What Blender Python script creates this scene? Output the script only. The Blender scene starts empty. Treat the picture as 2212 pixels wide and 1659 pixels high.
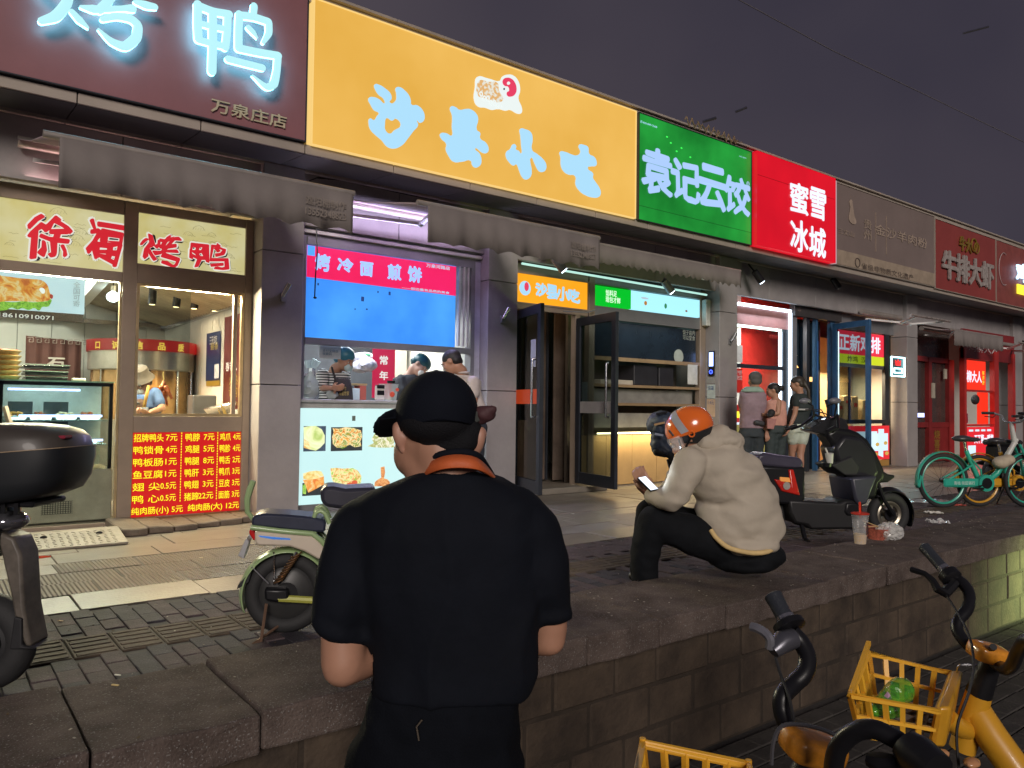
import bpy, bmesh, math, random
from mathutils import Vector, Matrix, noise
random.seed(7)
sc = bpy.context.scene
COL = sc.collection
R = math.radians

# ---------------------------------------------------------------- camera, sky, light, exposure
cam_data = bpy.data.cameras.new('camera')
cam = bpy.data.objects.new('camera', cam_data); COL.objects.link(cam)
cam_data.sensor_fit = 'HORIZONTAL'; cam_data.sensor_width = 36.0
cam_data.lens = 36.0 * 1662.0 / 2212.0
cam_data.clip_start = 0.05; cam_data.clip_end = 800
yaw, pitch, roll = R(52.4), R(1.67), R(0.72)
Fv = Vector((math.cos(yaw) * math.cos(pitch), math.sin(yaw) * math.cos(pitch), math.sin(pitch)))
R0 = Vector((math.sin(yaw), -math.cos(yaw), 0)); U0 = R0.cross(Fv)
Rv = R0 * math.cos(roll) + U0 * math.sin(roll); Uv = U0 * math.cos(roll) - R0 * math.sin(roll)
cam.matrix_world = Matrix(((Rv.x, Uv.x, -Fv.x, 0), (Rv.y, Uv.y, -Fv.y, 0), (Rv.z, Uv.z, -Fv.z, 1.03), (0, 0, 0, 1)))
sc.camera = cam

world = bpy.data.worlds.new('World'); sc.world = world; world.use_nodes = True
nt = world.node_tree; nt.nodes.clear()
wo = nt.nodes.new('ShaderNodeOutputWorld'); bg = nt.nodes.new('ShaderNodeBackground')
tc = nt.nodes.new('ShaderNodeTexCoord'); nz = nt.nodes.new('ShaderNodeTexNoise'); nz.inputs['Scale'].default_value = 1.3
nz.inputs['Detail'].default_value = 4
rp = nt.nodes.new('ShaderNodeValToRGB')
rp.color_ramp.elements[0].position = 0.3; rp.color_ramp.elements[0].color = (0.020, 0.019, 0.034, 1)
rp.color_ramp.elements[1].position = 0.75; rp.color_ramp.elements[1].color = (0.066, 0.055, 0.066, 1)
nt.links.new(tc.outputs['Generated'], nz.inputs['Vector']); nt.links.new(nz.outputs['Fac'], rp.inputs['Fac'])
nt.links.new(rp.outputs['Color'], bg.inputs['Color']); nt.links.new(bg.outputs['Background'], wo.inputs['Surface'])
bg.inputs['Strength'].default_value = 1.08

sun_d = bpy.data.lights.new('street_light', 'SUN'); sun_d.energy = 1.75; sun_d.angle = R(20); sun_d.color = (1.0, 0.90, 0.83)
sun = bpy.data.objects.new('street_light', sun_d); COL.objects.link(sun)
sun.rotation_euler = Vector((0.48, 0.80, -0.34)).to_track_quat('-Z', 'Y').to_euler()

sc.view_settings.view_transform = 'Standard'; sc.view_settings.look = 'None'
sc.view_settings.exposure = 0.18; sc.view_settings.gamma = 1; sc.view_settings.use_curve_mapping = False
sc.cycles.max_bounces = 8; sc.cycles.transparent_max_bounces = 24; sc.cycles.use_denoising = True
sc.cycles.caustics_reflective = False; sc.cycles.caustics_refractive = False
sc.cycles.sample_clamp_indirect = 4

# ---------------------------------------------------------------- materials
MATS = {}
def mat(name, col, rough=0.6, metal=0.0, bump=0.0, bscale=60, var=0.18, vscale=5, coat=0.0, col2=None, alpha=1.0, spec=0.5, speck=0, wave=None):
    if name in MATS: return MATS[name]
    m = bpy.data.materials.new(name); m.use_nodes = True; n = m.node_tree; b = n.nodes['Principled BSDF']
    b.inputs['Roughness'].default_value = rough; b.inputs['Metallic'].default_value = metal
    b.inputs['Coat Weight'].default_value = coat; b.inputs['Alpha'].default_value = alpha
    b.inputs['Specular IOR Level'].default_value = spec
    t = n.nodes.new('ShaderNodeTexCoord')
    nz = n.nodes.new('ShaderNodeTexNoise'); nz.inputs['Scale'].default_value = vscale; nz.inputs['Detail'].default_value = 6; nz.inputs['Roughness'].default_value = 0.65
    n.links.new(t.outputs['Object'], nz.inputs['Vector'])
    r = n.nodes.new('ShaderNodeValToRGB')
    c2 = col2 or tuple(c * (1 + var) for c in col[:3]); c1 = tuple(c * (1 - var) for c in col[:3]) if not col2 else col
    r.color_ramp.elements[0].position = 0.32; r.color_ramp.elements[0].color = (*c1[:3], 1)
    r.color_ramp.elements[1].position = 0.68; r.color_ramp.elements[1].color = (*c2[:3], 1)
    n.links.new(nz.outputs['Fac'], r.inputs['Fac']); out = r.outputs['Color']
    if speck:
        v = n.nodes.new('ShaderNodeTexNoise'); v.inputs['Scale'].default_value = 170; v.inputs['Detail'].default_value = 2
        n.links.new(t.outputs['Object'], v.inputs['Vector'])
        mr = n.nodes.new('ShaderNodeMapRange'); mr.inputs[1].default_value = 0.60; mr.inputs[2].default_value = 0.72
        n.links.new(v.outputs['Fac'], mr.inputs[0])
        mx = n.nodes.new('ShaderNodeMixRGB'); mx.inputs[2].default_value = (speck, speck * .95, speck * .9, 1)
        n.links.new(mr.outputs[0], mx.inputs[0]); n.links.new(out, mx.inputs[1]); out = mx.outputs[0]
    n.links.new(out, b.inputs['Base Color'])
    hs = None
    if bump:
        n2 = n.nodes.new('ShaderNodeTexNoise'); n2.inputs['Scale'].default_value = bscale; n2.inputs['Detail'].default_value = 5
        n.links.new(t.outputs['Object'], n2.inputs['Vector']); hs = n2.outputs['Fac']
    if wave:
        w = n.nodes.new('ShaderNodeTexWave'); w.bands_direction = wave[0]; w.inputs['Scale'].default_value = wave[1]
        n.links.new(t.outputs['Object'], w.inputs['Vector']); hs = w.outputs['Fac']; bump = wave[2]
    if hs is not None:
        bp = n.nodes.new('ShaderNodeBump'); bp.inputs['Strength'].default_value = min(1, bump); bp.inputs['Distance'].default_value = 0.006 if not wave else 0.01
        n.links.new(hs, bp.inputs['Height']); n.links.new(bp.outputs['Normal'], b.inputs['Normal'])
    MATS[name] = m; return m

def emi(name, col, s=1.0, col2=None, scale=1.5, lo=0.35, hi=0.7):
    if name in MATS: return MATS[name]
    m = bpy.data.materials.new(name); m.use_nodes = True; n = m.node_tree; b = n.nodes['Principled BSDF']
    b.inputs['Base Color'].default_value = (*[c * .12 for c in col], 1); b.inputs['Roughness'].default_value = 0.35
    b.inputs['Emission Color'].default_value = (*col, 1); b.inputs['Emission Strength'].default_value = s
    if col2:
        t = n.nodes.new('ShaderNodeTexCoord'); nz = n.nodes.new('ShaderNodeTexNoise'); nz.inputs['Scale'].default_value = scale; nz.inputs['Detail'].default_value = 5
        r = n.nodes.new('ShaderNodeValToRGB'); r.color_ramp.elements[0].position = lo; r.color_ramp.elements[1].position = hi
        r.color_ramp.elements[0].color = (*col, 1); r.color_ramp.elements[1].color = (*col2, 1)
        n.links.new(t.outputs['Object'], nz.inputs['Vector']); n.links.new(nz.outputs['Fac'], r.inputs['Fac'])
        n.links.new(r.outputs['Color'], b.inputs['Emission Color'])
    MATS[name] = m; return m

def food(name, cols, s=0.8, scale=9):
    """a printed, back-lit picture of food: hard-edged colour patches"""
    m = bpy.data.materials.new(name); m.use_nodes = True; n = m.node_tree; b = n.nodes['Principled BSDF']
    t = n.nodes.new('ShaderNodeTexCoord'); v = n.nodes.new('ShaderNodeTexNoise'); v.inputs['Scale'].default_value = scale; v.inputs['Detail'].default_value = 3; v.inputs['Distortion'].default_value = 2.2
    r = n.nodes.new('ShaderNodeValToRGB'); r.color_ramp.interpolation = 'LINEAR'
    k = len(cols)
    while len(r.color_ramp.elements) < k: r.color_ramp.elements.new(0.5)
    for i, c in enumerate(cols):
        r.color_ramp.elements[i].position = 0.3 + 0.4 * i / (k - 1); r.color_ramp.elements[i].color = (*c, 1)
    n.links.new(t.outputs['Object'], v.inputs['Vector']); n.links.new(v.outputs['Fac'], r.inputs['Fac'])
    n.links.new(r.outputs['Color'], b.inputs['Emission Color']); b.inputs['Base Color'].default_value = (.05, .04, .03, 1)
    b.inputs['Emission Strength'].default_value = s
    return m

def glassm(name, tint=(0.8, 0.85, 0.85), rough=0.02, transp=0.88):
    if name in MATS: return MATS[name]
    m = bpy.data.materials.new(name); m.use_nodes = True; n = m.node_tree; n.nodes.remove(n.nodes['Principled BSDF'])
    tr = n.nodes.new('ShaderNodeBsdfTransparent'); tr.inputs[0].default_value = (*tint, 1)
    gl = n.nodes.new('ShaderNodeBsdfGlossy'); gl.inputs['Roughness'].default_value = rough
    fr = n.nodes.new('ShaderNodeFresnel'); fr.inputs[0].default_value = 1.45
    mx = n.nodes.new('ShaderNodeMixShader'); ge = n.nodes.new('ShaderNodeNewGeometry'); mu = n.nodes.new('ShaderNodeMath'); mu.operation = 'MULTIPLY'; iv = n.nodes.new('ShaderNodeMath'); iv.operation = 'SUBTRACT'; iv.inputs[0].default_value = 1
    n.links.new(ge.outputs['Backfacing'], iv.inputs[1]); n.links.new(iv.outputs[0], mu.inputs[0]); n.links.new(fr.outputs[0], mu.inputs[1])
    n.links.new(mu.outputs[0], mx.inputs[0]); n.links.new(tr.outputs[0], mx.inputs[1]); n.links.new(gl.outputs[0], mx.inputs[2])
    n.links.new(mx.outputs[0], n.nodes['Material Output'].inputs[0])
    MATS[name] = m; return m

STONE = mat('grey_stone_cladding', (0.30, 0.28, 0.275), 0.5, bump=.15, bscale=90, var=.14, vscale=2.2)
STONE2 = mat('pale_stone_band', (0.36, 0.31, 0.26), 0.55, bump=.12, var=.12, vscale=2)
SOFFIT = mat('dark_soffit_metal', (0.10, 0.10, 0.105), 0.45, var=.2, vscale=2)
MORTAR = mat('mortar', (0.05, 0.045, 0.042), 0.9, bump=.4)
COPING = mat('coping_granite', (0.062, 0.046, 0.040), 0.9, bump=1, bscale=120, vscale=6, col2=(.140, .108, .093), speck=0.24, spec=.2)
BLOCK = mat('wall_block', (0.030, 0.021, 0.015), 0.85, bump=.9, bscale=45, vscale=4.5, col2=(.085, .060, .040))
BRICK = mat('paving_brick', (0.072, 0.052, 0.056), 0.82, spec=.25, bump=.5, bscale=70, var=.3, vscale=6, speck=0.15)
TACT = mat('tactile_tile', (0.085, 0.064, 0.046), 0.8, spec=.25, bump=.5, bscale=70, var=.3, vscale=6)
SLAB = mat('paving_slab', (0.21, 0.188, 0.155), 0.33, bump=.4, bscale=80, var=.16, vscale=3.5)
RIB = mat('ribbed_slab', (0.20, 0.18, 0.15), 0.36, var=.14, vscale=3.5, wave=('X', 14, 1.0))
STREET = mat('street_brick', (0.05, 0.045, 0.04), 0.75, bump=.6, var=.35)
FRAME = mat('bronze_frame', (0.30, 0.235, 0.18), 0.4, metal=.2, var=.08)
FRAMEG = mat('grey_frame', (0.26, 0.26, 0.27), 0.4, metal=.4, var=.08)
DARKF = mat('dark_door_frame', (0.035, 0.04, 0.05), 0.35, metal=.3)
BLUEF = mat('blue_door_frame', (0.04, 0.12, 0.24), 0.4, metal=.2)
REDF = mat('red_shop_frame', (0.45, 0.03, 0.025), 0.4)
WHITEP = mat('white_wall_panel', (0.62, 0.62, 0.56), 0.5, var=.06, vscale=2)
BLACK = mat('black_plastic', (0.009, 0.009, 0.011), 0.36, spec=.35, var=.2)
BLACKM = mat('black_matt', (0.014, 0.014, 0.016), 0.7, var=.3)
RUBBER = mat('tyre_rubber', (0.02, 0.02, 0.021), 0.75, bump=.3)
STEEL = mat('steel', (0.55, 0.55, 0.56), 0.25, metal=1)
WOODP = mat('tan_counter_board', (0.42, 0.28, 0.13), 0.5, var=.08)
CANVAS = mat('awning_canvas', (0.205, 0.178, 0.166), 0.8, bump=.2, bscale=200, var=.10, vscale=2.5)
CANVAS2 = mat('awning_canvas_lit', (0.58, 0.46, 0.50), 0.8, var=.08)  # canopy cloth; glow on its underside put into a raised colour
SKIN = mat('skin', (0.42, 0.22, 0.145), 0.5, var=.06, vscale=9)
HAIR = mat('dark_hair', (0.016, 0.014, 0.014), 0.5, bump=.5, bscale=140)
GLASS = glassm('window_glass')
WHITEL = emi('white_light', (0.75, 0.9, 1.0), 5.0)
WARML = emi('warm_light', (1.0, 0.75, 0.35), 4.0)

# ---------------------------------------------------------------- helpers
def setp(o, label=None, cat=None, group=None, kind=None):
    if label: o['label'] = label
    if cat: o['category'] = cat
    if group: o['group'] = group
    if kind: o['kind'] = kind
    return o
def thing(name, label, cat, loc=(0, 0, 0), rz=0, group=None, scale=1.0, kind=None):
    o = bpy.data.objects.new(name, None); COL.objects.link(o); o.empty_display_size = .1
    o.location = loc; o.rotation_euler = (0, 0, rz); o.scale = (scale,) * 3
    return setp(o, label, cat, group, kind)
def absloc(p):
    v = Vector((0, 0, 0))
    while p is not None: v += Vector(p.location); p = p.parent
    return v
def link(name, me, m, parent=None, world=True, smooth=False):
    o = bpy.data.objects.new(name, me); COL.objects.link(o)
    if m is not None and not me.materials: me.materials.append(m)
    if smooth:
        for p in me.polygons: p.use_smooth = True
    if parent is not None:
        o.parent = parent
        if world: me.transform(Matrix.Translation(-absloc(parent)))
    return o

class MB:
    def __init__(s): s.bm = bmesh.new()
    def box(s, x0, x1, y0, y1, z0, z1, bev=0.0, mtx=None):
        vs = [s.bm.verts.new((x, y, z)) for x in (x0, x1) for y in (y0, y1) for z in (z0, z1)]
        fs = [(0, 1, 3, 2), (4, 6, 7, 5), (0, 4, 5, 1), (2, 3, 7, 6), (0, 2, 6, 4), (1, 5, 7, 3)]
        ff = [s.bm.faces.new([vs[i] for i in f]) for f in fs]
        if mtx is not None: bmesh.ops.transform(s.bm, matrix=mtx, verts=vs)
        if bev:
            es = list({e for f in ff for e in f.edges})
            bmesh.ops.bevel(s.bm, geom=es, offset=bev, segments=1, affect='EDGES')
        return s
    def beam(s, a, b, w, h=None, up=(0, 0, 1)):
        """box bar from a to b, w wide, h high"""
        a, b = Vector(a), Vector(b); d = b - a; L = d.length; h = h or w
        z = d.normalized(); u = Vector(up)
        if abs(z.dot(u)) > .98: u = Vector((1, 0, 0))
        x = u.cross(z).normalized(); y = z.cross(x)
        m = Matrix(((x.x, y.x, z.x, a.x), (x.y, y.y, z.y, a.y), (x.z, y.z, z.z, a.z), (0, 0, 0, 1)))
        return s.box(-w / 2, w / 2, -h / 2, h / 2, 0, L, mtx=m)
    def tube(s, pts, r, seg=8, closed=False, flat=None):
        pts = [Vector(p) for p in pts]; n = len(pts)
        rr = r if isinstance(r, (list, tuple)) else [r] * n
        rings = []; prev = None
        for i, p in enumerate(pts):
            a = pts[i - 1] if (i > 0 or closed) else p; b = pts[(i + 1) % n] if (i < n - 1 or closed) else p
            t = (b - a).normalized()
            if prev is None:
                u = Vector((0, 0, 1)) if abs(t.z) < .9 else Vector((1, 0, 0)); x = t.cross(u).normalized()
            else:
                x = (prev - t * prev.dot(t)).normalized()
            prev = x; y = t.cross(x)
            ring = [s.bm.verts.new(p + (x * math.cos(2 * math.pi * k / seg) + y * math.sin(2 * math.pi * k / seg)) * rr[i]) for k in range(seg)]
            rings.append(ring)
        m = n if closed else n - 1
        for i in range(m):
            A, B = rings[i], rings[(i + 1) % n]
            for k in range(seg): s.bm.faces.new((A[k], A[(k + 1) % seg], B[(k + 1) % seg], B[k]))
        if not closed:
            s.bm.faces.new(rings[0][::-1]); s.bm.faces.new(rings[-1])
        return s
    def lathe(s, prof, org=(0, 0, 0), axis=(0, 0, 1), seg=20, cap=True):
        """prof: list of (radius, height along axis)"""
        o = Vector(org); z = Vector(axis).normalized(); u = Vector((1, 0, 0)) if abs(z.x) < .9 else Vector((0, 1, 0))
        x = u.cross(z).normalized(); y = z.cross(x); rings = []
        for (r, h) in prof:
            rings.append([s.bm.verts.new(o + z * h + (x * math.cos(2 * math.pi * k / seg) + y * math.sin(2 * math.pi * k / seg)) * max(r, 1e-4)) for k in range(seg)])
        for A, B in zip(rings, rings[1:]):
            for k in range(seg): s.bm.faces.new((A[k], A[(k + 1) % seg], B[(k + 1) % seg], B[k]))
        if cap:
            s.bm.faces.new(rings[0][::-1]); s.bm.faces.new(rings[-1])
        return s
    def torus(s, c, axis, R_, r, seg=36, rs=8):
        z = Vector(axis).normalized(); u = Vector((0, 0, 1)) if abs(z.z) < .9 else Vector((1, 0, 0)); x = u.cross(z).normalized(); y = z.cross(x)
        return s.tube([Vector(c) + (x * math.cos(2 * math.pi * k / seg) + y * math.sin(2 * math.pi * k / seg)) * R_ for k in range(seg)], r, rs, closed=True)
    def ell(s, c, rad, sub=3, mtx=None):
        g = bmesh.ops.create_icosphere(s.bm, subdivisions=sub, radius=1)['verts']
        M = Matrix.Translation(Vector(c)) @ (mtx.to_4x4() if mtx else Matrix.Identity(4)) @ Matrix.Diagonal((*rad, 1))
        bmesh.ops.transform(s.bm, matrix=M, verts=g); return s
    def plate(s, pts, y0, y1):
        """polygon given in (x, z), front face at y0, back at y1"""
        A = [s.bm.verts.new((p[0], y0, p[1])) for p in pts]; B = [s.bm.verts.new((p[0], y1, p[1])) for p in pts]
        n = len(pts)
        try:
            s.bm.faces.new(A); s.bm.faces.new(B[::-1])
            for i in range(n): s.bm.faces.new((A[i], B[i], B[(i + 1) % n], A[(i + 1) % n]))
        except ValueError: pass
        return s
    def prism(s, pts, d):
        """closed polygon of 3-D points pushed along the vector d"""
        d = Vector(d); A = [s.bm.verts.new(Vector(p)) for p in pts]; B = [s.bm.verts.new(Vector(p) + d) for p in pts]; n = len(pts)
        s.bm.faces.new(A); s.bm.faces.new(B[::-1])
        for i in range(n): s.bm.faces.new((A[i], B[i], B[(i + 1) % n], A[(i + 1) % n]))
        return s
    def build(s, name, m, parent=None, world=True, smooth=False, bevel=0, sub=0):
        bmesh.ops.recalc_face_normals(s.bm, faces=s.bm.faces)
        me = bpy.data.meshes.new(name); s.bm.to_mesh(me); s.bm.free()
        o = link(name, me, m, parent, world, smooth)
        if bevel:
            b = o.modifiers.new('edge', 'BEVEL'); b.width = bevel; b.segments = 2; b.limit_method = 'ANGLE'
        if sub:
            b = o.modifiers.new('round', 'SUBSURF'); b.levels = sub; b.render_levels = sub
        if smooth and not sub:
            me.set_sharp_from_angle(angle=R(40))
        return o
def box(name, x0, x1, y0, y1, z0, z1, m, parent=None, bev=0.0):
    return MB().box(x0, x1, y0, y1, z0, z1, bev).build(name, m, parent)

def light(name, loc, size, power, col, rot=(0, 0, 0), sy=None, spread=None):
    l = bpy.data.lights.new(name, 'AREA'); l.energy = power; l.color = col; l.size = size
    if spread: l.spread = spread
    if sy: l.shape = 'RECTANGLE'; l.size_y = sy
    o = bpy.data.objects.new(name, l); COL.objects.link(o); o.location = loc; o.rotation_euler = rot
    return o

def text_mesh(body, bold=0.0, shear=0.0, depth=0.0, spacing=1.0, space_line=1.0):
    c = bpy.data.curves.new('lettering', 'FONT'); c.body = body; c.offset = bold; c.shear = shear; c.extrude = depth
    c.space_character = spacing; c.space_line = space_line; c.resolution_u = 2
    o = bpy.data.objects.new('lettering', c); COL.objects.link(o)
    dg = bpy.context.evaluated_depsgraph_get(); dg.update()
    me = bpy.data.meshes.new_from_object(o.evaluated_get(dg))
    bpy.data.objects.remove(o); bpy.data.curves.remove(c)
    return me
def text(body, bxz, y, m, parent, bold=0.0, shear=0.0, depth=0.0, name='lettering', spacing=1.0, thick=0.0, jitter=0, flip=False):
    """lettering standing in the plane y, facing -Y, fitted into (x0, x1, z0, z1)"""
    me = text_mesh(body, 0.0, shear, 0.0, spacing); me.name = name
    if not me.vertices: return None
    xs = [v.co.x for v in me.vertices]; ys = [v.co.y for v in me.vertices]
    ax, bx, ay, by = min(xs), max(xs), min(ys), max(ys); x0, x1, z0, z1 = bxz
    for v in me.vertices:
        u = (v.co.x - ax) / (bx - ax); w = (v.co.y - ay) / (by - ay)
        if flip: u = 1 - u
        X = x0 + (x1 - x0) * u; Z = z0 + (z1 - z0) * w
        if jitter:
            X += (noise.noise(Vector((X * 9, Z * 9, 1)))) * jitter; Z += (noise.noise(Vector((X * 9, Z * 9, 7)))) * jitter
        v.co = (X, y, Z)
    me.materials.clear()
    if bold >= .01:      # heavier strokes: the same glyphs laid in a small ring, each a hair further back
        n = len([c for c in body if c not in ' \n']); rows_ = body.count('\n') + 1
        r_ = bold * .9 * (z1 - z0) / rows_
        src = bmesh.new(); src.from_mesh(me); big = bmesh.new(); tmp = bpy.data.meshes.new('t'); K = 8 if bold > .025 else 6
        for k in range(K + 1):
            a = 2 * math.pi * k / K; q = bmesh.new(); q.from_mesh(me)
            if k < K: bmesh.ops.translate(q, vec=(r_ * math.cos(a), .0002 * (k + 1), r_ * math.sin(a)), verts=q.verts[:])
            q.to_mesh(tmp); q.free(); big.from_mesh(tmp)
        big.to_mesh(me); big.free(); src.free(); bpy.data.meshes.remove(tmp)
    if thick:
        b = bmesh.new(); b.from_mesh(me); r = bmesh.ops.extrude_face_region(b, geom=b.faces[:])
        vs = [g for g in r['geom'] if isinstance(g, bmesh.types.BMVert)]; bmesh.ops.translate(b, vec=(0, -thick, 0), verts=vs)
        b.to_mesh(me); b.free()
    return link(name, me, m, parent)
def text_x(body, byz, x, m, parent, bold=0.0, name='lettering'):
    """lettering on a wall facing -X, running towards -Y"""
    me = text_mesh(body, 0.0); me.name = name
    xs = [v.co.x for v in me.vertices]; ys = [v.co.y for v in me.vertices]
    ax, bx, ay, by = min(xs), max(xs), min(ys), max(ys); y0, y1, z0, z1 = byz
    for v in me.vertices:
        v.co = (x, y1 - (y1 - y0) * (v.co.x - ax) / (bx - ax), z0 + (z1 - z0) * (v.co.y - ay) / (by - ay))
    me.materials.clear()
    return link(name, me, m, parent)
def shape(name, outline, y, m, parent, holes=(), thick=0.01, smooth=1):
    """flat filled shape from an (x, z) outline, facing -Y, as a filled 2-D curve"""
    c = bpy.data.curves.new(name, 'CURVE'); c.dimensions = '2D'; c.fill_mode = 'BOTH'; c.extrude = thick / 2; c.resolution_u = 4
    for poly in [outline] + list(holes):
        sp = c.splines.new('BEZIER' if smooth else 'POLY')
        if smooth:
            sp.bezier_points.add(len(poly) - 1)
            for b, p in zip(sp.bezier_points, poly):
                b.co = (p[0], p[1], 0); b.handle_left_type = b.handle_right_type = 'AUTO'
        else:
            sp.points.add(len(poly) - 1)
            for b, p in zip(sp.points, poly): b.co = (p[0], p[1], 0, 1)
        sp.use_cyclic_u = True
    o = bpy.data.objects.new(name, c); COL.objects.link(o)
    dg = bpy.context.evaluated_depsgraph_get(); dg.update()
    me = bpy.data.meshes.new_from_object(o.evaluated_get(dg)); bpy.data.objects.remove(o); bpy.data.curves.remove(c)
    for v in me.vertices: v.co = (v.co.x, y - v.co.z, v.co.y)
    me.materials.clear(); me.name = name
    return link(name, me, m, parent)

def blob(name, prims, m, parent, voxel=0.012, smooth=4, wr=0.0, wrs=8.0, wrst=(1, 1, 1)):
    """organic body: closed shells merged into ONE continuous surface"""
    b = MB()
    for p in prims:
        if p[0] == 'e':
            b.ell(p[1], p[2], 3, p[3] if len(p) > 3 else None)
        elif p[0] == 'c':
            a, ra, c, rc = Vector(p[1]), p[2], Vector(p[3]), p[4]
            b.ell(a, (ra,) * 3, 2); b.ell(c, (rc,) * 3, 2)
            if (c - a).length > 1e-4: b.tube([a, c], [ra, rc], 16)
        elif p[0] == 'l':   # loft of ellipses: (centre, half-width, half-depth) along the view-square axes
            rings = []
            for (c, rx, ry) in p[1]:
                c = Vector(c); ring = []
                for k in range(24):
                    a = 2 * math.pi * k / 24; ca, sa = math.cos(a), math.sin(a)
                    ca = math.copysign(abs(ca) ** .8, ca); sa = math.copysign(abs(sa) ** .8, sa)
                    ring.append(b.bm.verts.new(c + AX * (rx * ca) + AY * (ry * sa)))
                rings.append(ring)
            for A, B in zip(rings, rings[1:]):
                for k in range(24): b.bm.faces.new((A[k], A[(k + 1) % 24], B[(k + 1) % 24], B[k]))
            b.bm.faces.new(rings[0][::-1]); b.bm.faces.new(rings[-1])
    bmesh.ops.recalc_face_normals(b.bm, faces=b.bm.faces)
    me = bpy.data.meshes.new(name); b.bm.to_mesh(me); b.bm.free()
    o = bpy.data.objects.new(name, me); COL.objects.link(o)
    r = o.modifiers.new('r', 'REMESH'); r.mode = 'VOXEL'; r.voxel_size = voxel; r.adaptivity = 0
    s = o.modifiers.new('s', 'SMOOTH'); s.factor = .5; s.iterations = smooth
    dg = bpy.context.evaluated_depsgraph_get(); dg.update()
    me2 = bpy.data.meshes.new_from_object(o.evaluated_get(dg)); bpy.data.objects.remove(o); bpy.data.meshes.remove(me)
    me2.name = name
    if wr:
        ns = [v.normal.copy() for v in me2.vertices]
        for v, nn in zip(me2.vertices, ns):
            q = Vector((v.co.x * wrst[0], v.co.y * wrst[1], v.co.z * wrst[2])) * wrs
            k = noise.noise(q) + .5 * noise.noise(q * 2.3 + Vector((3, 1, 7)))
            k = 1 - abs(k) * 2.4      # creases are ridges, not bumps
            v.co += nn * (wr * k)
    me2.materials.clear()
    return link(name, me2, m, parent, smooth=True)
AX = Vector((math.sin(yaw), -math.cos(yaw), 0)); AY = Vector((math.cos(yaw), math.sin(yaw), 0)); AZ = Vector((0, 0, 1))
def off(p, a=0, b=0, c=0): return Vector(p) + AX * a + AY * b + AZ * c
def frame_rot(fwd, up=(0, 0, 1)):
    """rotation whose +Y is fwd, +X to the figure's right"""
    y = Vector(fwd).normalized(); x = y.cross(Vector(up)).normalized(); z = x.cross(y)
    return Matrix(((x.x, y.x, z.x), (x.y, y.y, z.y), (x.z, y.z, z.z)))
# ================================================================ ground
plaza = box('plaza', -12, 60, 2.45, 30, -0.5, -0.006, MORTAR); setp(plaza, kind='structure')
street = box('street', -30, 60, -40, 2.45, -0.7, -0.565, MORTAR); setp(street, kind='structure')
def piece_mesh(name, sx, sy, h, m, bev=.004, ribs=0):
    b = MB(); b.box(-sx / 2, sx / 2, -sy / 2, sy / 2, 0, h, bev)
    if ribs:
        for k in range(ribs):
            y = -sy / 2 + sy * (k + .5) / ribs; b.box(-sx / 2 + .010, sx / 2 - .010, y - .017, y + .017, h - .001, h + .0035, .003)
    bmesh.ops.recalc_face_normals(b.bm, faces=b.bm.faces)
    me = bpy.data.meshes.new(name); b.bm.to_mesh(me); b.bm.free(); me.materials.append(m); return me
def lay(name, me, x, y, z, parent, tilt=.006):
    o = bpy.data.objects.new(name, me); COL.objects.link(o); o.parent = parent
    o.location = (x, y, z + random.uniform(-.0025, .0025)); o.rotation_euler = (random.uniform(-tilt, tilt), random.uniform(-tilt, tilt), random.uniform(-.006, .006)); return o
BR2 = mat('paving_brick_dark', (0.040, 0.036, 0.044), 0.8, spec=.25, bump=.5, bscale=70, var=.3, vscale=6, speck=.13)
bmeshes = [piece_mesh('brick', .083, .159, .02, BRICK, .003), piece_mesh('brick', .083, .159, .02, BR2, .003)]
tmesh = piece_mesh('tactile_tile', .168, .305, .02, TACT, ribs=5)
spots = []
for col in range(-6, 148):
    x = .565 + (col - 1) * .087
    for j in range(3):
        spots.append((x, 3.92 + .163 * j + (.0815 if col % 2 else 0) - .02))
    for j in range(5):
        spots.append((x, 3.44 - .163 * j - (.0815 if col % 2 else 0) + .02))
spots = [s for s in spots if s[1] > 2.86 and s[1] < 4.24]
spots.sort(key=lambda s: s[0] * .61 + s[1] * .79)
for i, (x, y) in enumerate(spots[:285]): lay('brick', bmeshes[random.random() < .35], x, y, -.018, plaza, .007)
rest = MB()
for (x, y) in spots[285:]: rest.box(x - .0415, x + .0415, y - .079, y + .079, -.018, .002 + random.uniform(-.002, .002), .003)
setp(rest.build('far_brick', BRICK, plaza), kind='stuff')
for k in range(-4, 62): lay('tactile_tile', tmesh, .605 + .174 * k, 3.672, -.019, plaza, .006)
random.seed(11)
smes = {}
SL2 = mat('paving_slab_brown', (0.20, 0.172, 0.14), 0.38, bump=.5, var=.2, vscale=3)
rows = [(4.31, 4.68, 0), (4.68, 4.99, 1), (4.99, 5.29, 1), (5.29, 5.60, 2), (5.60, 5.95, 0), (5.95, 6.40, 0), (6.40, 6.85, 0), (6.85, 7.2, 0)]
for r_, (y0, y1, k) in enumerate(rows):
    w = .62 if k == 0 else .46; x = -1.2 + .17 * r_
    while x < 19.5:
        rib = (k == 1 and x < 4.0) or (k == 2 and .45 < x < 2.6) or (k == 1 and random.random() < .5)
        key = (round(w, 2), round(y1 - y0, 2), rib, random.random() < .4)
        if key not in smes: smes[key] = piece_mesh('slab', key[0] - .006, key[1] - .006, .02, RIB if rib else (SL2 if key[3] else SLAB), .003)
        lay('slab', smes[key], x + w / 2, (y0 + y1) / 2, -.0185, plaza, .0035); x += w
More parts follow.
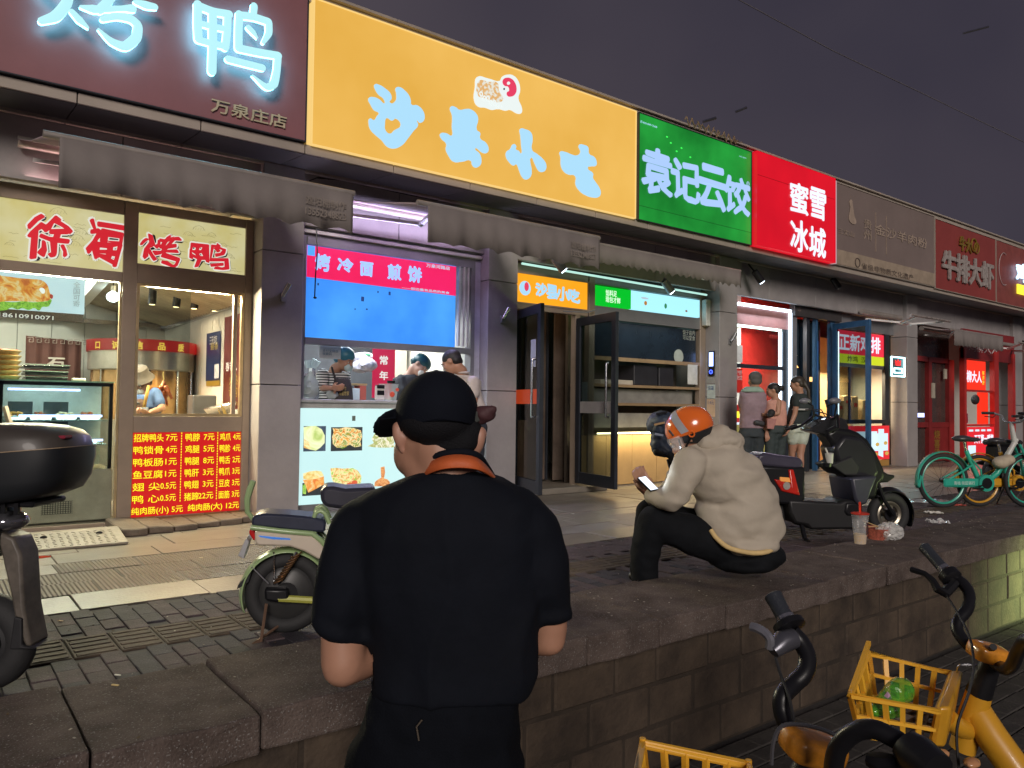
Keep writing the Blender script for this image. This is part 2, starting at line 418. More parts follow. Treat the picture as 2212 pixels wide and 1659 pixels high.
# street brickwork at the foot of the wall
sb = MB(); random.seed(4)
for i in range(-2, 60):
    for j in range(0, 14):
        x = i * .212 + (.1 if j % 2 else 0); y = 2.27 - j * .108
        sb.box(x, x + .206, y - .1, y, -.567, -.548 + random.uniform(-.003, .003), .004)
setp(sb.build('paving_brick', STREET, street), kind='stuff')

# ================================================================ retaining wall
wall = thing('retaining_wall', 'low block retaining wall with thick stone coping between plaza and street', 'wall', (3, 2.4, -.56))
random.seed(5)
xj = [-1.3, -.62, .02, .38, .826, 1.46, 2.13, 2.56, 3.02, 3.9, 4.55, 5.25, 5.9, 6.53, 7.2, 7.9, 8.6, 9.3, 10, 10.8, 11.6, 12.4, 13.2, 14.1, 15]
for a, b in zip(xj, xj[1:]):
    m = MB(); m.box(a + .003, b - .003, 2.255, 2.835, .0, .12)
    bmesh.ops.subdivide_edges(m.bm, edges=m.bm.edges[:], cuts=7, use_grid_fill=True)
    dz = random.uniform(-.006, .006); dy = random.uniform(-.008, .008)
    for v in m.bm.verts:
        q = v.co * 7; k = noise.noise(q) + .5 * noise.noise(q * 3.1)
        v.co += Vector((0, dy + .006 * k, dz + .004 * k))
        if v.co.z > .09 and v.co.y < 2.29: v.co += Vector((0, .007 * noise.noise(v.co * 11), .003 * noise.noise(v.co * 17)))
    m.build('coping_stone', COPING, wall, bevel=.009)
for r_ in range(3):
    x = -1.3 + random.uniform(0, .3); z0 = -.565 + .188 * r_
    while x < 14.5:
        w = random.choice((.26, .3, .34, .36)); m = MB(); dy = random.uniform(-.006, .006)
        m.box(x + .005, x + w - .005, 2.33 + dy, 2.5, z0 + .005, z0 + .183, .009)
        bmesh.ops.triangulate(m.bm, faces=[])
        m.build('block', BLOCK, wall); x += w
box('mortar_backing', -1.3, 15, 2.336, 2.44, -.565, .0, mat('wall_mortar', (.036, .026, .018), .9, bump=.6, var=.3), wall)
light('street_glow', (7.6, 1.35, -.25), .5, 42, (.78, 1, .38), Vector((-.15, 1, -.22)).to_track_quat('-Z', 'Y').to_euler(), spread=R(110))  # area light added for the greenish patch on the wall, no fixture built

random.seed(21); gr = MB(); gd = MB()
for k in range(420):
    x = random.uniform(.0, 8.5); onc = random.random() < .6; y = random.uniform(2.27, 2.82) if onc else random.uniform(2.9, 4.25); zz_ = .1235 if onc else .0035
    w = random.uniform(.002, .006); a = random.uniform(0, 3.1); (gr if k % 3 else gd).box(-w, w, -w * .5, w * .5, 0, .0018, mtx=Matrix.Translation((x, y, zz_)) @ Matrix.Rotation(a, 4, 'Z'))
tag_ = gr.build('grit', mat('pale_grit', (.34, .30, .25), .8)); setp(tag_, 'pale grit and crumbs scattered over the coping and paving bricks', 'grit', kind='stuff')
tag_ = gd.build('dirt', mat('brown_dirt', (.10, .065, .03), .9)); setp(tag_, 'small dark brown leaf bits scattered over the coping and bricks', 'dirt', kind='stuff')

# ================================================================ building
bld = thing('shop_building', 'single storey row of small shops clad in grey stone panels', 'building', (6, 7, 0))
def panel_strip(name, xs, y0, y1, z0, z1, m, gap=.004):
    for a, b in zip(xs, xs[1:]): box(name, a + gap, b - gap, y0, y1, z0, z1, m, bld, .003)
xs = [-2.6 + .862 * k for k in range(28)]
panel_strip('fascia_panel', xs, 6.3, 6.36, 3.185, 3.265, STONE2)
for a, b in zip(xs, xs[1:]):     # sloping soffit panels
    MB().prism([(a + .004, 6.32, 3.18), (a + .004, 6.86, 3.225), (a + .004, 6.86, 3.245), (a + .004, 6.32, 3.20)], (b - a - .008, 0, 0)).build('soffit_panel', SOFFIT, bld)
panel_strip('soffit_lip', xs, 6.862, 6.90, 3.20, 3.235, STONE2)
panel_strip('lintel_panel', [-2.6 + 1.29 * k for k in range(20)], 6.93, 7.0, 2.72, 3.25, STONE)
box('parapet', -8, 34, 6.32, 6.6, 4.53, 4.60, STONE2, bld)
for k in range(30): box('parapet_cap', -2.6 + .862 * k + .003, -2.6 + .862 * (k + 1) - .003, 6.28, 6.56, 4.602, 4.625, STONE2, bld)
box('upper_wall', -8, 34, 6.40, 6.6, 3.24, 4.53, STONE, bld)
box('roof', -8, 34, 6.6, 13, 4.40, 4.5, SOFFIT, bld)
box('ceiling_slab', -8, 34, 7.0, 13, 2.95, 3.1, SOFFIT, bld)
box('rear_wall', -8, 34, 12.9, 13, 0, 4.4, STONE, bld)
box('end_wall', -8, -7.9, 6.9, 13, 0, 3, STONE, bld)
box('floor', -8, 34, 7.12, 13, -.45, .02, mat('shop_floor_tile', (.2, .17, .14), .4), bld)
# stone clad pillars
def pillar(x0, x1, lab, joints=(1.2, 2.42)):
    t = thing('stone_pillar', lab, 'pillar', (x0, 6.9, 0))
    zs = [0] + list(joints) + [3.22]
    for a, b in zip(zs, zs[1:]):
        box('stone_panel', x0, x1, 6.85, 7.16, a + .004, b - .004, STONE, t, .004)
    box('pillar_core', x0 + .02, x1 - .02, 6.88, 7.2, 0, 3.2, MORTAR, t)
    box('cross_wall', x0 + .06, x1 - .06, 7.16, 12.9, 0, 2.94, WHITEP, t)
    return t
pillar(-.55, .30, 'stone pillar at the left edge behind the black delivery scooter')
pillar(2.415, 2.805, 'grey stone pillar between the roast duck window and the pancake window')
pillar(4.93, 5.34, 'grey stone pillar right of the blue menu board, lit blue on its side')
pillar(8.99, 9.40, 'grey stone pillar with posters on its side, left of the ice cream shop')
pillar(14.56, 14.97, 'pale stone pillar beside the square neon sign')
pillar(19.6, 20.1, 'farthest stone pillar beyond the red shopfront')
pillar(24, 24.5, 'stone pillar at the right edge of the row')

# ================================================================ roof signs
def sign(name, lab, bxz, m, y=6.27, edge=None, t_=.10):
    x0, x1, z0, z1 = bxz
    t = thing(name, lab, 'sign', ((x0 + x1) / 2, y, z0))
    box('panel', x0, x1, y, y + t_, z0, z1, m, t)
    e = edge or DARKF
    for (a, b, c, d_) in ((x0 - .009, x1 + .009, z1, z1 + .009), (x0 - .009, x1 + .009, z0 - .009, z0), (x0 - .009, x0, z0, z1), (x1, x1 + .009, z0, z1)):
        box('edge_trim', a, b, y - .012, y + t_, c, d_, e, t)
    return t
WHB = emi('sign_white_blue', (0.42, 0.74, 0.97), .85)
CYW = emi('letter_cyan_white', (0.50, 0.92, .98), .85)
HALO = emi('letter_halo', (0.16, 0.75, 1.0), 9.0)
# roast duck sign: unlit maroon board, halo-lit letters
MAROON = mat('maroon_sign_board', (0.26, 0.11, 0.12), 0.5, var=.10, vscale=1.5)
s = sign('roast_duck_sign', 'dark maroon sign board with big glowing blue-white rounded characters', (-2.6, 2.555, 3.28, 4.53), MAROON)
def stroke_letter(strokes, name='letter'):
    b = MB(); h = MB()
    for pts, w in strokes:
        ws = w if isinstance(w, (list, tuple)) else [w] * len(pts)
        P = [Vector((p[0], 0, p[1])) for p in pts]
        # densify with rounded ends
        Q = []; W = []
        for i in range(len(P) - 1):
            for k in range(5):
                t_ = k / 5; Q.append(P[i].lerp(P[i + 1], t_)); W.append(ws[i] + (ws[i + 1] - ws[i]) * t_)
        Q.append(P[-1]); W.append(ws[-1])
        for _ in range(2):
            Q = [Q[0]] + [(Q[i - 1] + Q[i] * 2 + Q[i + 1]) / 4 for i in range(1, len(Q) - 1)] + [Q[-1]]
        for bb, k, y in ((b, 1.0, 6.15), (h, .92, 6.185)):
            n0 = len(bb.bm.verts); bb.tube(Q, [x * k for x in W], 12); bb.bm.verts.ensure_lookup_table()
            for q, w_ in ((Q[0], W[0]), (Q[-1], W[-1])): bb.ell(q, (w_ * k,) * 3, 2)
            bb.bm.verts.ensure_lookup_table()
            for v in bb.bm.verts[n0:]: v.co.y = v.co.y * .12 + y
    return b, h
U = 1.0
def Q1(s_): return s_
ya = [([(1.625,4.11),(1.624,3.973),(1.635,3.84)], .032), ([(1.619,4.101),(1.744,4.09),(1.864,4.11)], .030), ([(1.852,4.105),(1.851,3.966),(1.839,3.836)], .030),
      ([(1.735,4.087),(1.743,3.853),(1.742,3.617)], .033), ([(1.634,3.966),(1.734,3.969),(1.848,3.985)], .024), ([(1.637,3.834),(1.737,3.836),(1.841,3.843)], .026),
      ([(2.059,4.241),(2.054,4.185)], .028), ([(1.942,4.135),(1.939,3.993),(1.942,3.86)], .031), ([(1.942,4.128),(2.055,4.151),(2.177,4.15)], .030),
      ([(2.18,4.144),(2.186,4.056),(2.14,3.967)], [.03, .028, .016]), ([(2.017,4.051),(2.057,4.023),(2.089,3.988)], [.022, .022, .008]),
      ([(1.942,3.86),(2.101,3.873),(2.266,3.894)], .031), ([(2.263,3.886),(2.257,3.761),(2.236,3.645),(2.175,3.601),(2.059,3.671)], [.03, .03, .034, .026, .008]),
      ([(1.864,3.75),(1.997,3.752),(2.138,3.757)], .028)]
kao = [([(0.7601,3.922),(0.7474,3.823),(0.6847,3.708),(0.5969,3.65)], [.03, .034, .036, .024]), ([(0.7793,3.774),(0.8267,3.73),(0.8797,3.693)], [.02, .026, .01]),
       ([(0.8346,3.828),(0.9077,3.834),(0.9922,3.862),(1.1,3.904),(1.166,3.925)], [.012, .03, .022, .02, .03]), ([(1.053,4.023),(1.012,3.935),(0.9499,3.842)], .03), ([(1.187,3.982),(1.255,3.98),(1.318,3.988)], [.02, .03, .024]),
       ([(0.9727,3.783),(1.058,3.835),(1.157,3.848),(1.208,3.815),(1.199,3.713),(1.123,3.622),(1.03,3.637),(0.9481,3.702)], [.02, .026, .03, .032, .036, .034, .026, .008]),
       ([(0.5807,3.895),(0.6409,3.857)], .03), ([(0.9021,4.055),(1.117,4.119)], .028), ([(0.9844,4.17),(0.9994,4.004)], .028), ([(0.7568,4.051),(0.7601,3.922)], .032)]
for st in (kao, ya):
    b, h = stroke_letter(st); b.build('letter', CYW, s, smooth=True)
    h.build('halo_back', HALO, s, smooth=True)
text('万泉庄店', (1.772,2.385,3.34,3.45), 6.262, mat('cream_letter', (.5, .42, .28), .5), s, bold=.022, thick=.01)

YEL = emi('yellow_lit_sign', (0.74, 0.40, 0.060), .88, (0.90, 0.54, 0.13), scale=.55, lo=.32, hi=.70)
s = sign('yellow_sign', 'large glowing yellow sign with pale blue characters and a small emblem', (2.62, 6.625, 3.27, 4.535), YEL, edge=emi('sign_edge_glow', (.9, .6, .2), .9))
for pts, hl in (([(3.201,3.939),(3.246,3.948),(3.302,3.933),(3.365,3.895),(3.375,3.851),(3.357,3.814),(3.422,3.849),(3.428,3.912),(3.42,3.966),(3.461,3.983),(3.509,3.967),(3.559,3.929),(3.579,3.882),(3.583,3.853),(3.648,3.86),(3.708,3.828),(3.731,3.773),(3.716,3.723),(3.68,3.704),(3.65,3.719),(3.661,3.675),(3.613,3.607),(3.556,3.526),(3.491,3.443),(3.406,3.397),(3.34,3.402),(3.284,3.448),(3.219,3.483),(3.169,3.521),(3.152,3.567),(3.16,3.618),(3.198,3.611),(3.234,3.661),(3.251,3.69),(3.205,3.704),(3.168,3.745),(3.144,3.796),(3.194,3.821),(3.249,3.815),(3.307,3.793),(3.295,3.835),(3.248,3.857),(3.211,3.897)], [[(3.332,3.665),(3.388,3.653),(3.425,3.682),(3.479,3.639),(3.412,3.569),(3.36,3.524),(3.319,3.544),(3.311,3.596)]]),
    ([(4.022,3.938),(4.085,3.949),(4.117,3.935),(4.202,3.963),(4.256,3.973),(4.334,3.938),(4.35,3.896),(4.336,3.783),(4.376,3.765),(4.377,3.71),(4.449,3.68),(4.484,3.623),(4.466,3.583),(4.417,3.572),(4.318,3.593),(4.373,3.554),(4.397,3.477),(4.375,3.43),(4.321,3.406),(4.288,3.427),(4.276,3.461),(4.179,3.435),(4.063,3.413),(4.01,3.459),(3.978,3.514),(3.983,3.568),(3.924,3.608),(3.909,3.645),(3.975,3.669),(4.042,3.661),(4.044,3.751),(4.045,3.858)], []),
    ([(4.886,3.922),(4.946,3.934),(5.032,3.915),(5.052,3.852),(5.047,3.735),(5.109,3.71),(5.197,3.67),(5.243,3.621),(5.236,3.561),(5.199,3.533),(5.149,3.534),(5.085,3.609),(5.043,3.658),(5.046,3.485),(5.015,3.431),(4.966,3.408),(4.918,3.431),(4.881,3.491),(4.844,3.544),(4.809,3.523),(4.749,3.549),(4.709,3.597),(4.713,3.645),(4.759,3.683),(4.805,3.746),(4.836,3.728),(4.83,3.698),(4.87,3.688),(4.902,3.666),(4.905,3.762),(4.894,3.855)], []),
    ([(5.715,3.93),(5.797,3.952),(5.852,3.939),(5.867,3.871),(5.951,3.848),(5.985,3.803),(5.98,3.761),(5.91,3.737),(5.849,3.704),(5.931,3.659),(5.931,3.607),(5.968,3.573),(6.04,3.504),(6.054,3.455),(6.027,3.413),(5.942,3.39),(5.832,3.395),(5.735,3.428),(5.675,3.488),(5.671,3.578),(5.572,3.578),(5.506,3.595),(5.461,3.646),(5.452,3.743),(5.438,3.796),(5.503,3.814),(5.609,3.806),(5.676,3.81),(5.743,3.865)], [])):
    shape('letter', pts, 6.262, WHB, s, hl, thick=.012)
# emblem: round red swirl and scrolled border
EW = emi('emblem_white', (.75, .82, .8), .95)
ER = emi('emblem_red', (.75, .05, .12), .9)
shape('emblem_border', [(4.329,4.317),(4.473,4.342),(4.617,4.359),(4.644,4.407),(4.713,4.449),(4.795,4.459),(4.856,4.418),(4.881,4.329),(4.859,4.237),(4.908,4.145),(4.902,4.096),(4.849,4.077),(4.754,4.092),(4.696,4.07),(4.603,4.064),(4.524,4.035),(4.433,4.036),(4.356,4.026),(4.309,4.06),(4.311,4.215)], 6.264, EW, s, [[(4.358,4.289),(4.474,4.311),(4.599,4.324),(4.607,4.257),(4.663,4.197),(4.648,4.155),(4.522,4.123),(4.409,4.131),(4.347,4.134)]], thick=.008)
shape('emblem_field', [(4.353,4.293),(4.475,4.315),(4.607,4.331),(4.613,4.259),(4.67,4.199),(4.654,4.154),(4.524,4.121),(4.411,4.127),(4.342,4.129)], 6.266, emi('emblem_ochre', (.72, .42, .16), .9, (.75, .75, .66), scale=26, lo=.45, hi=.55), s, thick=.004)
shape('emblem_swirl', [(4.655,4.38),(4.697,4.41),(4.755,4.417),(4.803,4.392),(4.828,4.332),(4.812,4.271),(4.758,4.23),(4.711,4.229),(4.704,4.258),(4.734,4.288),(4.721,4.323),(4.679,4.321),(4.651,4.341)], 6.257, ER, s, thick=.006)
shape('emblem_eye', [(4.703,4.361),(4.726,4.375),(4.74,4.364),(4.727,4.345),(4.706,4.343)], 6.252, EW, s, thick=.006)
shape('emblem_dot', [(4.658,4.289),(4.671,4.293),(4.672,4.278),(4.66,4.275)], 6.252, mat('emblem_dot', (.05, .05, .12)), s, thick=.006)
for k in range(7):
    P = (4.383,4.159); q = (P[0] + k * .042, P[1] - k * .011 - .02 * (k % 2))
    shape('emblem_scroll', [(q[0] + .022 * math.cos(a * .9), q[1] + .028 * math.sin(a * .9)) for a in range(7)], 6.258, EW, s, [[(q[0] + .011 * math.cos(a * .9), q[1] + .014 * math.sin(a * .9)) for a in range(7)]], thick=.004)

GRN = emi('green_lit_sign', (0.006, 0.17, 0.020), .9, (0.02, 0.40, 0.05), scale=1.1, lo=.35, hi=.7)
LBW = emi('letter_pale_blue', (0.42, 0.62, 1.0), .85)
s = sign('green_sign', 'glowing green sign with heavy pale blue characters between yellow and red signs', (6.685, 8.895, 3.265, 4.535), GRN)
for ch, b in (('袁', (6.684,7.234,3.649,4.101)), ('记', (7.19,7.72,3.621,4.058)), ('云', (7.71,8.193,3.632,4.022)), ('饺', (8.19,8.767,3.593,4.07))):
    pass
zz = (3.70, 4.20)
for i, ch in enumerate('袁记云饺'):
    x0 = 6.735 + i * .528; text(ch, (x0, x0 + .535, 3.62 + .02 * (i % 2), 4.12 + .03 * ((i + 1) % 2)), 6.26, LBW, s, bold=.045, jitter=.02)
text('R', (8.80, 8.83, 4.07, 4.10), 6.26, LBW, s)
MB().torus((8.815, 6.262, 4.085), (0, 1, 0), .028, .004, 20, 4).build('registered_ring', LBW, s)
text('✆400-849-7668', (6.695,6.99,4.42,4.449), 6.26, WHB, s, bold=.01)
text('NO.0899', (8.622,8.77,4.414,4.432), 6.26, WHB, s)
for (x, z) in ((7.18, 4.36), (7.36, 4.22), (7.62, 4.20), (7.25, 4.3), (7.45, 4.28)):
    MB().ell((x, 6.268, z), (.02, .008, .012), 1).build('lamp_spot', emi('green_spot', (.05, .9, .1), 1), s)
box('panel_seam', 6.69, 8.89, 6.266, 6.27, 3.43, 3.434, mat('seam_green', (.01, .12, .02)), s)

RED = emi('red_lit_sign', (0.62, 0.004, 0.016), .85, (0.80, 0.006, 0.02), scale=1.0)
s = sign('red_sign', 'glowing red square sign with four rounded white characters in two lines', (8.925, 10.895, 3.265, 4.535), RED, y=6.2, t_=.15, edge=RED)
box('side_rim', 10.91, 10.99, 6.22, 6.3, 3.26, 4.53, emi('pale_pink_rim', (.55, .38, .42), .7), s)
for ch, b in (('蜜', (9.711,10.16,3.855,4.277)), ('雪', (10.22,10.63,3.854,4.293)), ('冰', (9.722,10.16,3.302,3.745)), ('城', (10.2,10.63,3.287,3.716))):
    text(ch, b, 6.19, emi('letter_white', (.80, .85, 1), 1.0), s, bold=.03)
box('panel_seam', 8.93, 10.89, 6.195, 6.2, 4.22, 4.224, mat('seam_red', (.4, .01, .01)), s)

BRN = mat('brown_sign_board', (0.20, 0.155, 0.14), .6, var=.1, vscale=1.2)
FADE = mat('faded_letter', (0.36, 0.28, 0.22), .6)
s = sign('brown_sign', 'unlit brown noodle shop sign with faded characters and a paler lower strip', (11.02, 14.345, 3.27, 4.53), BRN, edge=STONE2)
box('lower_strip', 11.03, 14.34, 6.255, 6.269, 3.275, 3.50, mat('tan_strip', (.34, .27, .20), .6), s)
text('金沙羊肉粉', (12.23,14.05,3.905,4.08), 6.26, FADE, s, bold=.015)
text('贵\n州', (11.87,12.12,3.775,4.103), 6.26, FADE, s, bold=.01)
for x in (12.25, 12.6): box('frame_line', x, x + .008, 6.258, 6.268, 3.62, 4.26, FADE, s)
text('三丈山', (11.09,11.57,3.754,3.838), 6.26, FADE, s, bold=.01)
shape('crane_figure', [(0.3629,3.763),(0.3629,3.763),(0.3629,3.763)] and [(11.42, 4.02), (11.46, 4.2), (11.44, 4.30), (11.5, 4.34), (11.53, 4.28), (11.58, 4.1), (11.64, 4.0), (11.56, 3.96), (11.48, 3.97)], 6.262, FADE, s, thick=.004)
text('省级非物质文化遗产', (11.78,13.52,3.284,3.38), 6.25, mat('dark_print', (.10, .075, .06)), s, bold=.015)
MB().torus(((11.66,3.364)[0], 6.253, (11.66,3.364)[1]), (0, 1, 0), .07, .01, 24, 5).build('round_mark', MATS['dark_print'], s)

MAR2 = mat('dull_red_board', (0.26, 0.045, 0.04), .55, var=.12, vscale=1.5)
s = sign('dull_red_sign', 'unlit dark red sign with rusty gold emblem and worn grey characters', (14.375, 17.03, 3.25, 4.5), MAR2, edge=STONE2)
GOLD = mat('worn_gold', (.42, .28, .05), .35, metal=.6)
GREYL = mat('worn_grey_letter', (.33, .29, .27), .6, var=.3, vscale=20)
text('牛大', (15.35, 15.85, 4.06, 4.33), 6.255, GOLD, s, bold=.03, thick=.02)
MB().torus((15.98, 6.25, 4.24), (0, 1, 0), .12, .018, 24, 6).torus((16.1, 6.25, 4.2), (0, 1, 0), .1, .014, 24, 6).build('emblem', GOLD, s)
for i, ch in enumerate('牛排大虾'): text(ch, (14.62 + .56 * i, 15.16 + .56 * i, 3.47, 3.97), 6.255, GREYL, s, bold=.035, thick=.03)

s = sign('chicken_shop_sign', 'reddish sign at the right edge with lit blue-white characters over a yellow strip', (17.06, 22.5, 3.25, 4.5), mat('brick_red_board', (.24, .06, .05), .55), edge=STONE2)
NB = emi('letter_neon_blue', (.45, .75, 1), 2.2)
text('鸡排大人', (17.95, 20.2, 3.78, 4.14), 6.22, NB, s, bold=.04, thick=.03)
box('yellow_strip', 18.1, 20.3, 6.235, 6.265, 3.52, 3.72, emi('yellow_strip', (1, .85, .05), 1.1), s)
MB().tube([(17.42 + .26 * math.cos(a * .3), 6.25, 3.95 + .33 * math.sin(a * .3)) for a in range(4, 18)], .007, 6).build('neon_outline', mat('neon_tube_off', (.5, .4, .4), .3), s)
light('sign_spill', (18.6, 5.9, 3.9), 1.0, 18, (.5, .7, 1), (R(-90), 0, 0))  # added area light, spreads the sign's blue glow; has no fixture

# ================================================================ awnings
def awning(lab, x0, x1, yb, zb, zroll=2.98, drop=.30, txt=True, m=CANVAS, fabric=True, wave=.03, xoff=0.06, waves=None):
    t = thing('awning', lab, 'awning', ((x0 + x1) / 2, 6.9, zroll), group='fabric awnings over the shop windows')
    # canopy cloth
    if fabric:
        b = MB(); N = 24
        for k in range(N + 1): pass
        A = [b.bm.verts.new((x0 + (x1 - x0) * k / N, 6.84, zroll + .02)) for k in range(N + 1)]
        B = [b.bm.verts.new((x0 + (x1 - x0) * k / N, (6.84 + yb) / 2, (zroll + zb) / 2 - .015)) for k in range(N + 1)]
        D = [b.bm.verts.new((x0 + (x1 - x0) * k / N, yb, zb)) for k in range(N + 1)]
        for P, Q in ((A, B), (B, D)):
            for k in range(N): b.bm.faces.new((P[k], P[k + 1], Q[k + 1], Q[k]))
        o = b.build('canopy_cloth', CANVAS2, t, smooth=True); sm = o.modifiers.new('thickness', 'SOLIDIFY'); sm.thickness = .003
    # front bar, roller, arms
    MB().tube([(x0 - .02, yb, zb), (x1 + .02, yb, zb)], .022, 10).build('front_bar', mat('awning_bar', (.45, .40, .36), .35, metal=.5), t, smooth=True)
    MB().tube([(x0, 6.84, zroll), (x1, 6.84, zroll)], .045, 12).build('roller', mat('awning_bar', (.45, .40, .36)), t, smooth=True)
    for sx, xa in ((1, x0 + .12), (-1, x1 - .12)):
        el = (xa + sx * .42, (6.84 + yb) / 2, (zroll + zb) / 2 - .12)
        MB().beam((xa, 6.84, zroll - .12), el, .045, .03).beam(el, (xa + sx * .05, yb + .02, zb - .02), .04, .028).ell(el, (.035, .035, .03), 2).build('folding_arm', mat('white_arm', (.6, .58, .56), .4), t)
    # valance with waved hem
    N = 80; wv = waves or max(8, int((x1 - x0) / .21)); b = MB(); pts = []
    X0 = x0 + xoff
    for k in range(N + 1):
        u = k / N; x = X0 + (x1 - X0) * u; yy = yb - .026 - .006 * math.sin(u * 19)
        zt = zb - .012; zm = zb - drop * .5; z2 = zb - drop + wave * abs(math.sin(u * wv * math.pi)) * (.3 + .7 * min(1, u * 3 if True else 1)) 
        fold = .012 * math.sin(u * 37) + .008 * math.sin(u * 71)
        pts.append([b.bm.verts.new((x, yy, zt)), b.bm.verts.new((x, yy + fold * .4, zm)), b.bm.verts.new((x, yy + fold, z2))])
    for P, Q in zip(pts, pts[1:]):
        b.bm.faces.new((P[0], Q[0], Q[1], P[1])); b.bm.faces.new((P[1], Q[1], Q[2], P[2]))
    o = b.build('valance', m, t, smooth=True); sm = o.modifiers.new('thickness', 'SOLIDIFY'); sm.thickness = .003
    if txt:
        pr = mat('faded_print', (.26, .22, .19), .8)
        text('遮阳棚制作', (x1 - .36, x1 - .06, zb - .145, zb - .085), yb - .045, pr, t, bold=.01)
        text('13552348823', (x1 - .36, x1 - .06, zb - .215, zb - .165), yb - .045, pr, t, bold=.01)
    return t
awning('brown awning with scalloped valance over the roast duck shop', .535, 2.42, 5.06, 2.545)
awning('brown awning with scalloped valance over the pancake window', 2.985, 4.86, 5.06, 2.575)
awning('long brown awning rolled nearly shut above the dumpling shop', 5.45, 8.75, 6.35, 2.90, zroll=2.96, drop=.24, txt=False, wave=.05, waves=26)
light('window_glow', (3.85, 6.55, 2.60), 1.5, 16, (.50, .52, 1.0), (R(-35), 0, 0), .08)  # added lilac area light for the pillar sides and awning, no fixture modelled
light('awning_glow', (3.9, 6.75, 2.68), 1.6, 16, (.72, .62, 1.0), (R(180 + 20), 0, 0), .1)  # area light added to brighten the cloth from below, without a fixture
light('awning_glow', (1.4, 6.9, 2.74), 1.6, 2.5, (1, .6, .6), (R(180 + 20), 0, 0), .1)  # same added uplight, pinkish, for the duck shop awning
# far awnings, arms showing
t = awning('far awning showing its white roller and bent white arm over the chicken window', 12.9, 14.3, 6.0, 2.62, zroll=2.75, drop=.02, txt=False, fabric=False)
awning('small tan awning with scalloped hem over the dark doorway', 15.1, 17.4, 6.3, 2.56, zroll=2.62, drop=.30, txt=False, waves=20)
t = awning('far awning with white arms over the red shopfront', 17.6, 19.6, 6.05, 2.45, zroll=2.55, drop=.02, txt=False, fabric=False)
# ================================================================ roast duck shop
Y0 = 7.1
def win_frame(t, x0, x1, z0, z1, w=.04, m=FRAME, y=Y0, d=.05, name='window_frame'):
    b = MB(); b.box(x0, x1, y - .012, y + d, z1 - w, z1).box(x0, x1, y - .012, y + d, z0, z0 + w)
    b.box(x0, x0 + w, y - .012, y + d, z0 + w, z1 - w).box(x1 - w, x1, y - .012, y + d, z0 + w, z1 - w)
    return b.build(name, m, t)
duck = thing('shop_window', 'bronze framed glass front of the roast duck shop with lit name panels', 'shopfront', (1.4, Y0, 0))
for (x0, x1) in ((.30, .40), (1.325, 1.435), (2.345, 2.413)):
    box('mullion', x0, x1, Y0 - .02, Y0 + .06, 0.05, 2.72, FRAME, duck, .004)
for (a, b_, z0, z1) in ((.40, 1.325, 2.60, 2.72), (1.435, 2.345, 2.64, 2.72), (.40, 1.325, 2.03, 2.115), (1.435, 2.345, 2.04, 2.205), (1.435, 2.345, .77, .905), (1.435, 2.345, -.02, .052), (.40, 1.325, -.02, .03)):
    box('rail', a, b_, Y0 - .014, Y0 + .05, z0, z1, FRAME, duck, .003)
PARCH = emi('parchment_print', (.66, .58, .22), .72, (.74, .70, .40), scale=3, lo=.35, hi=.65)
LINE = mat('ink_line', (.28, .24, .10), .7)
for i, (x0, x1, z0, z1) in enumerate(((.40, 1.325, 2.115, 2.60), (1.435, 2.345, 2.205, 2.64))):
    pn = box('name_panel', x0, x1, Y0 + .01, Y0 + .03, z0, z1, PARCH, duck)
    b = MB(); random.seed(30 + i)     # fine ink drawing of roofs and hills behind the characters
    for k in range(34):
        x = random.uniform(x0 + .03, x1 - .12); z = random.uniform(z0 + .02, z1 - .06); w = random.uniform(.04, .12); h = w * .4
        if k % 3 == 0:
            P = [(x, z), (x + w * .2, z + h * .7), (x + w * .5, z + h), (x + w * .8, z + h * .7), (x + w, z)]
            b.tube([(p[0], Y0 + .009, min(p[1], z1 - .01)) for p in P], .0011, 3)
            for q in range(5): b.tube([(x + w * q / 5, Y0 + .009, z), (x + w * q / 5 + .008, Y0 + .009, z + h * .5)], .0008, 3)
        else:
            b.tube([(x + w * q / 7, Y0 + .009, z + .012 * noise.noise(Vector((x * 30 + q, z * 20, k)))) for q in range(8)], .0011, 3)
    b.build('ink_drawing', LINE, duck)
REDC = emi('calligraphy_red', (.72, .02, .035), .75); WHO = emi('letter_outline_white', (.85, .85, .75), .75)
INKB = mat('shadow_ink', (.03, .03, .05))
for ch, b in (('徐', (0.6289,0.9551,2.17,2.502)), ('福', (1.032,1.317,2.174,2.507)), ('烤', (1.458,1.779,2.172,2.468)), ('鸭', (1.851,2.167,2.195,2.453))):
    x0, x1, z0, z1 = b; bb = (x0, x1, max(z0, 2.14 if ch in '徐福' else 2.235), z1)
    text(ch, (bb[0] + .008, bb[1] + .010, bb[2] - .008, bb[3] - .006), Y0 - .001, INKB, duck, bold=.055, jitter=.06, shear=.1, name='letter_shadow')
    text(ch, (bb[0] - .006, bb[1] + .006, bb[2] - .006, bb[3] + .006), Y0 - .004, WHO, duck, bold=.06, jitter=.06, shear=.1, name='letter_outline')
    text(ch, bb, Y0 - .008, REDC, duck, bold=.030, jitter=.06, shear=.1, name='letter')
box('pane', .40, 1.325, Y0 + .02, Y0 + .024, .03, 2.03, GLASS, duck)
box('pane', 1.435, 1.88, Y0 + .012, Y0 + .016, .905, 2.04, GLASS, duck)
win_frame(duck, 1.437, 2.343, .907, 2.038, .022, mat('brass_edge', (.55, .42, .24), .35, metal=.6), Y0, .03, 'sash')
box('sash_stile', 2.25, 2.285, Y0 - .006, Y0 + .03, .93, 2.02, FRAME, duck)
for (x0, x1) in ((.402, .42), (1.305, 1.323)): box('glazing_bead', x0, x1, Y0 - .01, Y0 + .02, .03, 2.03, MATS['brass_edge'], duck)
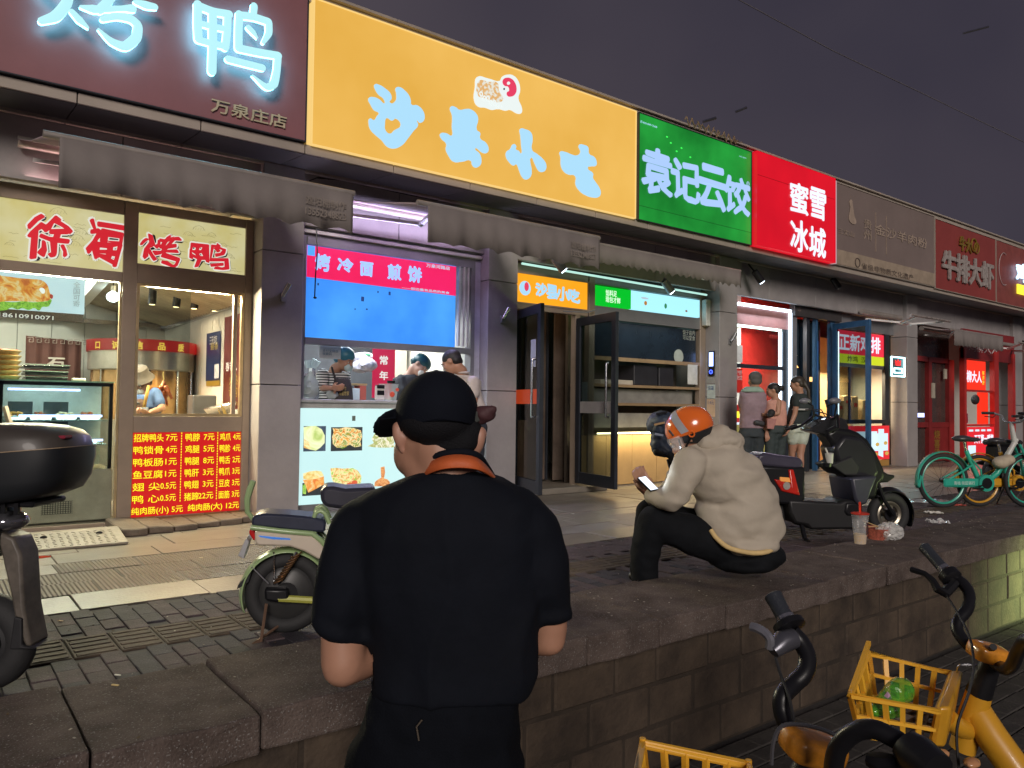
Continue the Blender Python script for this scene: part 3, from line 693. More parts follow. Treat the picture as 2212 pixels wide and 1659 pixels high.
# red priced menu board
b = box('menu_board', 1.437, 2.343, Y0 + .0, Y0 + .03, .054, .768, emi('menu_red', (.62, .012, .012), .85), duck)
MY = emi('menu_yellow', (.95, .88, .02), 1.0)
colx = [(1.445, 1.80), (1.86, 2.115), (2.155, 2.35)]
menu = [[('招牌鸭头', '7元'), ('鸭锁骨', '4元'), ('鸭板肠', '1元'), ('鱼豆腐', '1元'), ('翅 尖', '0.5元'), ('鸭 心', '0.5元')],
        [('鸭脖', '7元'), ('鸡腿', '5元'), ('鸭腿', '8元'), ('鸭肝', '3元'), ('鸭翅', '3元'), ('猪蹄', '22元')],
        [('鸡爪', '4元'), ('鸭胗', '4元'), ('鸭舌', '2元'), ('鸭爪', '3元'), ('豆皮', '3元'), ('面筋', '3元')]]
for c_, (cx0, cx1) in enumerate(colx):
    for r_ in range(6):
        a, p = menu[c_][r_]; z1 = .757 - .104 * r_; z0 = z1 - .068
        w1 = (.235, .12, .095)[c_] ; pw = .10 if len(p) == 2 else .135
        if c_ == 2: pw = .078
        text(a, (cx0, cx0 + w1 - (.02 if '0' in p and c_ == 0 else 0), z0, z1), Y0 - .004, MY, duck, bold=.011)
        text(p, (cx1 - pw, cx1 - (.008 if c_ < 2 else .01), z0 + .006, z1 - .004), Y0 - .004, MY, duck, bold=.011)
for x in (1.825, 2.133):
    for k in range(26): 
        if k == 0: b = MB()
        b.box(x, x + .006, Y0 - .004, Y0, .165 + k * .0235, .165 + k * .0235 + .015)
    b.build('dashed_divider', MY, duck)
text('纯肉肠(小) 5元  纯肉肠(大) 12元', (1.44, 2.338, .064, .135), Y0 - .004, MY, duck, bold=.011)
# door closer/lever on mullion
MB().tube([(1.404,7.277,1.034), (1.437,7.227,1.027), (1.499,7.18,1.012)], [.018, .02, .012], 8).build('lever_handle', BLACK, duck, smooth=True)
MB().beam((0.5339,7.192,0.9781), (0.5727,7.143,0.8262), .03).build('door_handle', FRAME, duck)

# interior of the duck shop
random.seed(3)
it = thing('duck_shop_interior', 'white panelled room seen through the roast duck shop glass', 'room', (1, 9, 0))
for k in range(9): box('wall_panel', -.49 + .34 * k, -.49 + .34 * (k + 1) - .006, 10.4, 10.44, .02, 2.95, WHITEP, it)
for k in range(8): box('side_wall_panel', 2.44, 2.47, 7.18 + .4 * k, 7.18 + .4 * (k + 1) - .006, .02, 1.96 if k > 3 else 1.96, WHITEP, it)
box('side_wall', 2.444, 2.475, 7.2, 10.4, 1.96, 2.9, mat('ceiling_cream', (.5, .45, .34), .6), it)
MB().beam((2.42, 7.2, 2.0), (2.42, 10.4, 1.95), .05, .05).build('wall_rail', STEEL, it)
box('left_wall', -.54, -.5, 7.2, 10.4, .02, 2.9, WHITEP, it)
b = MB()
for k in range(32):
    y = 7.35 + .095 * k; b.tube([(2.43, y, 2.0), (1.3, y, 2.30)], .037, 8)
b.build('corrugated_sheet', mat('corrugated_metal', (.40, .34, .24), .4, metal=.2), it)
MB().beam((1.35, 7.3, 2.3), (1.35, 10.4, 2.02), .10, .14).build('ceiling_beam', WHITEP, it)
MB().beam((-.5, 10.3, 1.98), (2.44, 10.3, 1.98), .05, .05).build('cross_rail', STEEL, it)
light('shop_lamp', (.6, 8.6, 2.55), .9, 95, (1, .93, .78), (0, 0, 0))
light('shop_lamp', (1.8, 8.2, 2.50), .9, 110, (1, .80, .50), (0, 0, 0))
# track spotlights
for i, (x, y) in enumerate(((305, 160), (575, 180), (775, 205), (995, 230))):
    P = Vector((0.2076,1.097,1.194)) if False else None
for i, (a, c) in enumerate((((1.801,8.169,2.149), (1.798,8.177,1.993)), ((2.035,8.177,2.147), (2.025,8.191,1.99)), ((2.208,8.171,2.145), (2.198,8.184,1.988)), ((2.392,8.155,2.139), (2.395,8.159,1.977)))):
    lp = thing('track_spotlight', 'black cylinder spotlight hanging in the duck shop, %s from the left' % ['first', 'second', 'third', 'fourth'][i], 'spotlight', a, group='black cylinder spotlights')
    MB().tube([a, c], [.036, .038], 14).build('lamp_can', BLACK, lp, smooth=True)
    MB().tube([a, (a[0], a[1], a[2] + .30)], .006, 6).build('stem', BLACK, lp)
    q = Vector(c); MB().tube([q, q + Vector((0, 0, -.004))], .028, 12).build('lens', WARML, lp)
t = thing('ceiling_banner', 'red banner with pale characters high behind the duck shop spotlights', 'banner', (1.9, 9.2, 2.35))
box('cloth', *(2.085,9,2.264)[0:1], (2.892,9,2.168)[0], 9.0, 9.01, (2.45,9,2.123)[2], 2.52, mat('dull_red_cloth', (.35, .04, .03)), t)
text('烤鸭买一只', (2.103,2.787,2.189,2.26), 8.995, mat('pale_print', (.6, .45, .3)), t, bold=.02)
# roast-duck light box with picture and phone number
t = thing('duck_light_box', 'lit white poster of a glazed roast duck with a phone number strip', 'poster', (.9, 8.2, 1.9))
X0, X1, ZA, ZB = (0.4529,1.212,1.847,2.192)
box('panel', X0, X1, 8.2, 8.25, 1.85, 2.35, emi('poster_white', (.62, .82, .88), .95), t)
st = (0.4631,1.205,1.771,1.792)
box('strip', st[0], st[1], 8.2, 8.26, st[2], 1.845, mat('brown_pattern', (.06, .045, .04), .5, var=.5, vscale=60), t)
text('18610910071', (0.542,0.9612,1.771,1.808), 8.19, emi('number_white', (.9, .9, .85), .9), t, bold=.02)
text('脆皮烤鸭', (0.5825,0.9973,2.197,2.206), 8.19, mat('brown_print', (.25, .13, .06)), t, bold=.03)
text('全\n国\n可\n寄', (1.113,1.173,1.912,2.146), 8.19, mat('grey_outline', (.35, .42, .45)), t)
duckmat = food('roast_duck_print', [(.45, .05, .01), (.78, .20, .01), (.95, .45, .06), (.95, .75, .35), (.85, .28, .02)], .9, 7)
shape('duck_picture', [(0.4683,2.122),(0.5841,2.134),(0.6877,2.13),(0.7856,2.132),(0.8544,2.13),(0.9016,2.095),(0.9227,2.029),(0.9353,1.994),(0.9246,1.957),(0.8749,1.936),(0.7986,1.927),(0.6932,1.922),(0.5899,1.912),(0.4742,1.901)], 8.185, duckmat, t, thick=.004)
shape('highlight', [(0.8444,2.052),(0.8711,2.058),(0.8874,2.025),(0.8725,2.007),(0.8529,2.022)], 8.18, emi('hl', (.95, .97, .95), 1), t, thick=.002)
shape('beak', [(0.9305,2.007),(0.9462,2.004),(0.9513,1.986),(0.9432,1.967),(0.9315,1.971)], 8.18, emi('dk_red', (.5, .03, .02), .8), t, thick=.002)
shape('lettuce', [(0.4744,1.902),(0.5903,1.908),(0.6566,1.91),(0.7234,1.925),(0.7914,1.922),(0.8599,1.933),(0.9059,1.942),(0.9365,1.963),(0.9337,1.922),(0.915,1.893),(0.8688,1.885),(0.8467,1.851),(0.808,1.87),(0.763,1.848),(0.7175,1.862),(0.6806,1.846),(0.6357,1.859),(0.5923,1.834),(0.4761,1.837)], 8.188, food('lettuce_print', [(.05, .25, .01), (.22, .62, .03), (.45, .8, .10)], .9, 22), t, thick=.004)
# curtain
t = thing('door_curtain', 'maroon cloth curtain with a key pattern border in the back of the duck shop', 'curtain', (.95, 9.9, 1))
cb = (0.9071,1.449,1.257,1.739); b = MB(); pv = []
for k in range(31):
    x = cb[0] + (cb[1] - cb[0]) * k / 30; y = 9.9 + .02 * math.sin(k * .9)
    pv.append((b.bm.verts.new((x, y, cb[2])), b.bm.verts.new((x, y, cb[3] - .0012 * k))))
for P, Q in zip(pv, pv[1:]): b.bm.faces.new((P[0], Q[0], Q[1], P[1]))
b.build('cloth', mat('maroon_cloth', (.11, .045, .035), .8), t, smooth=True)
kb = MB(); z1 = cb[3] - .02
for k in range(8):
    x = cb[0] + .01 + k * .075; kb.tube([(x, 9.865, z1), (x + .055, 9.865, z1), (x + .055, 9.865, z1 - .05), (x + .018, 9.865, z1 - .05), (x + .018, 9.865, z1 - .02), (x + .036, 9.865, z1 - .02)], .0035, 4)
kb.build('key_border', mat('pale_border', (.4, .35, .3)), t)
text('石', (1.117,1.275,1.399,1.506), 9.86, mat('cream_mark', (.55, .5, .42)), t, bold=.05)
# pendant bulb
t = thing('pendant_bulb', 'glowing white bulb hanging behind the duck shop glass', 'lamp', (1.47,8.294,2.212))
MB().tube([(1.47,8.294,2.212), (1.47,8.297,2.155)], .006, 6).build('cord', BLACK, t)
MB().tube([(1.47,8.297,2.155), (1.47,8.299,2.107)], .022, 12).build('socket', mat('cream_plastic', (.6, .55, .45)), t)
MB().ell((1.47,8.301,2.049), (.058, .058, .05), 3).build('bulb', emi('bulb', (.9, 1, 1), 14), t, smooth=True)
light('bulb_light', (1.431,8.079,2.022), .1, 5, (.85, 1, 1), (R(-20), 0, 0))
# display case
case = thing('display_case', 'glass food display case with lit shelves of trays in the duck shop', 'display case', (.9, 7.35, .02))
box('base_panel', .42, 1.325, 7.30, 7.85, .03, .46, mat('cream_metal', (.58, .50, .36), .4), case, .006)
for k in range(3): pass
vg = MB()
for k in range(12): vg.box(.815 + k * .0185, .819 + k * .0185, 7.292, 7.3, .10, .20)
for k in range(7): vg.box(.81, 1.035, 7.29, 7.298, .10 + k * .0165, .103 + k * .0165)
vg.build('vent_grille', BLACK, case); box('vent_plate', .80, 1.045, 7.294, 7.299, .085, .215, mat('cream_metal', (.58, .50, .36)), case)
for (x0, x1) in ((.50, .525), (1.285, 1.312)): box('post', x0, x1, 7.28, 7.31, .46, 1.18, BLACK, case)
box('top_rail', .50, 1.312, 7.28, 7.31, 1.155, 1.185, BLACK, case); box('top_glass', .48, 1.32, 7.27, 7.82, 1.187, 1.197, mat('green_glass_edge', (.3, .5, .35), .1), case)
box('front_glass', .525, 1.285, 7.29, 7.294, .46, 1.155, GLASS, case)
box('back_panel', .50, 1.31, 7.81, 7.84, .46, 1.18, mat('case_back', (.52, .56, .52), .3), case)
for (x0, x1) in ((.60, .78), (.86, 1.05)): box('back_window', x0, x1, 7.8, 7.808, .50, 1.02, mat('case_dark', (.06, .07, .07), .2), case)
for z in (.66, .86): box('shelf', .525, 1.285, 7.32, 7.8, z, z + .008, mat('shelf_glass', (.45, .55, .52), .1), case)
CB = emi('led_cool', (.45, .6, 1.0), 6)
for z_ in (1.10, .89, .69): light('case_lamp', (.92, 7.36, z_), .7, 3.2, (.85, 1, .95), (R(40), 0, 0), .04)
for x0, x1, z in ((.56, 1.07, 1.12), (.64, 1.24, .905), (.6, 1.25, .70)): MB().tube([(x0, 7.33, z), (x1, 7.33, z)], .009, 8).build('led_tube', CB, case)
def pan(x0, x1, y0, y1, z, lab, fm, grp, heap=.03, h=.03, tilt=0):
    t = thing('food_tray', lab, 'tray', ((x0 + x1) / 2, (y0 + y1) / 2, z), group=grp)
    b = MB(); i = .012
    A = [(x0, y0), (x1, y0), (x1, y1), (x0, y1)]; B = [(x0 + i, y0 + i), (x1 - i, y0 + i), (x1 - i, y1 - i), (x0 + i, y1 - i)]
    va = [b.bm.verts.new((*p, z + h)) for p in A]; vb = [b.bm.verts.new((*p, z)) for p in B]; vc = [b.bm.verts.new((p[0] * .985 + .015 * (x0 + x1) / 2, p[1] * .985 + .015 * (y0 + y1) / 2, z + h)) for p in A]
    for k in range(4): b.bm.faces.new((va[k], va[(k + 1) % 4], vb[(k + 1) % 4], vb[k])); b.bm.faces.new((va[k], va[(k + 1) % 4], vc[(k + 1) % 4], vc[k]))
    b.bm.faces.new(vb); b.build('pan', mat('tray_steel', (.45, .45, .44), .3, metal=.8), t)
    f = MB(); random.seed(int(x0 * 1000))
    for k in range(16):
        f.ell((random.uniform(x0 + .03, x1 - .03), random.uniform(y0 + .03, y1 - .03), z + h + random.uniform(-.012, heap)), (random.uniform(.012, .028), random.uniform(.01, .02), random.uniform(.006, .014)), 1)
    setp(f.build('food', fm, t, smooth=True), kind='stuff'); return t
F1 = mat('fried_noodle_food', (.62, .30, .05), .5, var=.5, vscale=40); F2 = mat('glazed_meat', (.34, .08, .02), .3, var=.5, vscale=40); F3 = mat('pale_food', (.6, .5, .3), .5, var=.3, vscale=40)
g = 'steel trays in the display case'
for i, (x0, x1, fm, lb) in enumerate(((.545, .70, F1, 'shallow steel tray of yellow noodles on the upper shelf of the display case'), (.715, .88, F2, 'steel tray of orange brown meat on the upper shelf of the display case'), (.90, 1.06, F3, 'steel tray with pale food, third along the upper case shelf'), (1.075, 1.235, F2, 'steel tray nearest the right end of the upper case shelf'))):
    pan(x0, x1, 7.36, 7.7, .872, lb, fm, g)
for i, (x0, x1) in enumerate(((.56, .76), (.79, .99), (1.02, 1.22))): pan(x0, x1, 7.36, 7.7, .670, ['left', 'middle', 'right'][i] + ' steel tray on the lower shelf of the display case', (F3, F2, F3)[i], g, .015)
# stack of tubs on the case
for k in range(6):
    z = 1.198 + .041 * k; o = MB(); s_ = .115 - .003 * (k == 5)
    t = thing('food_tub', ['bottom tub of the stack on the display case', 'second tub up in the stack on the case', 'third tub up in the stack on the case', 'fourth tub up in the stack on the case', 'fifth tub up, just under the red topped one', 'top tub of the stack, filled with reddish food'][k], 'food tub', (.545, 7.5, z), group='stacked plastic tubs of food')
    MB().lathe([(s_ * .82, 0), (s_, .026), (s_ * 1.04, .028), (s_ * 1.04, .032)], (.545, 7.5, z), seg=24).build('tub', mat('clear_tub', (.55, .42, .22), .2, var=.3, vscale=20), t, smooth=True)
    MB().lathe([(s_ * .9, .030), (s_ * .8, .040), (.01, .041)], (.545, 7.5, z), seg=20).build('food', F2 if k == 5 else F1, t)
for i, (z, w) in enumerate(((1.198, .30), (1.245, .31), (1.30, .33))):
    t = thing('baking_tray', ['lowest', 'middle', 'topmost'][i] + ' black baking tray stacked on the display case', 'tray', (.84, 7.6, z), group='black baking trays on the case')
    MB().box(.84 - w / 2, .84 + w / 2, 7.45, 7.75, z, z + .022, .004).build('tray_body', BLACK, t)
    MB().tube([(.84 - w / 2, 7.45, z + .03), (.84 + w / 2, 7.45, z + .03), (.84 + w / 2, 7.75, z + .03), (.84 - w / 2, 7.75, z + .03)], .005, 6, closed=True).build('rim', STEEL, t)
t = thing('foam_box', 'small cream box lying on the right end of the display case', 'box', (1.08, 7.5, 1.198)); box('box', 1.03, 1.13, 7.46, 7.54, 1.198, 1.225, mat('cream_plastic', (.6, .55, .45)), t, .006)
# roast drum
ov = thing('roasting_drum', 'large steel duck roasting drum with a red lettered band', 'oven', (1.9, 9.1, .02))
oc = (1.93, 9.15, 0); OR = .52
MB().lathe([(OR, 1.36), (OR * 1.02, 1.37), (OR * 1.02, 1.62), (OR * .9, 1.66)], oc, seg=48).build('hood', mat('oven_steel', (.5, .46, .4), .28, metal=.85), ov, smooth=True)
MB().lathe([(OR * 1.05, 1.56), (OR * 1.05, 1.68)], oc, seg=48, cap=False).build('red_band', emi('band_red', (.45, .01, .01), .55), ov, smooth=True)
MB().lathe([(OR * .96, .3), (OR * .96, 1.36)], oc, seg=48, cap=False).build('glass_drum', mat('amber_glass', (.42, .26, .12), .15, metal=.6, var=.5, vscale=3), ov, smooth=True)
MB().lathe([(OR * .98, .02), (OR * .98, .85)], oc, seg=48).build('drum_base', MATS['oven_steel'], ov, smooth=True)
for a in (-150, -120, -95, -60, -30): MB().tube([(oc[0] + OR * .99 * math.cos(R(a)), oc[1] + OR * .99 * math.sin(R(a)), .85), (oc[0] + OR * .99 * math.cos(R(a)), oc[1] + OR * .99 * math.sin(R(a)), 1.36)], .012, 6).build('upright', STEEL, ov)
for i, ch in enumerate('口诚信品质'):
    a = R(-152 + i * 23); me = text_mesh(ch, .03); cx_ = Vector((oc[0] + OR * 1.056 * math.cos(a), oc[1] + OR * 1.056 * math.sin(a), 1.58)); tx = Vector((-math.sin(a), math.cos(a), 0))
    xs_ = [v.co.x for v in me.vertices]; mx_ = (min(xs_) + max(xs_)) / 2
    for v in me.vertices: v.co = cx_ + tx * ((v.co.x - mx_) * .085) + Vector((0, 0, v.co.y * .085))
    me.materials.clear(); link('band_letter', me, emi('letter_gold', (.9, .6, .08), .9), ov)
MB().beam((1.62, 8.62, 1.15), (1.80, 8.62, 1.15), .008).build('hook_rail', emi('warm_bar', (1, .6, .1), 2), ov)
t = thing('hanging_duck', 'glazed reddish roast duck hanging from a hook by the drum', 'roast duck', (1.946,8.276,1.335))
blob('duck_body', [('e', (1.948,8.282,1.126), (.05, .05, .075)), ('c', (1.949,8.278,1.235), .014, (1.947,8.281,1.171), .035), ('c', (1.956,8.211,1.18), .022, (2.002,8.18,1.072), .014), ('c', (1.916,8.242,1.179), .02, (1.907,8.251,1.134), .014), ('c', (1.96,8.275,1.071), .02, (1.984,8.259,0.9988), .01)], F2, t, voxel=.008, smooth=3, wr=.004, wrs=40)
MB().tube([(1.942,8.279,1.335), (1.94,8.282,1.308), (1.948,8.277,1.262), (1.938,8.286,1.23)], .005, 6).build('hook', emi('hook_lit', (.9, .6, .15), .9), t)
light('case_top_fill', (.95, 7.4, 2.0), 1.0, 100, (1, .87, .60), (R(-38), 0, 0), .1)  # added area light that throws shop light out onto the slabs
light('window_fill', (1.9, 7.25, 1.98), .7, 60, (1, .82, .5), (R(-40), 0, 0), .06)  # another added area light, spills warm light out through the window
light('drum_lamp', (1.75, 8.45, 1.32), .15, 16, (1, .55, .18), (0, 0, 0))
# counter behind window, machine, posters
t = thing('serving_counter', 'pale counter top just inside the duck shop window', 'counter', (1.9, 7.4, 0))
box('counter_top', 1.40, 2.42, 7.17, 7.62, .875, .905, mat('cream_metal', (.58, .50, .36)), t); box('counter_front', 1.42, 2.41, 7.2, 7.6, .05, .874, MATS['cream_metal'], t)
t = thing('dark_box_machine', 'dark square machine standing on the counter in the duck shop', 'machine', (2.193,7.75,0.9254)); bx = (2.09,2.313,0.9259,1.101)
box('body', bx[0], bx[1], 7.75, 7.95, .905, bx[3], mat('machine_grey', (.07, .07, .07), .4), t, .01); box('stand', bx[0] + .03, bx[1] - .03, 7.78, 7.93, .6, .905, BLACK, t)
t = thing('steel_wok', 'large steel wok with wooden skewers at the right of the duck counter', 'wok', (2.25, 7.45, .905))
MB().lathe([(.03, .0), (.09, .02), (.13, .06), (.15, .10)], (2.27, 7.42, .905), (-.25, 0, 1), seg=24, cap=False).build('bowl', STEEL, t, smooth=True)
sk = MB()
for p, q in (((2.19,7.281,0.9656), (2.21,7.267,0.9076)), ((2.209,7.265,1.016), (2.237,7.247,0.908)), ((2.228,7.276,0.9911), (2.253,7.26,0.9078)), ((2.241,7.279,0.9828), (2.266,7.262,0.9061))): sk.tube([p, q], .005, 5)
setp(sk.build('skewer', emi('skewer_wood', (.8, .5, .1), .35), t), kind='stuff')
t = thing('blue_poster', 'dark blue poster with white and yellow lettering on the duck shop side wall', 'poster', (2.42, 8.5, 1.4))
def wallpatch(name, yz, m, par, x=2.432, e=.003): return box(name, x - e, x, yz[0], yz[1], yz[2], yz[3], m, par)
wallpatch('sheet', (8.062,8.54,1.259,1.769), emi('navy_print', (.02, .05, .16), .25, (.05, .10, .25), scale=3), t)
wallpatch('foot_strip', (8.058,8.522,1.206,1.265), emi('amber_print', (.75, .42, .05), .4), t)
text_x('三天试吃', (8.165,8.423,1.64,1.732), 2.427, mat('white_print', (.7, .7, .7)), t, .02); text_x('最香', (8.13,8.385,1.582,1.658), 2.427, emi('yellow_print', (.8, .6, .1), .4), t, .03)
wallpatch('picture', (8.077,8.225,1.283,1.427), MATS['white_print'], t, 2.428)
t = thing('red_poster', 'tall red festival poster with gold characters at the duck shop window edge', 'poster', (2.42, 7.6, 1.4))
wallpatch('sheet', (7.477,7.947,0.9739,1.895), emi('festive_red', (.22, .015, .012), .35, (.42, .12, .10), scale=4), t, 2.436)
text_x('春节礼', (7.515,7.862,1.345,1.437), 2.427, MATS['white_print'], t, .02)
text_x('火热\n订购', (7.483,7.745,1.087,1.311), 2.427, MATS['yellow_print'], t, .02)
text_x('18610910071', (7.477,7.839,1.004,1.042), 2.427, MATS['yellow_print'], t, .02)
# doorstep and ramps
stp = thing('stone_doorstep', 'broken dark stone doorstep under the duck menu board', 'step', (1.9, 6.85, 0))
random.seed(8)
for k in range(6):
    x = 1.24 + .195 * k; m = MB(); m.box(x + .003, x + .19, 6.42 + random.uniform(0, .04) + .04 * k, 7.08, .0, .055 + random.uniform(-.01, .008), .008); 
    bmesh.ops.subdivide_edges(m.bm, edges=m.bm.edges[:], cuts=2, use_grid_fill=True)
    for v in m.bm.verts: v.co += Vector((0, .012 * noise.noise(v.co * 11), .010 * noise.noise(v.co * 9)))
    m.build('stone', mat('dark_step_stone', (.13, .10, .075), .6, bump=.8, var=.3), stp)
CHK = mat('checker_plate', (.22, .19, .15), .5, bump=1, bscale=30)
for i, (x0, x1) in enumerate(((-.05, .60), (.605, 1.225))):
    t = thing('ramp_plate', ['left checker plate ramp at the duck shop door', 'right checker plate ramp beside the stone doorstep'][i], 'ramp', ((x0 + x1) / 2, 6.3, 0), group='checker plate ramps')
    MB().prism([(x0, 6.10, .004), (x0, 6.52, .004), (x0, 6.52, .08), (x0, 6.46, .08), (x0, 6.10, .022)], (x1 - x0, 0, 0)).build('wedge', CHK, t, bevel=.004)
    st_ = MB(); random.seed(i)
    for r_ in range(7):
        for c_ in range(13):
            x = x0 + .03 + c_ * .047; y = 6.13 + r_ * .046; z = .022 + (y - 6.10) * .161
            if x < x1 - .03:
                a = R(45 if (r_ + c_) % 2 else -45); st_.box(-.014, .014, -.003, .003, -.001, .004, mtx=Matrix.Translation((x, y, z)) @ Matrix.Rotation(R(9.1), 4, 'X') @ Matrix.Rotation(a, 4, 'Z'))
    setp(st_.build('tread', CHK, t), kind='stuff')
    for xx in ((x0 + .40,) if i == 0 else (x0 + .12, x0 + .47)): MB().tube([(xx, 6.34, .058), (xx, 6.345, .0645)], .022, 14).build('bolt_hole', BLACKM, t)
t = thing('red_strap', 'thin orange red plastic strap lying on the slabs by the ramp', 'strap', (.45, 5.7, 0)); MB().tube([(0.5794,5.947,0.005), (0.6269,5.918,0.008), (0.7143,5.878,0.005), (0.6617,5.864,0.006), (0.5837,5.886,0.005)], .005, 5).build('strap_loop', mat('red_plastic', (.6, .08, .03), .3), t)

# ================================================================ pancake window
pc = thing('pancake_window', 'serving window with a blue lit menu board and white picture counter', 'shopfront', (3.85, 7, 0))
YP = 7.0
box('header', 2.81, 4.925, YP, YP + .15, 2.63, 2.74, FRAMEG, pc); box('header_lip', 2.81, 4.925, YP - .05, YP, 2.66, 2.69, mat('white_arm', (.6, .58, .56)), pc)
box('jamb', 2.81, 2.895, YP, YP + .1, .05, 2.63, FRAMEG, pc); box('jamb', 4.80, 4.85, YP - .01, YP + .1, .05, 2.63, FRAMEG, pc)
for x in (4.64, 4.70, 4.755): box('sliding_stile', x, x + .022, YP - .005, YP + .04, 1.68, 2.56, mat('white_arm', (.6, .58, .56)), pc)
box('mid_rail', 2.895, 4.80, YP - .012, YP + .06, 1.60, 1.665, FRAMEG, pc); box('top_rail', 2.895, 4.80, YP - .012, YP + .06, 2.555, 2.63, FRAMEG, pc)
box('reveal_panel', 4.85, 4.925, YP - .005, YP + .1, .05, 2.63, mat('blue_white_panel', (.5, .5, .55), .4), pc)
box('menu_board', 2.897, 4.60, YP + .0, YP + .04, 1.667, 2.55, emi('menu_blue', (.014, .17, .80), .95, (.09, .42, 1.0), scale=1.1, lo=.3, hi=.72), pc)
MB().prism([(2.897, YP - .004, 2.243), (4.60, YP - .004, 2.226), (4.60, YP - .004, 2.545), (2.897, YP - .004, 2.548)], (0, .003, 0)).build('red_strip', emi('pink_red', (.85, .012, .10), .88, (.95, .02, .16), scale=1.2), pc)
box('blue_corner', 2.90, 2.975, YP - .008, YP - .005, 2.45, 2.545, emi('menu_blue2', (.08, .35, .95), 1), pc)
LB = emi('letter_lilac_blue', (.32, .50, 1.0), 1.1)
for ch, b in (('烤', (2.985,3.126,2.322,2.475)), ('冷', (3.214,3.375,2.339,2.466)), ('面', (3.455,3.59,2.322,2.461)), ('煎', (3.765,3.911,2.321,2.472)), ('饼', (4,4.156,2.319,2.477))):
    text(ch, b, YP - .01, LB, pc, bold=.06, jitter=.02)
text('万泉河路店', (4.218,4.515,2.496,2.534), YP - .01, WHB, pc, bold=.015); text('——街边最有品质的美食', (3.927,4.513,2.236,2.261), YP - .01, WHB, pc, bold=.015)
dk = MB()
for (x, y, w, h) in ((417, 408, 14, 26), (566, 377, 8, 18), (503, 370, 4, 12), (440, 466, 8, 8), (376, 465, 5, 6), (172, 325, 6, 10), (140, 320, 5, 8)): pass
for b in ((3.474,3.503,2.063,2.109), (3.781,3.801,2.154,2.189), (3.653,3.664,2.163,2.184), (3.528,3.546,1.98,1.994), (3.403,3.415,1.972,1.983), (3.01,3.023,2.174,2.195)): dk.box(b[0], b[1], YP - .004, YP, b[2], b[3])
dk.build('bare_patch', mat('dark_blue_patch', (.01, .05, .2)), pc)
MB().tube([(2.901,6.797,2.67), (2.906,6.776,2.446), (2.899,6.79,2.227), (2.898,6.798,2.024)], .006, 6).ell((2.901,6.796,2.021), (.02, .015, .012), 1).build('hanging_plug_cord', BLACK, pc)
box('counter_top', 2.81, 4.80, 6.93, 7.75, 1.045, 1.075, mat('counter_steel', (.55, .56, .54), .3, metal=.3), pc, .004)
box('counter_edge', 2.81, 4.80, 6.96, 7.02, .992, 1.044, mat('counter_steel', (.55, .56, .54)), pc)
box('picture_counter', 2.83, 4.80, 6.98, 7.1, .075, .99, emi('counter_white', (.56, .84, .84), .92, (.66, .92, .90), scale=1), pc)
box('plinth', 2.83, 4.92, 6.985, 7.1, .0, .073, FRAMEG, pc)
def pic(outl, cols, sc_, name='food_picture'): return shape(name, outl, 6.975, food('food_print', cols, 1.0, sc_), pc, thick=.006, smooth=0)
OR_ = [(.55, .10, .02), (.85, .45, .08), (.95, .80, .45), (.15, .30, .03), (.80, .30, .05)]
G_ = [(.10, .30, .02), (.55, .70, .15), (.90, .80, .40), (.80, .35, .08), (.35, .55, .08)]
box('picture_back', *(3.17,3.503,0.5742,0.8069)[:2], 6.977, 6.98, *(3.17,3.503,0.5742,0.8069)[2:], mat('slate_print', (.06, .08, .09)), pc)
box('picture_back', *(2.892,3.116,0.5787,0.8187)[:2], 6.977, 6.98, *(2.892,3.116,0.5787,0.8187)[2:], mat('slate_blue_print', (.10, .16, .25)), pc)
box('picture_back', *(2.891,3.11,0.1587,0.281)[:2], 6.977, 6.98, *(2.891,3.11,0.1587,0.281)[2:], mat('slate_print', (.06, .08, .09)), pc)
pic([(2.891,0.8088),(2.948,0.8185),(3.011,0.8201),(3.071,0.7874),(3.104,0.7262),(3.103,0.6553),(3.058,0.6107),(3.016,0.5844),(2.952,0.5981),(2.895,0.6393)], [(.45, .60, .15), (.78, .85, .40), (.85, .90, .60), (.70, .70, .30)], 4)
pic([(2.894,0.6991),(2.94,0.6684),(2.963,0.6178),(2.952,0.5981),(2.896,0.6144)], [(.7, .3, .06), (.85, .6, .2), (.9, .75, .4)], 9)
pic([(3.185,0.7967),(3.251,0.7911),(3.317,0.8061),(3.396,0.8003),(3.482,0.7736),(3.499,0.7106),(3.479,0.6638),(3.491,0.6165),(3.423,0.6076),(3.366,0.6347),(3.31,0.6101),(3.232,0.6067),(3.19,0.6434),(3.181,0.715),(3.196,0.7557)], OR_, 16)
pic([(3.224,0.6225),(3.285,0.652),(3.306,0.6877),(3.34,0.651),(3.33,0.6099),(3.286,0.5954)], [(.03, .12, .01), (.15, .35, .03)], 25)
pic([(3.561,0.615),(3.63,0.6452),(3.606,0.6879),(3.646,0.7509),(3.681,0.7558),(3.68,0.8197),(3.733,0.8226),(3.818,0.792),(3.856,0.7056),(3.858,0.5978),(3.75,0.5949),(3.631,0.6029)], [(.85, .60, .30), (.9, .88, .70), (.35, .40, .08), (.92, .85, .65)], 11)
pic([(2.895,0.3706),(2.957,0.3878),(3.02,0.3933),(3.074,0.385),(3.102,0.3414),(3.022,0.3148),(2.959,0.3078),(2.898,0.3207)], [(.75, .45, .10), (.9, .75, .3), (.85, .80, .55)], 13)
pic([(2.895,0.311),(3.022,0.3149),(3.102,0.3364),(3.106,0.2603),(3.034,0.2239),(2.95,0.1886),(2.928,0.2396)], [(.75, .12, .02), (.85, .40, .08), (.90, .70, .4)], 10)
pic([(2.892,0.2615),(2.917,0.2702),(2.928,0.2298),(2.924,0.1753),(2.894,0.182)], [(.10, .35, .02), (.5, .75, .15)], 22)
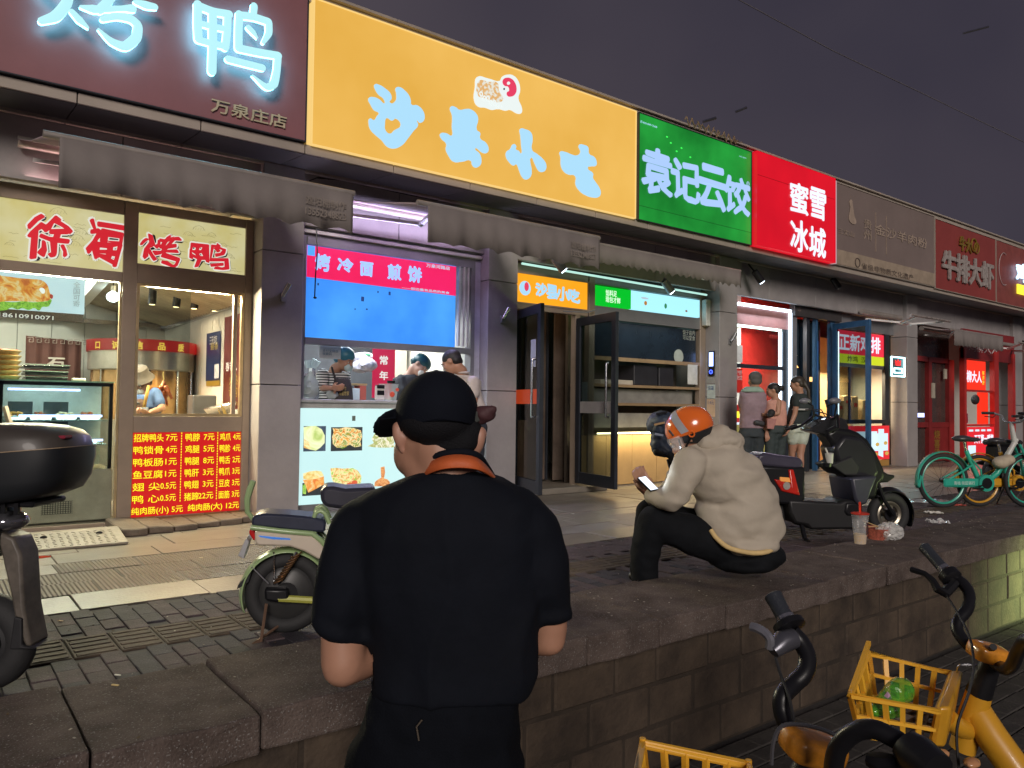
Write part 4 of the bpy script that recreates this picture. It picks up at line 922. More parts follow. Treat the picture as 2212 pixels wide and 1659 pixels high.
pic([(3.171,0.4095),(3.225,0.4125),(3.292,0.4027),(3.404,0.4025),(3.456,0.3775),(3.497,0.3236),(3.496,0.261),(3.459,0.2109),(3.386,0.1941),(3.324,0.1821),(3.262,0.242),(3.195,0.2862),(3.177,0.3482)], G_, 12)
for (c, r_) in (((3.37,0.2418), .022), ((3.423,0.2598), .024), ((3.401,0.2195), .022)): MB().ell((c[0], 6.97, c[1]), (r_ * 1.4, .003, r_), 2).build('sausage_print', emi('sausage', (.75, .14, .06), .85), pc)
pic([(3.712,0.399),(3.753,0.4059),(3.761,0.3438),(3.75,0.2857),(3.792,0.273),(3.817,0.2451),(3.812,0.2025),(3.645,0.2114),(3.65,0.2534),(3.685,0.2781),(3.72,0.2924)], [(.35, .10, .03), (.75, .30, .10), (.85, .50, .2)], 22)
box('tape_patch', *(3.389,3.422,0.868,0.9179)[:2], 6.972, 6.98, *(3.389,3.422,0.868,0.9179)[2:], mat('grey_green_tape', (.16, .2, .17)), pc)

pit = thing('pancake_shop_interior', 'dim grey kitchen behind the pancake counter', 'room', (3.9, 8.8, 0))
box('back_wall', 2.8, 4.95, 9.3, 9.35, .02, 2.9, mat('dim_wall', (.10, .11, .13), .5), pit)
bp = (4.757,4.921,1.085,1.703); box('pale_post', bp[0], bp[1], 8.6, 8.7, .02, 2.3, mat('pale_post', (.52, .48, .40)), pit)
bp = (5.114,6.098,1.101,1.718); box('white_partition', bp[0], 4.95, 8.8, 8.85, .02, 2.3, mat('white_partition', (.6, .66, .6), .5), pit)
bp = (3.521,3.864,1.569,1.702)
box('range_hood', 2.87, 3.5, 8.3, 9.2, 1.86, 2.2, mat('hood_dark', (.14, .17, .22), .3, metal=.6), pit); box('wall_shelf', 3.15, 3.95, 8.7, 9.2, 1.36, 1.39, STEEL, pit)
box('dark_cabinet', 3.2, 3.75, 8.4, 9.2, .9, 1.30, mat('cabinet_dark', (.06, .06, .07), .4), pit)
light('kitchen_lamp', (3.7, 7.9, 2.1), .7, 34, (.85, .95, 1), (0, 0, 0)); light('kitchen_lamp', (4.5, 8.3, 2.1), .5, 22, (1, .95, .85), (0, 0, 0))
t = thing('red_banner_strip', 'upright pink red banner with white characters behind the pancake counter', 'banner', (3.6, 7.9, 1.1)); b = (4.054,4.338,1.108,1.641)
box('sheet', b[0], b[1], 7.85, 7.86, b[2], b[3] + .1, emi('banner_pink', (.62, .02, .08), .7), t)
text('常', (4.141,4.241,1.489,1.588), 7.845, emi('banner_white', (.85, .85, .8), .8), t, bold=.03); text('年', (4.141,4.247,1.315,1.413), 7.845, MATS['banner_white'], t, bold=.03)
t = thing('hanging_notice', 'white plastic notice hanging at the top of the pancake window', 'notice', (3.162,7.015,1.577)); b = (3.088,3.312,1.479,1.608)
box('sheet', b[0], b[1], 7.1, 7.106, b[2], b[3], mat('notice_white', (.55, .6, .65), .3), t)
text('支付宝微信\n收款码', (b[0] + .03, b[1] - .03, b[2] + .03, b[3] - .04), 7.095, mat('notice_print', (.12, .2, .32)), t, bold=.01)
PLAST = glassm('clear_plastic', (.78, .85, .84), .25)
def bag(name, lab, c, r_, m=None, tie=True):
    t = thing(name, lab, 'bag', (c[0], c[1], c[2] - r_[2]))
    b = MB(); b.ell(c, r_, 3)
    for v in b.bm.verts:
        q = v.co - Vector(c); k = noise.noise(v.co * 26) ; v.co += q.normalized() * (.16 * r_[0] * (1 - abs(k) * 3))
        if q.z > r_[2] * .55 and tie: v.co.x = c[0] + q.x * .45; v.co.y = c[1] + q.y * .45; v.co.z += r_[2] * .35
        v.co.z = max(v.co.z, c[2] - r_[2] * .92)
    b.build('plastic_film', m or PLAST, t, smooth=True)
    MB().ell((c[0], c[1], c[2] - r_[2] * .35), (r_[0] * .7, r_[1] * .7, r_[2] * .5), 2).build('contents', mat('grey_goods', (.3, .33, .3), .5, var=.3, vscale=20), t, smooth=True)
    return t
bag('plastic_bag', 'tied clear plastic bag on the left end of the pancake counter', (3.02, 7.15, 1.19), (.085, .07, .115), mat('film_white', (.5, .56, .54), .25, alpha=.5))
bag('small_plastic_bag', 'small clear plastic bag on the counter before the striped shirt worker', (3.23, 7.1, 1.125), (.06, .05, .05), mat('film_white', (.5, .56, .54)), False)
t = thing('payment_terminal', 'white handheld payment terminal standing on the pancake counter', 'terminal', (3.72, 7.1, 1.075)); a_ = (3.684,3.787,1.087,1.226)
box('body', a_[0], a_[1], 7.05, 7.09, 1.075, a_[3], mat('terminal_white', (.65, .63, .58), .35), t, .012); box('screen', a_[0] + .012, a_[1] - .012, 7.045, 7.05, 1.13, a_[3] - .05, BLACK, t, .0)
box('printer_cap', a_[0] + .01, a_[1] - .01, 7.04, 7.09, a_[3] - .03, a_[3] + .006, BLACK, t, .004)
t = thing('clear_tub', 'clear plastic tub with a dark lid and red pictures on the counter', 'tub', (3.85, 7.2, 1.075)); b = (3.794,4.04,1.086,1.263)
MB().lathe([(.085, 0), (.105, .17), (.108, .175)], ((b[0] + b[1]) / 2, 7.22, 1.075), seg=24).build('tub_wall', mat('film_white', (.5, .56, .54)), t, smooth=True)
MB().lathe([(.04, 0), (.045, .03)], ((b[0] + b[1]) / 2 + .02, 7.2, 1.255), seg=18).build('lid', BLACK, t)
MB().ell(((b[0] + b[1]) / 2 - .01, 7.118, 1.14), (.03, .01, .03), 2).ell(((b[0] + b[1]) / 2 + .05, 7.12, 1.19), (.02, .01, .02), 2).build('red_picture', mat('tomato_red', (.6, .08, .04)), t)
t = thing('carton_box', 'white and red cartons stacked behind the pancake counter', 'box', (3.6, 8.0, 1.075)); b = (3.667,3.853,1.129,1.204)
box('white_carton', b[0], b[0] + .11, 7.6, 7.75, 1.08, b[3], mat('notice_white', (.55, .6, .65)), t, .003); box('red_carton', b[0] + .112, b[1], 7.6, 7.75, 1.08, b[3] + .03, mat('carton_red', (.4, .08, .06)), t, .003); box('wooden_board', b[0] - .02, b[1] + .02, 7.62, 7.8, b[3] + .035, b[3] + .055, WOODP, t)
t = thing('cup_stack', 'two stacks of clear cups at the left of the pancake kitchen', 'cups', (3.313,7.788,1.423))
for p, q in (((3.287,7.809,1.411), (3.276,7.814,1.495)), ((3.318,7.785,1.412), (3.347,7.759,1.496))): MB().tube([p, q], [.035, .05], 14).build('cups', mat('film_white', (.5, .56, .54)), t, smooth=True)
MB().tube([(3.312,7.79,1.412), (3.315,7.791,1.288)], [.04, .045], 12).build('holder', STEEL, t)
t = thing('piled_bags', 'pile of packed plastic bags with a green rim on the kitchen shelf', 'bags', (3.5, 8.9, 1.39)); 
for c, r_ in (((4.013,8.003,1.531), (.16, .1, .1)), ((4.006,7.884,1.478), (.12, .1, .08)), ((3.931,7.942,1.453), (.1, .08, .07))):
    b = MB(); b.ell(c, r_, 3)
    for v in b.bm.verts: v.co += Vector((1, 1, 1)) * .02 * noise.noise(v.co * 22)
    b.build('bag', mat('packed_bag', (.42, .38, .42), .3, var=.3, vscale=14), t, smooth=True)
MB().tube([(3.927,8.005,1.575), (3.988,7.956,1.606), (4.055,7.905,1.595)], .014, 8).build('green_rim', mat('green_plastic', (.05, .4, .12)), t)

# ================================================================ small yellow door sign, glass doors
t = thing('door_light_box', 'small orange lit sign with an emblem over the open glass doors', 'sign', (6.07, Y0, 2.26)); b = (5.505, 6.65, 2.26, 2.60)
box('panel', b[0], b[1], Y0, Y0 + .06, b[2], b[3], emi('door_orange', (.90, .34, .01), 1.0, (.95, .42, .02), scale=1), t); win_frame(t, b[0] - .02, b[1] + .02, b[2] - .02, b[3] + .02, .02, FRAME, Y0 - .002)
for i, ch in enumerate('沙县小吃'): text(ch, (5.80 + .175 * i, 5.98 + .175 * i, 2.36 - .008 * i, 2.51 - .006 * i), Y0 - .006, WHB, t, bold=.07, jitter=.02)
MB().lathe([(.085, 0), (.085, .004)], (5.64, Y0 - .008, 2.43), (0, 1, 0), 24).build('emblem_disc', WHB, t); MB().ell((5.66, Y0 - .01, 2.45), (.035, .003, .055), 2).build('emblem_swirl', ER, t)
dr_wall = thing('shop_partition_frame', 'dark bronze frames around the open glass doors and dumpling window', 'frame', (7.2, Y0, 0))
for (x0, x1) in ((5.38, 5.50), (6.45, 6.53), (6.68, 6.78), (8.86, 8.985)): box('upright', x0, x1, Y0 - .01, Y0 + .08, .02, 2.18 if x0 == 6.45 else 2.72, FRAME, dr_wall, .004)
box('top_rail', 5.5, 6.66, Y0 - .006, Y0 + .06, 2.62, 2.72, FRAME, dr_wall); box('top_rail', 6.78, 8.86, Y0 - .006, Y0 + .06, 2.605, 2.72, FRAMEG, dr_wall); box('transom', 5.5, 6.66, Y0 - .004, Y0 + .06, 2.18, 2.24, FRAME, dr_wall)
box('transom', 6.78, 8.86, Y0 - .004, Y0 + .06, 2.17, 2.33, FRAMEG, dr_wall); box('door_sill', 5.36, 6.80, 6.86, 7.3, .004, .075, SLAB, dr_wall, .006)
MB().tube([(6.2, 7.04, 2.20), (6.55, 6.98, 2.21), (6.72, 7.03, 2.26)], .008, 6).build('closer_arm', FRAMEG, dr_wall)
MB().tube([(5.5, 6.98, 2.69), (8.86, 6.98, 2.655)], .014, 8).build('light_conduit', emi('conduit_glow', (.5, .85, .75), .9), dr_wall)
# dark corridor behind the doors
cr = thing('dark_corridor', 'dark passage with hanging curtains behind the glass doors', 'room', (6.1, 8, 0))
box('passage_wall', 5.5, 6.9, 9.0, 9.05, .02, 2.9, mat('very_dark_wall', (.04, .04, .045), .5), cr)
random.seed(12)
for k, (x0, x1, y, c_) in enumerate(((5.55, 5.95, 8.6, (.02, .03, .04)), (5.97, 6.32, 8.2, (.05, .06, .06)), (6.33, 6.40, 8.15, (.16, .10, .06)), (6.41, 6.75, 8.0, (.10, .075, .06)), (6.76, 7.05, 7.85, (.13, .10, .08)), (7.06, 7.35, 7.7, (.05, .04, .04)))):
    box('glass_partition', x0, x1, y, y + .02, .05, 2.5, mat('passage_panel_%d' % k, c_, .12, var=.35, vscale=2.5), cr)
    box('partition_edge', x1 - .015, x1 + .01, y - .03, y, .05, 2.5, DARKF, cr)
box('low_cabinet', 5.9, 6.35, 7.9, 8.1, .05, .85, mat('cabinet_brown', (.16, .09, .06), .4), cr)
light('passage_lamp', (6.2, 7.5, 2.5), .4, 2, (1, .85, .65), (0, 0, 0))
for k in range(6): box('counter_board', 6.53 + .03 * 0 + .0, 6.55, 7.13, 7.15, .03, .05, WOODP, cr) if False else None
def glass_door(lab, hinge, free, z0=.05, z1=2.16, m=DARKF, notice=None, stripe=None, h=True):
    t = thing('glass_door', lab, 'door', (hinge[0], hinge[1], z0), group='open glass doors')
    a = Vector((hinge[0], hinge[1], 0)); b_ = Vector((free[0], free[1], 0)); L = (b_ - a).length; dx = (b_ - a).normalized(); ny = Vector((-dx.y, dx.x, 0))
    M = Matrix(((dx.x, ny.x, 0, a.x), (dx.y, ny.y, 0, a.y), (0, 0, 1, z0), (0, 0, 0, 1))); H = z1 - z0
    def bb(n, x0, x1, y0, y1, za, zb, mm): return MB().box(x0, x1, y0, y1, za, zb, .002, M).build(n, mm, t)
    for (x0, x1) in ((0, .085), (L - .085, L)): bb('stile', x0, x1, -.022, .022, 0, H, m)
    bb('bottom_rail', .085, L - .085, -.02, .02, 0, .14, m); bb('top_rail', .085, L - .085, -.02, .02, H - .10, H, m)
    bb('pane', .085, L - .085, -.004, .004, .14, H - .10, glassm('door_glass', (.55, .60, .60), .03))
    if h:
        for s_ in (-1, 1):
            b = MB(); y = s_ * .06; x = L - .13
            P = [M @ Vector((x, s_ * .02, .82)), M @ Vector((x, y, .82)), M @ Vector((x, y, .84)), M @ Vector((x, y, 1.42)), M @ Vector((x, y, 1.44)), M @ Vector((x, s_ * .02, 1.44))]
            b.tube(P, .0145, 10).build('pull_handle', STEEL, t, smooth=True)
    if notice: bb('notice', *notice, -.03, -.024, notice and 1.25, 1.50, mat('notice_paper', (.5, .5, .48)))
    return t, M, bb
# door 1: hinge at 5.5 swung out towards the camera; door 2: hinged at 6.72
t, M, bb = glass_door('left open glass door swung out with a steel pull handle and orange strip', (5.46, 7.05), (5.20, 6.24), z0=.10, z1=2.13)
bb('orange_strip', .09, .76, -.012, -.008, .96, 1.12, emi('door_orange_strip', (.55, .06, .015), .5)); bb('notice', .55, .70, -.012, -.008, 1.36, 1.66, mat('notice_paper', (.5, .5, .48)))
t, M, bb = glass_door('right open glass door swung out at the left end of the dumpling window', (6.446, 7.05), (6.30, 6.22), z0=.10, z1=2.13)
bb('notice', .10, .22, .008, .012, .98, 1.24, mat('notice_paper', (.5, .5, .48))); bb('grey_bar', .09, .75, -.012, -.007, .86, 1.0, mat('grey_bar', (.34, .32, .30), .4))

# ================================================================ dumpling window
dw = thing('dumpling_window', 'closed dumpling counter with dark menu screen, steel shelves and lit tan board', 'shopfront', (7.9, Y0, 0))
box('lit_sign_green', 6.79, 7.44, Y0, Y0 + .05, 2.34, 2.59, emi('lit_green2', (.0, .48, .02), 1.0), dw); box('lit_sign_pale', 7.442, 8.855, Y0, Y0 + .05, 2.34, 2.59, emi('lit_pale_blue', (.40, .85, .98), 1.0), dw)
text('馅料足\n现包才鲜', (6.971,7.239,2.389,2.551), Y0 - .005, emi('w_soft', (.7, .95, .7), 1), dw, bold=.02)
for b, c in (((7.627,7.784,2.495,2.525), (.6, .75, .85)), ((7.693,7.752,2.414,2.476), (.6, .25, .05)), ((8.098,8.153,2.404,2.479), (.05, .3, .12)), ((8.538,8.589,2.393,2.426), (.3, .2, .15))):
    MB().ell(((b[0] + b[1]) / 2, Y0 - .002, (b[2] + b[3]) / 2), ((b[1] - b[0]) / 2, .006, (b[3] - b[2]) / 2), 2).build('printed_mark', emi('mark_%d' % int(c[0] * 100 + c[1] * 10), c, .7), dw)
box('dark_screen', 6.79, 8.80, Y0 + .02, Y0 + .05, 1.69, 2.15, mat('dark_screen', (.012, .02, .03), .25), dw); box('screen_trim', 6.79, 8.86, Y0 - .002, Y0 + .02, 1.64, 1.69, mat('wood_trim', (.30, .20, .11), .4), dw)
text('饺子店内\n可以堂食', (8.511,8.777,2.001,2.144), Y0 + .015, mat('chalk', (.35, .38, .34)), dw, bold=.01); MB().lathe([(.10, 0), (.10, .004)], (8.42, Y0 + .01, 1.76), (0, 1, 0), 24).build('round_sticker', mat('chalk', (.35, .38, .34)), dw)
box('notice_white', *(8.599,8.809,1.375,1.655)[:2], Y0 - .006, Y0, *(8.599,8.809,1.375,1.655)[2:], mat('notice_paper2', (.62, .62, .58)), dw)
box('back_wall', 6.78, 8.95, 7.6, 7.65, .02, 2.4, mat('warm_grey_wall', (.13, .11, .09), .5), dw)
for z in (1.30, 1.06): box('shelf_edge', 6.78, 8.86, Y0 + .0, 7.55, z, z + .035, mat('wood_trim', (.30, .20, .11)), dw)
for (x0, x1, z0, z1) in ((7.62, 8.08, 1.34, 1.62), (8.12, 8.42, 1.34, 1.60)): box('oven_box', x0, x1, 7.2, 7.5, z0, z1, mat('oven_black', (.03, .03, .035), .3), dw, .008)
box('pale_tray', 7.0, 7.6, 7.2, 7.5, 1.336, 1.40, mat('pale_tray', (.45, .40, .32)), dw, .006)
for z in (1.12, .80): box('steel_panel', 6.80, 8.85, 7.22, 7.26, z - .03, z + .16, mat('grey_panel', (.34, .33, .30), .35, metal=.3), dw)
for k in range(5): box('counter_board', 6.55 + .48 * k, 6.55 + .48 * (k + 1) - .006, 7.12, 7.16, .03, .675, WOODP, dw)
MB().tube([(6.85, 7.10, .70), (8.80, 7.10, .70)], .010, 8).build('led_strip', emi('led_warm', (1, .85, .45), 10), dw)
light('counter_glow', (7.8, 7.02, .69), 1.9, 11, (1, .78, .42), (0, 0, 0), .05)
light('ceiling_glow', (7.6, 6.9, 2.20), 1.6, 6, (.8, .9, .9), (R(-15), 0, 0), .2)
random.seed(2)
t = thing('wall_speaker_box', 'small white wall box beside the pale lit strip', 'box', (8.95, 7.05, 2.2)); box('case', 8.885, 8.98, 7.0, 7.09, 2.22, 2.60, mat('box_white', (.55, .56, .52), .4), t, .008)
t = thing('door_keypad', 'glowing blue white keypad on the pillar side', 'keypad', (8.96, 6.98, 1.5)); box('case', 8.965, 8.988, 6.93, 7.02, 1.50, 1.86, BLACK, t); box('screen', 8.96, 8.965, 6.94, 7.01, 1.64, 1.84, emi('keypad_glow', (.35, .5, 1), 3), t); MB().torus((8.958, 6.975, 1.56), (1, 0, 0), .025, .005, 20, 5).build('ring', emi('keypad_ring', (.05, .1, 1), 4), t)
for i, (z0, z1, m_, lb) in enumerate(((1.40, 1.50, mat('poster_grey', (.3, .3, .28)), 'tiny grey notice on the pillar side under the keypad'), (1.18, 1.38, mat('poster_teal', (.45, .52, .5)), 'pale poster with blue heading on the pillar side'), (.92, 1.17, mat('poster_orange', (.55, .40, .28)), 'cream poster with orange print, lowest on the pillar side'))):
    t = thing('wall_poster', lb, 'poster', (8.98, 6.98, z0)); box('sheet', 8.982, 8.988, 6.92, 7.06, z0, z1, m_, t)
    if i: 
        text_x('充电\n优惠' if i == 1 else '1.4元', (6.94, 7.04, z1 - .08, z1 - .02), 8.980, mat('poster_ink', (.5, .08, .03) if i == 2 else (.05, .1, .25)), t, .02)
for (x, ylab) in ((2.62, 'on the pillar right of the duck shop'), (5.13, 'on the pillar right of the pancake window'), (9.22, 'on the pillar left of the ice cream shop')):
    t = thing('wall_lamp_bracket', 'unlit slim metal lamp ' + ylab, 'wall lamp', (x, 6.84, 2.0)); MB().tube([(x - .03, 6.80, 2.0), (x + .02, 6.76, 2.12)], [.02, .026], 10).build('lamp_tube', STEEL, t, smooth=True)
    box('back_plate', x - .03, x + .02, 6.82, 6.85, 1.96, 2.04, FRAMEG, t)

# ================================================================ ice cream shop
ms = thing('ice_cream_window', 'shop window ringed by a white light strip with red interior', 'shopfront', (10.4, Y0, 0))
box('left_jamb', 9.40, 9.73, Y0, Y0 + .1, .02, 2.72, STONE, ms)
LED = emi('led_ring', (.70, .85, 1.0), 4.5)
b = MB(); b.box(9.74, 11.13, Y0 - .03, Y0 + .0, 2.60, 2.645); b.build('light_strip', LED, ms); MB().box(11.10, 11.14, Y0 - .03, Y0, .80, 2.598).build('light_strip', LED, ms)
box('header', 9.74, 11.18, Y0 + .0, Y0 + .06, 2.32, 2.598, mat('red_grey_header', (.30, .14, .13), .4), ms)
MB().box(9.74, 10.93, Y0 + .02, Y0 + .06, 2.285, 2.318).build('inner_light_strip', emi('led_green_white', (.7, 1, .9), 3.5), ms); MB().box(10.90, 10.935, Y0 + .02, Y0 + .06, .80, 2.28).build('inner_light_strip', LED, ms)
box('mullion', 10.94, 11.095, Y0 + .0, Y0 + .06, .05, 2.32, DARKF, ms); box('mid_rail', 9.74, 10.94, Y0 - .004, Y0 + .05, 1.66, 1.72, DARKF, ms)
box('upper_pane', 9.74, 10.90, Y0 + .03, Y0 + .034, 1.72, 2.285, GLASS, ms)
box('menu_sheet', 9.74, 9.90, Y0 + .02, Y0 + .026, 1.74, 2.0, mat('notice_paper2', (.62, .62, .58)), ms); box('menu_sheet', 9.74, 9.90, Y0 + .02, Y0 + .026, 1.28, 1.65, emi('red_menu', (.6, .03, .02), .5), ms)
text('人气推荐\n杨枝甘露', (9.75, 9.885, 1.47, 1.62), Y0 + .015, mat('white_print', (.7, .7, .7)), ms)
text('澳门香芋大泉人', (10.58, 10.86, 2.16, 2.22), Y0 + .015, mat('ink_red', (.4, .03, .02)), ms)
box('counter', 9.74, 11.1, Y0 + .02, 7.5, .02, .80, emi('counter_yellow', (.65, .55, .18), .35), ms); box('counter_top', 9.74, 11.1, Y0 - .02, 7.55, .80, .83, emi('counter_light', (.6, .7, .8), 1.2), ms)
box('red_back_wall', 9.45, 12.7, 7.8, 7.85, .02, 2.9, mat('mixed_red_wall', (.62, .03, .02), .5), ms); box('white_column', 9.6, 10.66, 7.7, 7.75, .02, 2.9, WHITEP, ms)
light('shop_lamp', (10.6, 7.35, 2.5), .5, 45, (1, .95, .9), (R(-20), 0, 0)); light('window_glow', (10.4, 6.98, 2.55), 1.2, 12, (.75, .88, 1), (R(-25), 0, 0), .1)
t = thing('ice_cream_machine', 'red and white stand with cups on the ice cream counter', 'display', (9.85, 7.3, .83)); box('stand', 9.78, 9.95, 7.2, 7.4, .83, 1.1, mat('red_stand', (.6, .02, .02)), t, .01); box('stand_sign', 9.80, 9.93, 7.19, 7.2, .9, 1.0, emi('yellow_strip', (1, .85, .05)), t)
MB().lathe([(.03, 0), (.045, .12)], (10.5, 7.3, .83), seg=16).build('cup', WHITEP, t)
box('white_panel', 10.9, 11.2, 7.7, 7.75, .9, 1.25, WHITEP, t)
t = thing('pale_wall_notice', 'square cream notice on the ice cream shop jamb', 'notice', (9.6, 7.09, 1.4)); box('sheet', 9.45, 9.62, 7.085, 7.095, 1.30, 1.52, mat('cream_notice', (.42, .38, .30)), t)
# dark doorway, blue doors
dd = thing('blue_door_surround', 'dark doorway with deep blue frames between ice cream and chicken shops', 'doorway', (11.9, Y0, 0))
box('header_board', 11.18, 12.60, Y0 - .06, Y0 + .04, 2.56, 2.95, mat('noodle_board', (.05, .045, .045), .5), dd); text('贵州羊肉粉', (11.48,12.45,2.884,3.011), Y0 - .065, mat('noodle_letter', (.22, .16, .14)), dd, bold=.03); text('三丈山', (11.26, 11.34, 2.62, 2.86), Y0 - .065, MATS['noodle_letter'], dd)
for (x0, x1, m_) in ((11.18, 11.33, FRAMEG), (11.62, 11.70, DARKF), (11.90, 11.95, BLUEF), (12.36, 12.5, BLUEF)): box('door_post', x0, x1, Y0, Y0 + .07, .02, 2.56, m_, dd)
box('dark_pane', 11.33, 12.36, 7.3, 7.33, .02, 2.56, mat('night_glass', (.015, .025, .03), .12), dd); box('blue_edge', 11.95, 11.975, Y0 + .01, Y0 + .05, .1, 2.2, emi('blue_line', (.03, .15, .5), .9), dd)
text('好料鲜', (11.36, 11.62, 1.98, 2.12), 7.29, mat('gold_dim', (.35, .25, .12)), dd); box('sign_outline', 11.34, 11.64, 7.285, 7.29, 1.94, 1.95, MATS['gold_dim'], dd)
MB().lathe([(.10, 0), (.05, .08), (.02, .1)], (11.45, 7.26, 1.73), seg=16).lathe([(.09, 0), (.04, .07)], (12.0, 7.26, 1.52), seg=16).build('pendant_reflection', emi('amber_reflection', (1, .5, .15), 2), dd)  # glowing shapes stand for pendant lamps mirrored in the dark pane
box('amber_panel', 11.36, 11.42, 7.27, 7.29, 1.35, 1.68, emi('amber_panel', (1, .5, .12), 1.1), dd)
t, M, bb = glass_door('tall blue framed glass door standing open before the chicken shop', (12.30, 7.02), (12.03, 6.24), z0=.05, z1=2.50, m=BLUEF, h=False)
# ================================================================ chicken shop window
zx = thing('chicken_window', 'fried chicken shop window with lit red sign, yellow strip and warm hatch', 'shopfront', (13.4, Y0, 0))
box('red_panel', 12.6, 14.22, Y0 + .02, Y0 + .05, 2.03, 2.44, emi('zx_red', (.78, .03, .06), 1.0), zx); box('yellow_strip', 12.6, 14.22, Y0 + .018, Y0 + .05, 1.87, 2.025, emi('zx_yellow', (.62, .72, .02), .9), zx)
text('正新鸡排', (12.66, 14.08, 2.09, 2.38), Y0 + .012, emi('letter_white', (.8, .85, 1)), zx, bold=.03); text('炸鸡  汉堡', (12.92, 13.75, 1.895, 2.0), Y0 + .012, mat('green_black', (.03, .06, .02)), zx, bold=.02)
box('header', 12.5, 14.55, Y0, Y0 + .05, 2.46, 2.72, FRAMEG, zx)
for (x0, x1) in ((14.23, 14.40), (12.5, 12.58)): box('upright', x0, x1, Y0 + .0, Y0 + .06, .02, 2.46, DARKF, zx)
box('sill', 12.58, 14.4, Y0 - .01, Y0 + .3, .80, .87, DARKF, zx); box('mid_rail', 12.58, 14.22, Y0 + .02, Y0 + .05, 1.80, 1.865, FRAMEG, zx)
box('hatch_back', 12.55, 14.5, 7.9, 7.95, .02, 2.4, mat('tan_room', (.50, .34, .16), .5, var=.25, vscale=3), zx); light('hatch_lamp', (13.4, 7.5, 1.75), 1.2, 60, (1, .80, .50), (0, 0, 0), .3)
for x in (13.0, 13.72): box('hatch_stile', x, x + .04, Y0 + .02, Y0 + .05, .87, 1.80, DARKF, zx)
MB().tube([(12.60, Y0 - .0, .9), (12.60, Y0, 2.4)], .012, 6).build('light_strip', LED, zx)
box('picture_board', 12.58, 14.36, Y0 - .012, Y0 + .04, .14, .76, emi('board_red', (.75, .02, .03), .9), zx)
box('picture_white', 12.75, 13.9, Y0 - .018, Y0 - .013, .34, .66, emi('board_white', (.62, .80, .92), 1.0), zx)
shape('picture_cross', [(13.75, .62), (13.95, .62), (13.95, .70), (14.15, .70), (14.15, .62), (14.3, .62), (14.3, .30), (14.12, .30), (14.12, .18), (13.95, .22), (13.95, .30), (13.75, .30)], Y0 - .016, MATS['board_white'], zx, thick=.004, smooth=0)
for (x, z) in ((13.9, .42), (14.2, .44), (13.85, .24), (14.25, .25), (13.1, .45), (13.45, .42)): MB().ell((x, Y0 - .022, z), (.07, .004, .035), 2).build('food_picture', food('burger_print', [(.5, .08, .02), (.85, .5, .1), (.3, .45, .08)], .8, 20), zx)
box('foot_panel', 12.58, 14.36, Y0 - .008, Y0 + .04, .02, .13, emi('foot_glow', (.45, .22, .05), .4), zx)
for i, (x, z, w, h, m_, lb) in enumerate(((13.1, .87, .28, .34, WOODP, 'brown paper bag on the left of the chicken hatch'), (13.35, 1.0, .24, .30, mat('paper_bag', (.50, .36, .2), .7), 'crumpled tan bag behind the chicken hatch'), (13.62, .87, .22, .42, WOODP, 'upright brown paper bag right of the hatch middle'), (14.0, .87, .2, .36, mat('paper_bag', (.5, .36, .2)), 'paper bag at the right end of the chicken hatch'))):
    t = thing('paper_bag', lb, 'paper bag', (x, 7.4, .87)); b = MB(); b.box(x - w / 2, x + w / 2, 7.35, 7.5, .87, z + h, .006); bmesh.ops.subdivide_edges(b.bm, edges=b.bm.edges[:], cuts=3, use_grid_fill=True)
    for v in b.bm.verts: v.co += Vector((.02, .02, .02)) * noise.noise(v.co * 13)
    b.build('bag_body', m_, t)
    box('label', x - w * .2, x + w * .2, 7.33, 7.345, z + h * .55, z + h * .72, mat('red_label', (.5, .05, .03)), t)
# square neon
t = thing('square_neon_sign', 'square white neon outline sign mounted on the pillar', 'neon sign', (14.78, 6.7, 1.5)); x0, x1, z0, z1 = (13.7,14.18,1.661,2)
NEO = emi('neon_white', (.55, .95, 1.0), 4.0)
box('back_plate', x0 - .01, x1 + .01, 6.74, 6.76, z0 - .01, z1 + .01, mat('dark_teal_plate', (.03, .10, .11), .3), t)
MB().tube([(x0, 6.72, z0), (x1, 6.72, z0), (x1, 6.72, z1), (x0, 6.72, z1)], .014, 8, closed=True).build('outer_tube', NEO, t)
xa, xb, za, zb = x0 + .10, x1 - .10, z0 + .06, z1 - .20
MB().tube([(xa, 6.72, za), (xb, 6.72, za), (xb, 6.72, zb), (xa, 6.72, zb)], .012, 8, closed=True).build('inner_tube', NEO, t)
shape('crown_mark', [((xa + xb) / 2 - .08, z1 - .15), ((xa + xb) / 2 - .10, z1 - .05), ((xa + xb) / 2 - .04, z1 - .09), ((xa + xb) / 2, z1 - .03), ((xa + xb) / 2 + .04, z1 - .09), ((xa + xb) / 2 + .10, z1 - .05), ((xa + xb) / 2 + .08, z1 - .15)], 6.72, emi('crown_red', (.8, .03, .03), 1.5), t, smooth=0)
MB().beam(((x0 + x1) / 2, 6.76, (z0 + z1) / 2), ((x0 + x1) / 2, 6.86, (z0 + z1) / 2), .05).build('mount', FRAMEG, t)
light('neon_glow', ((x0 + x1) / 2, 6.68, (z0 + z1) / 2), .35, 5, (.5, .95, 1.0), (R(-90), 0, 0))
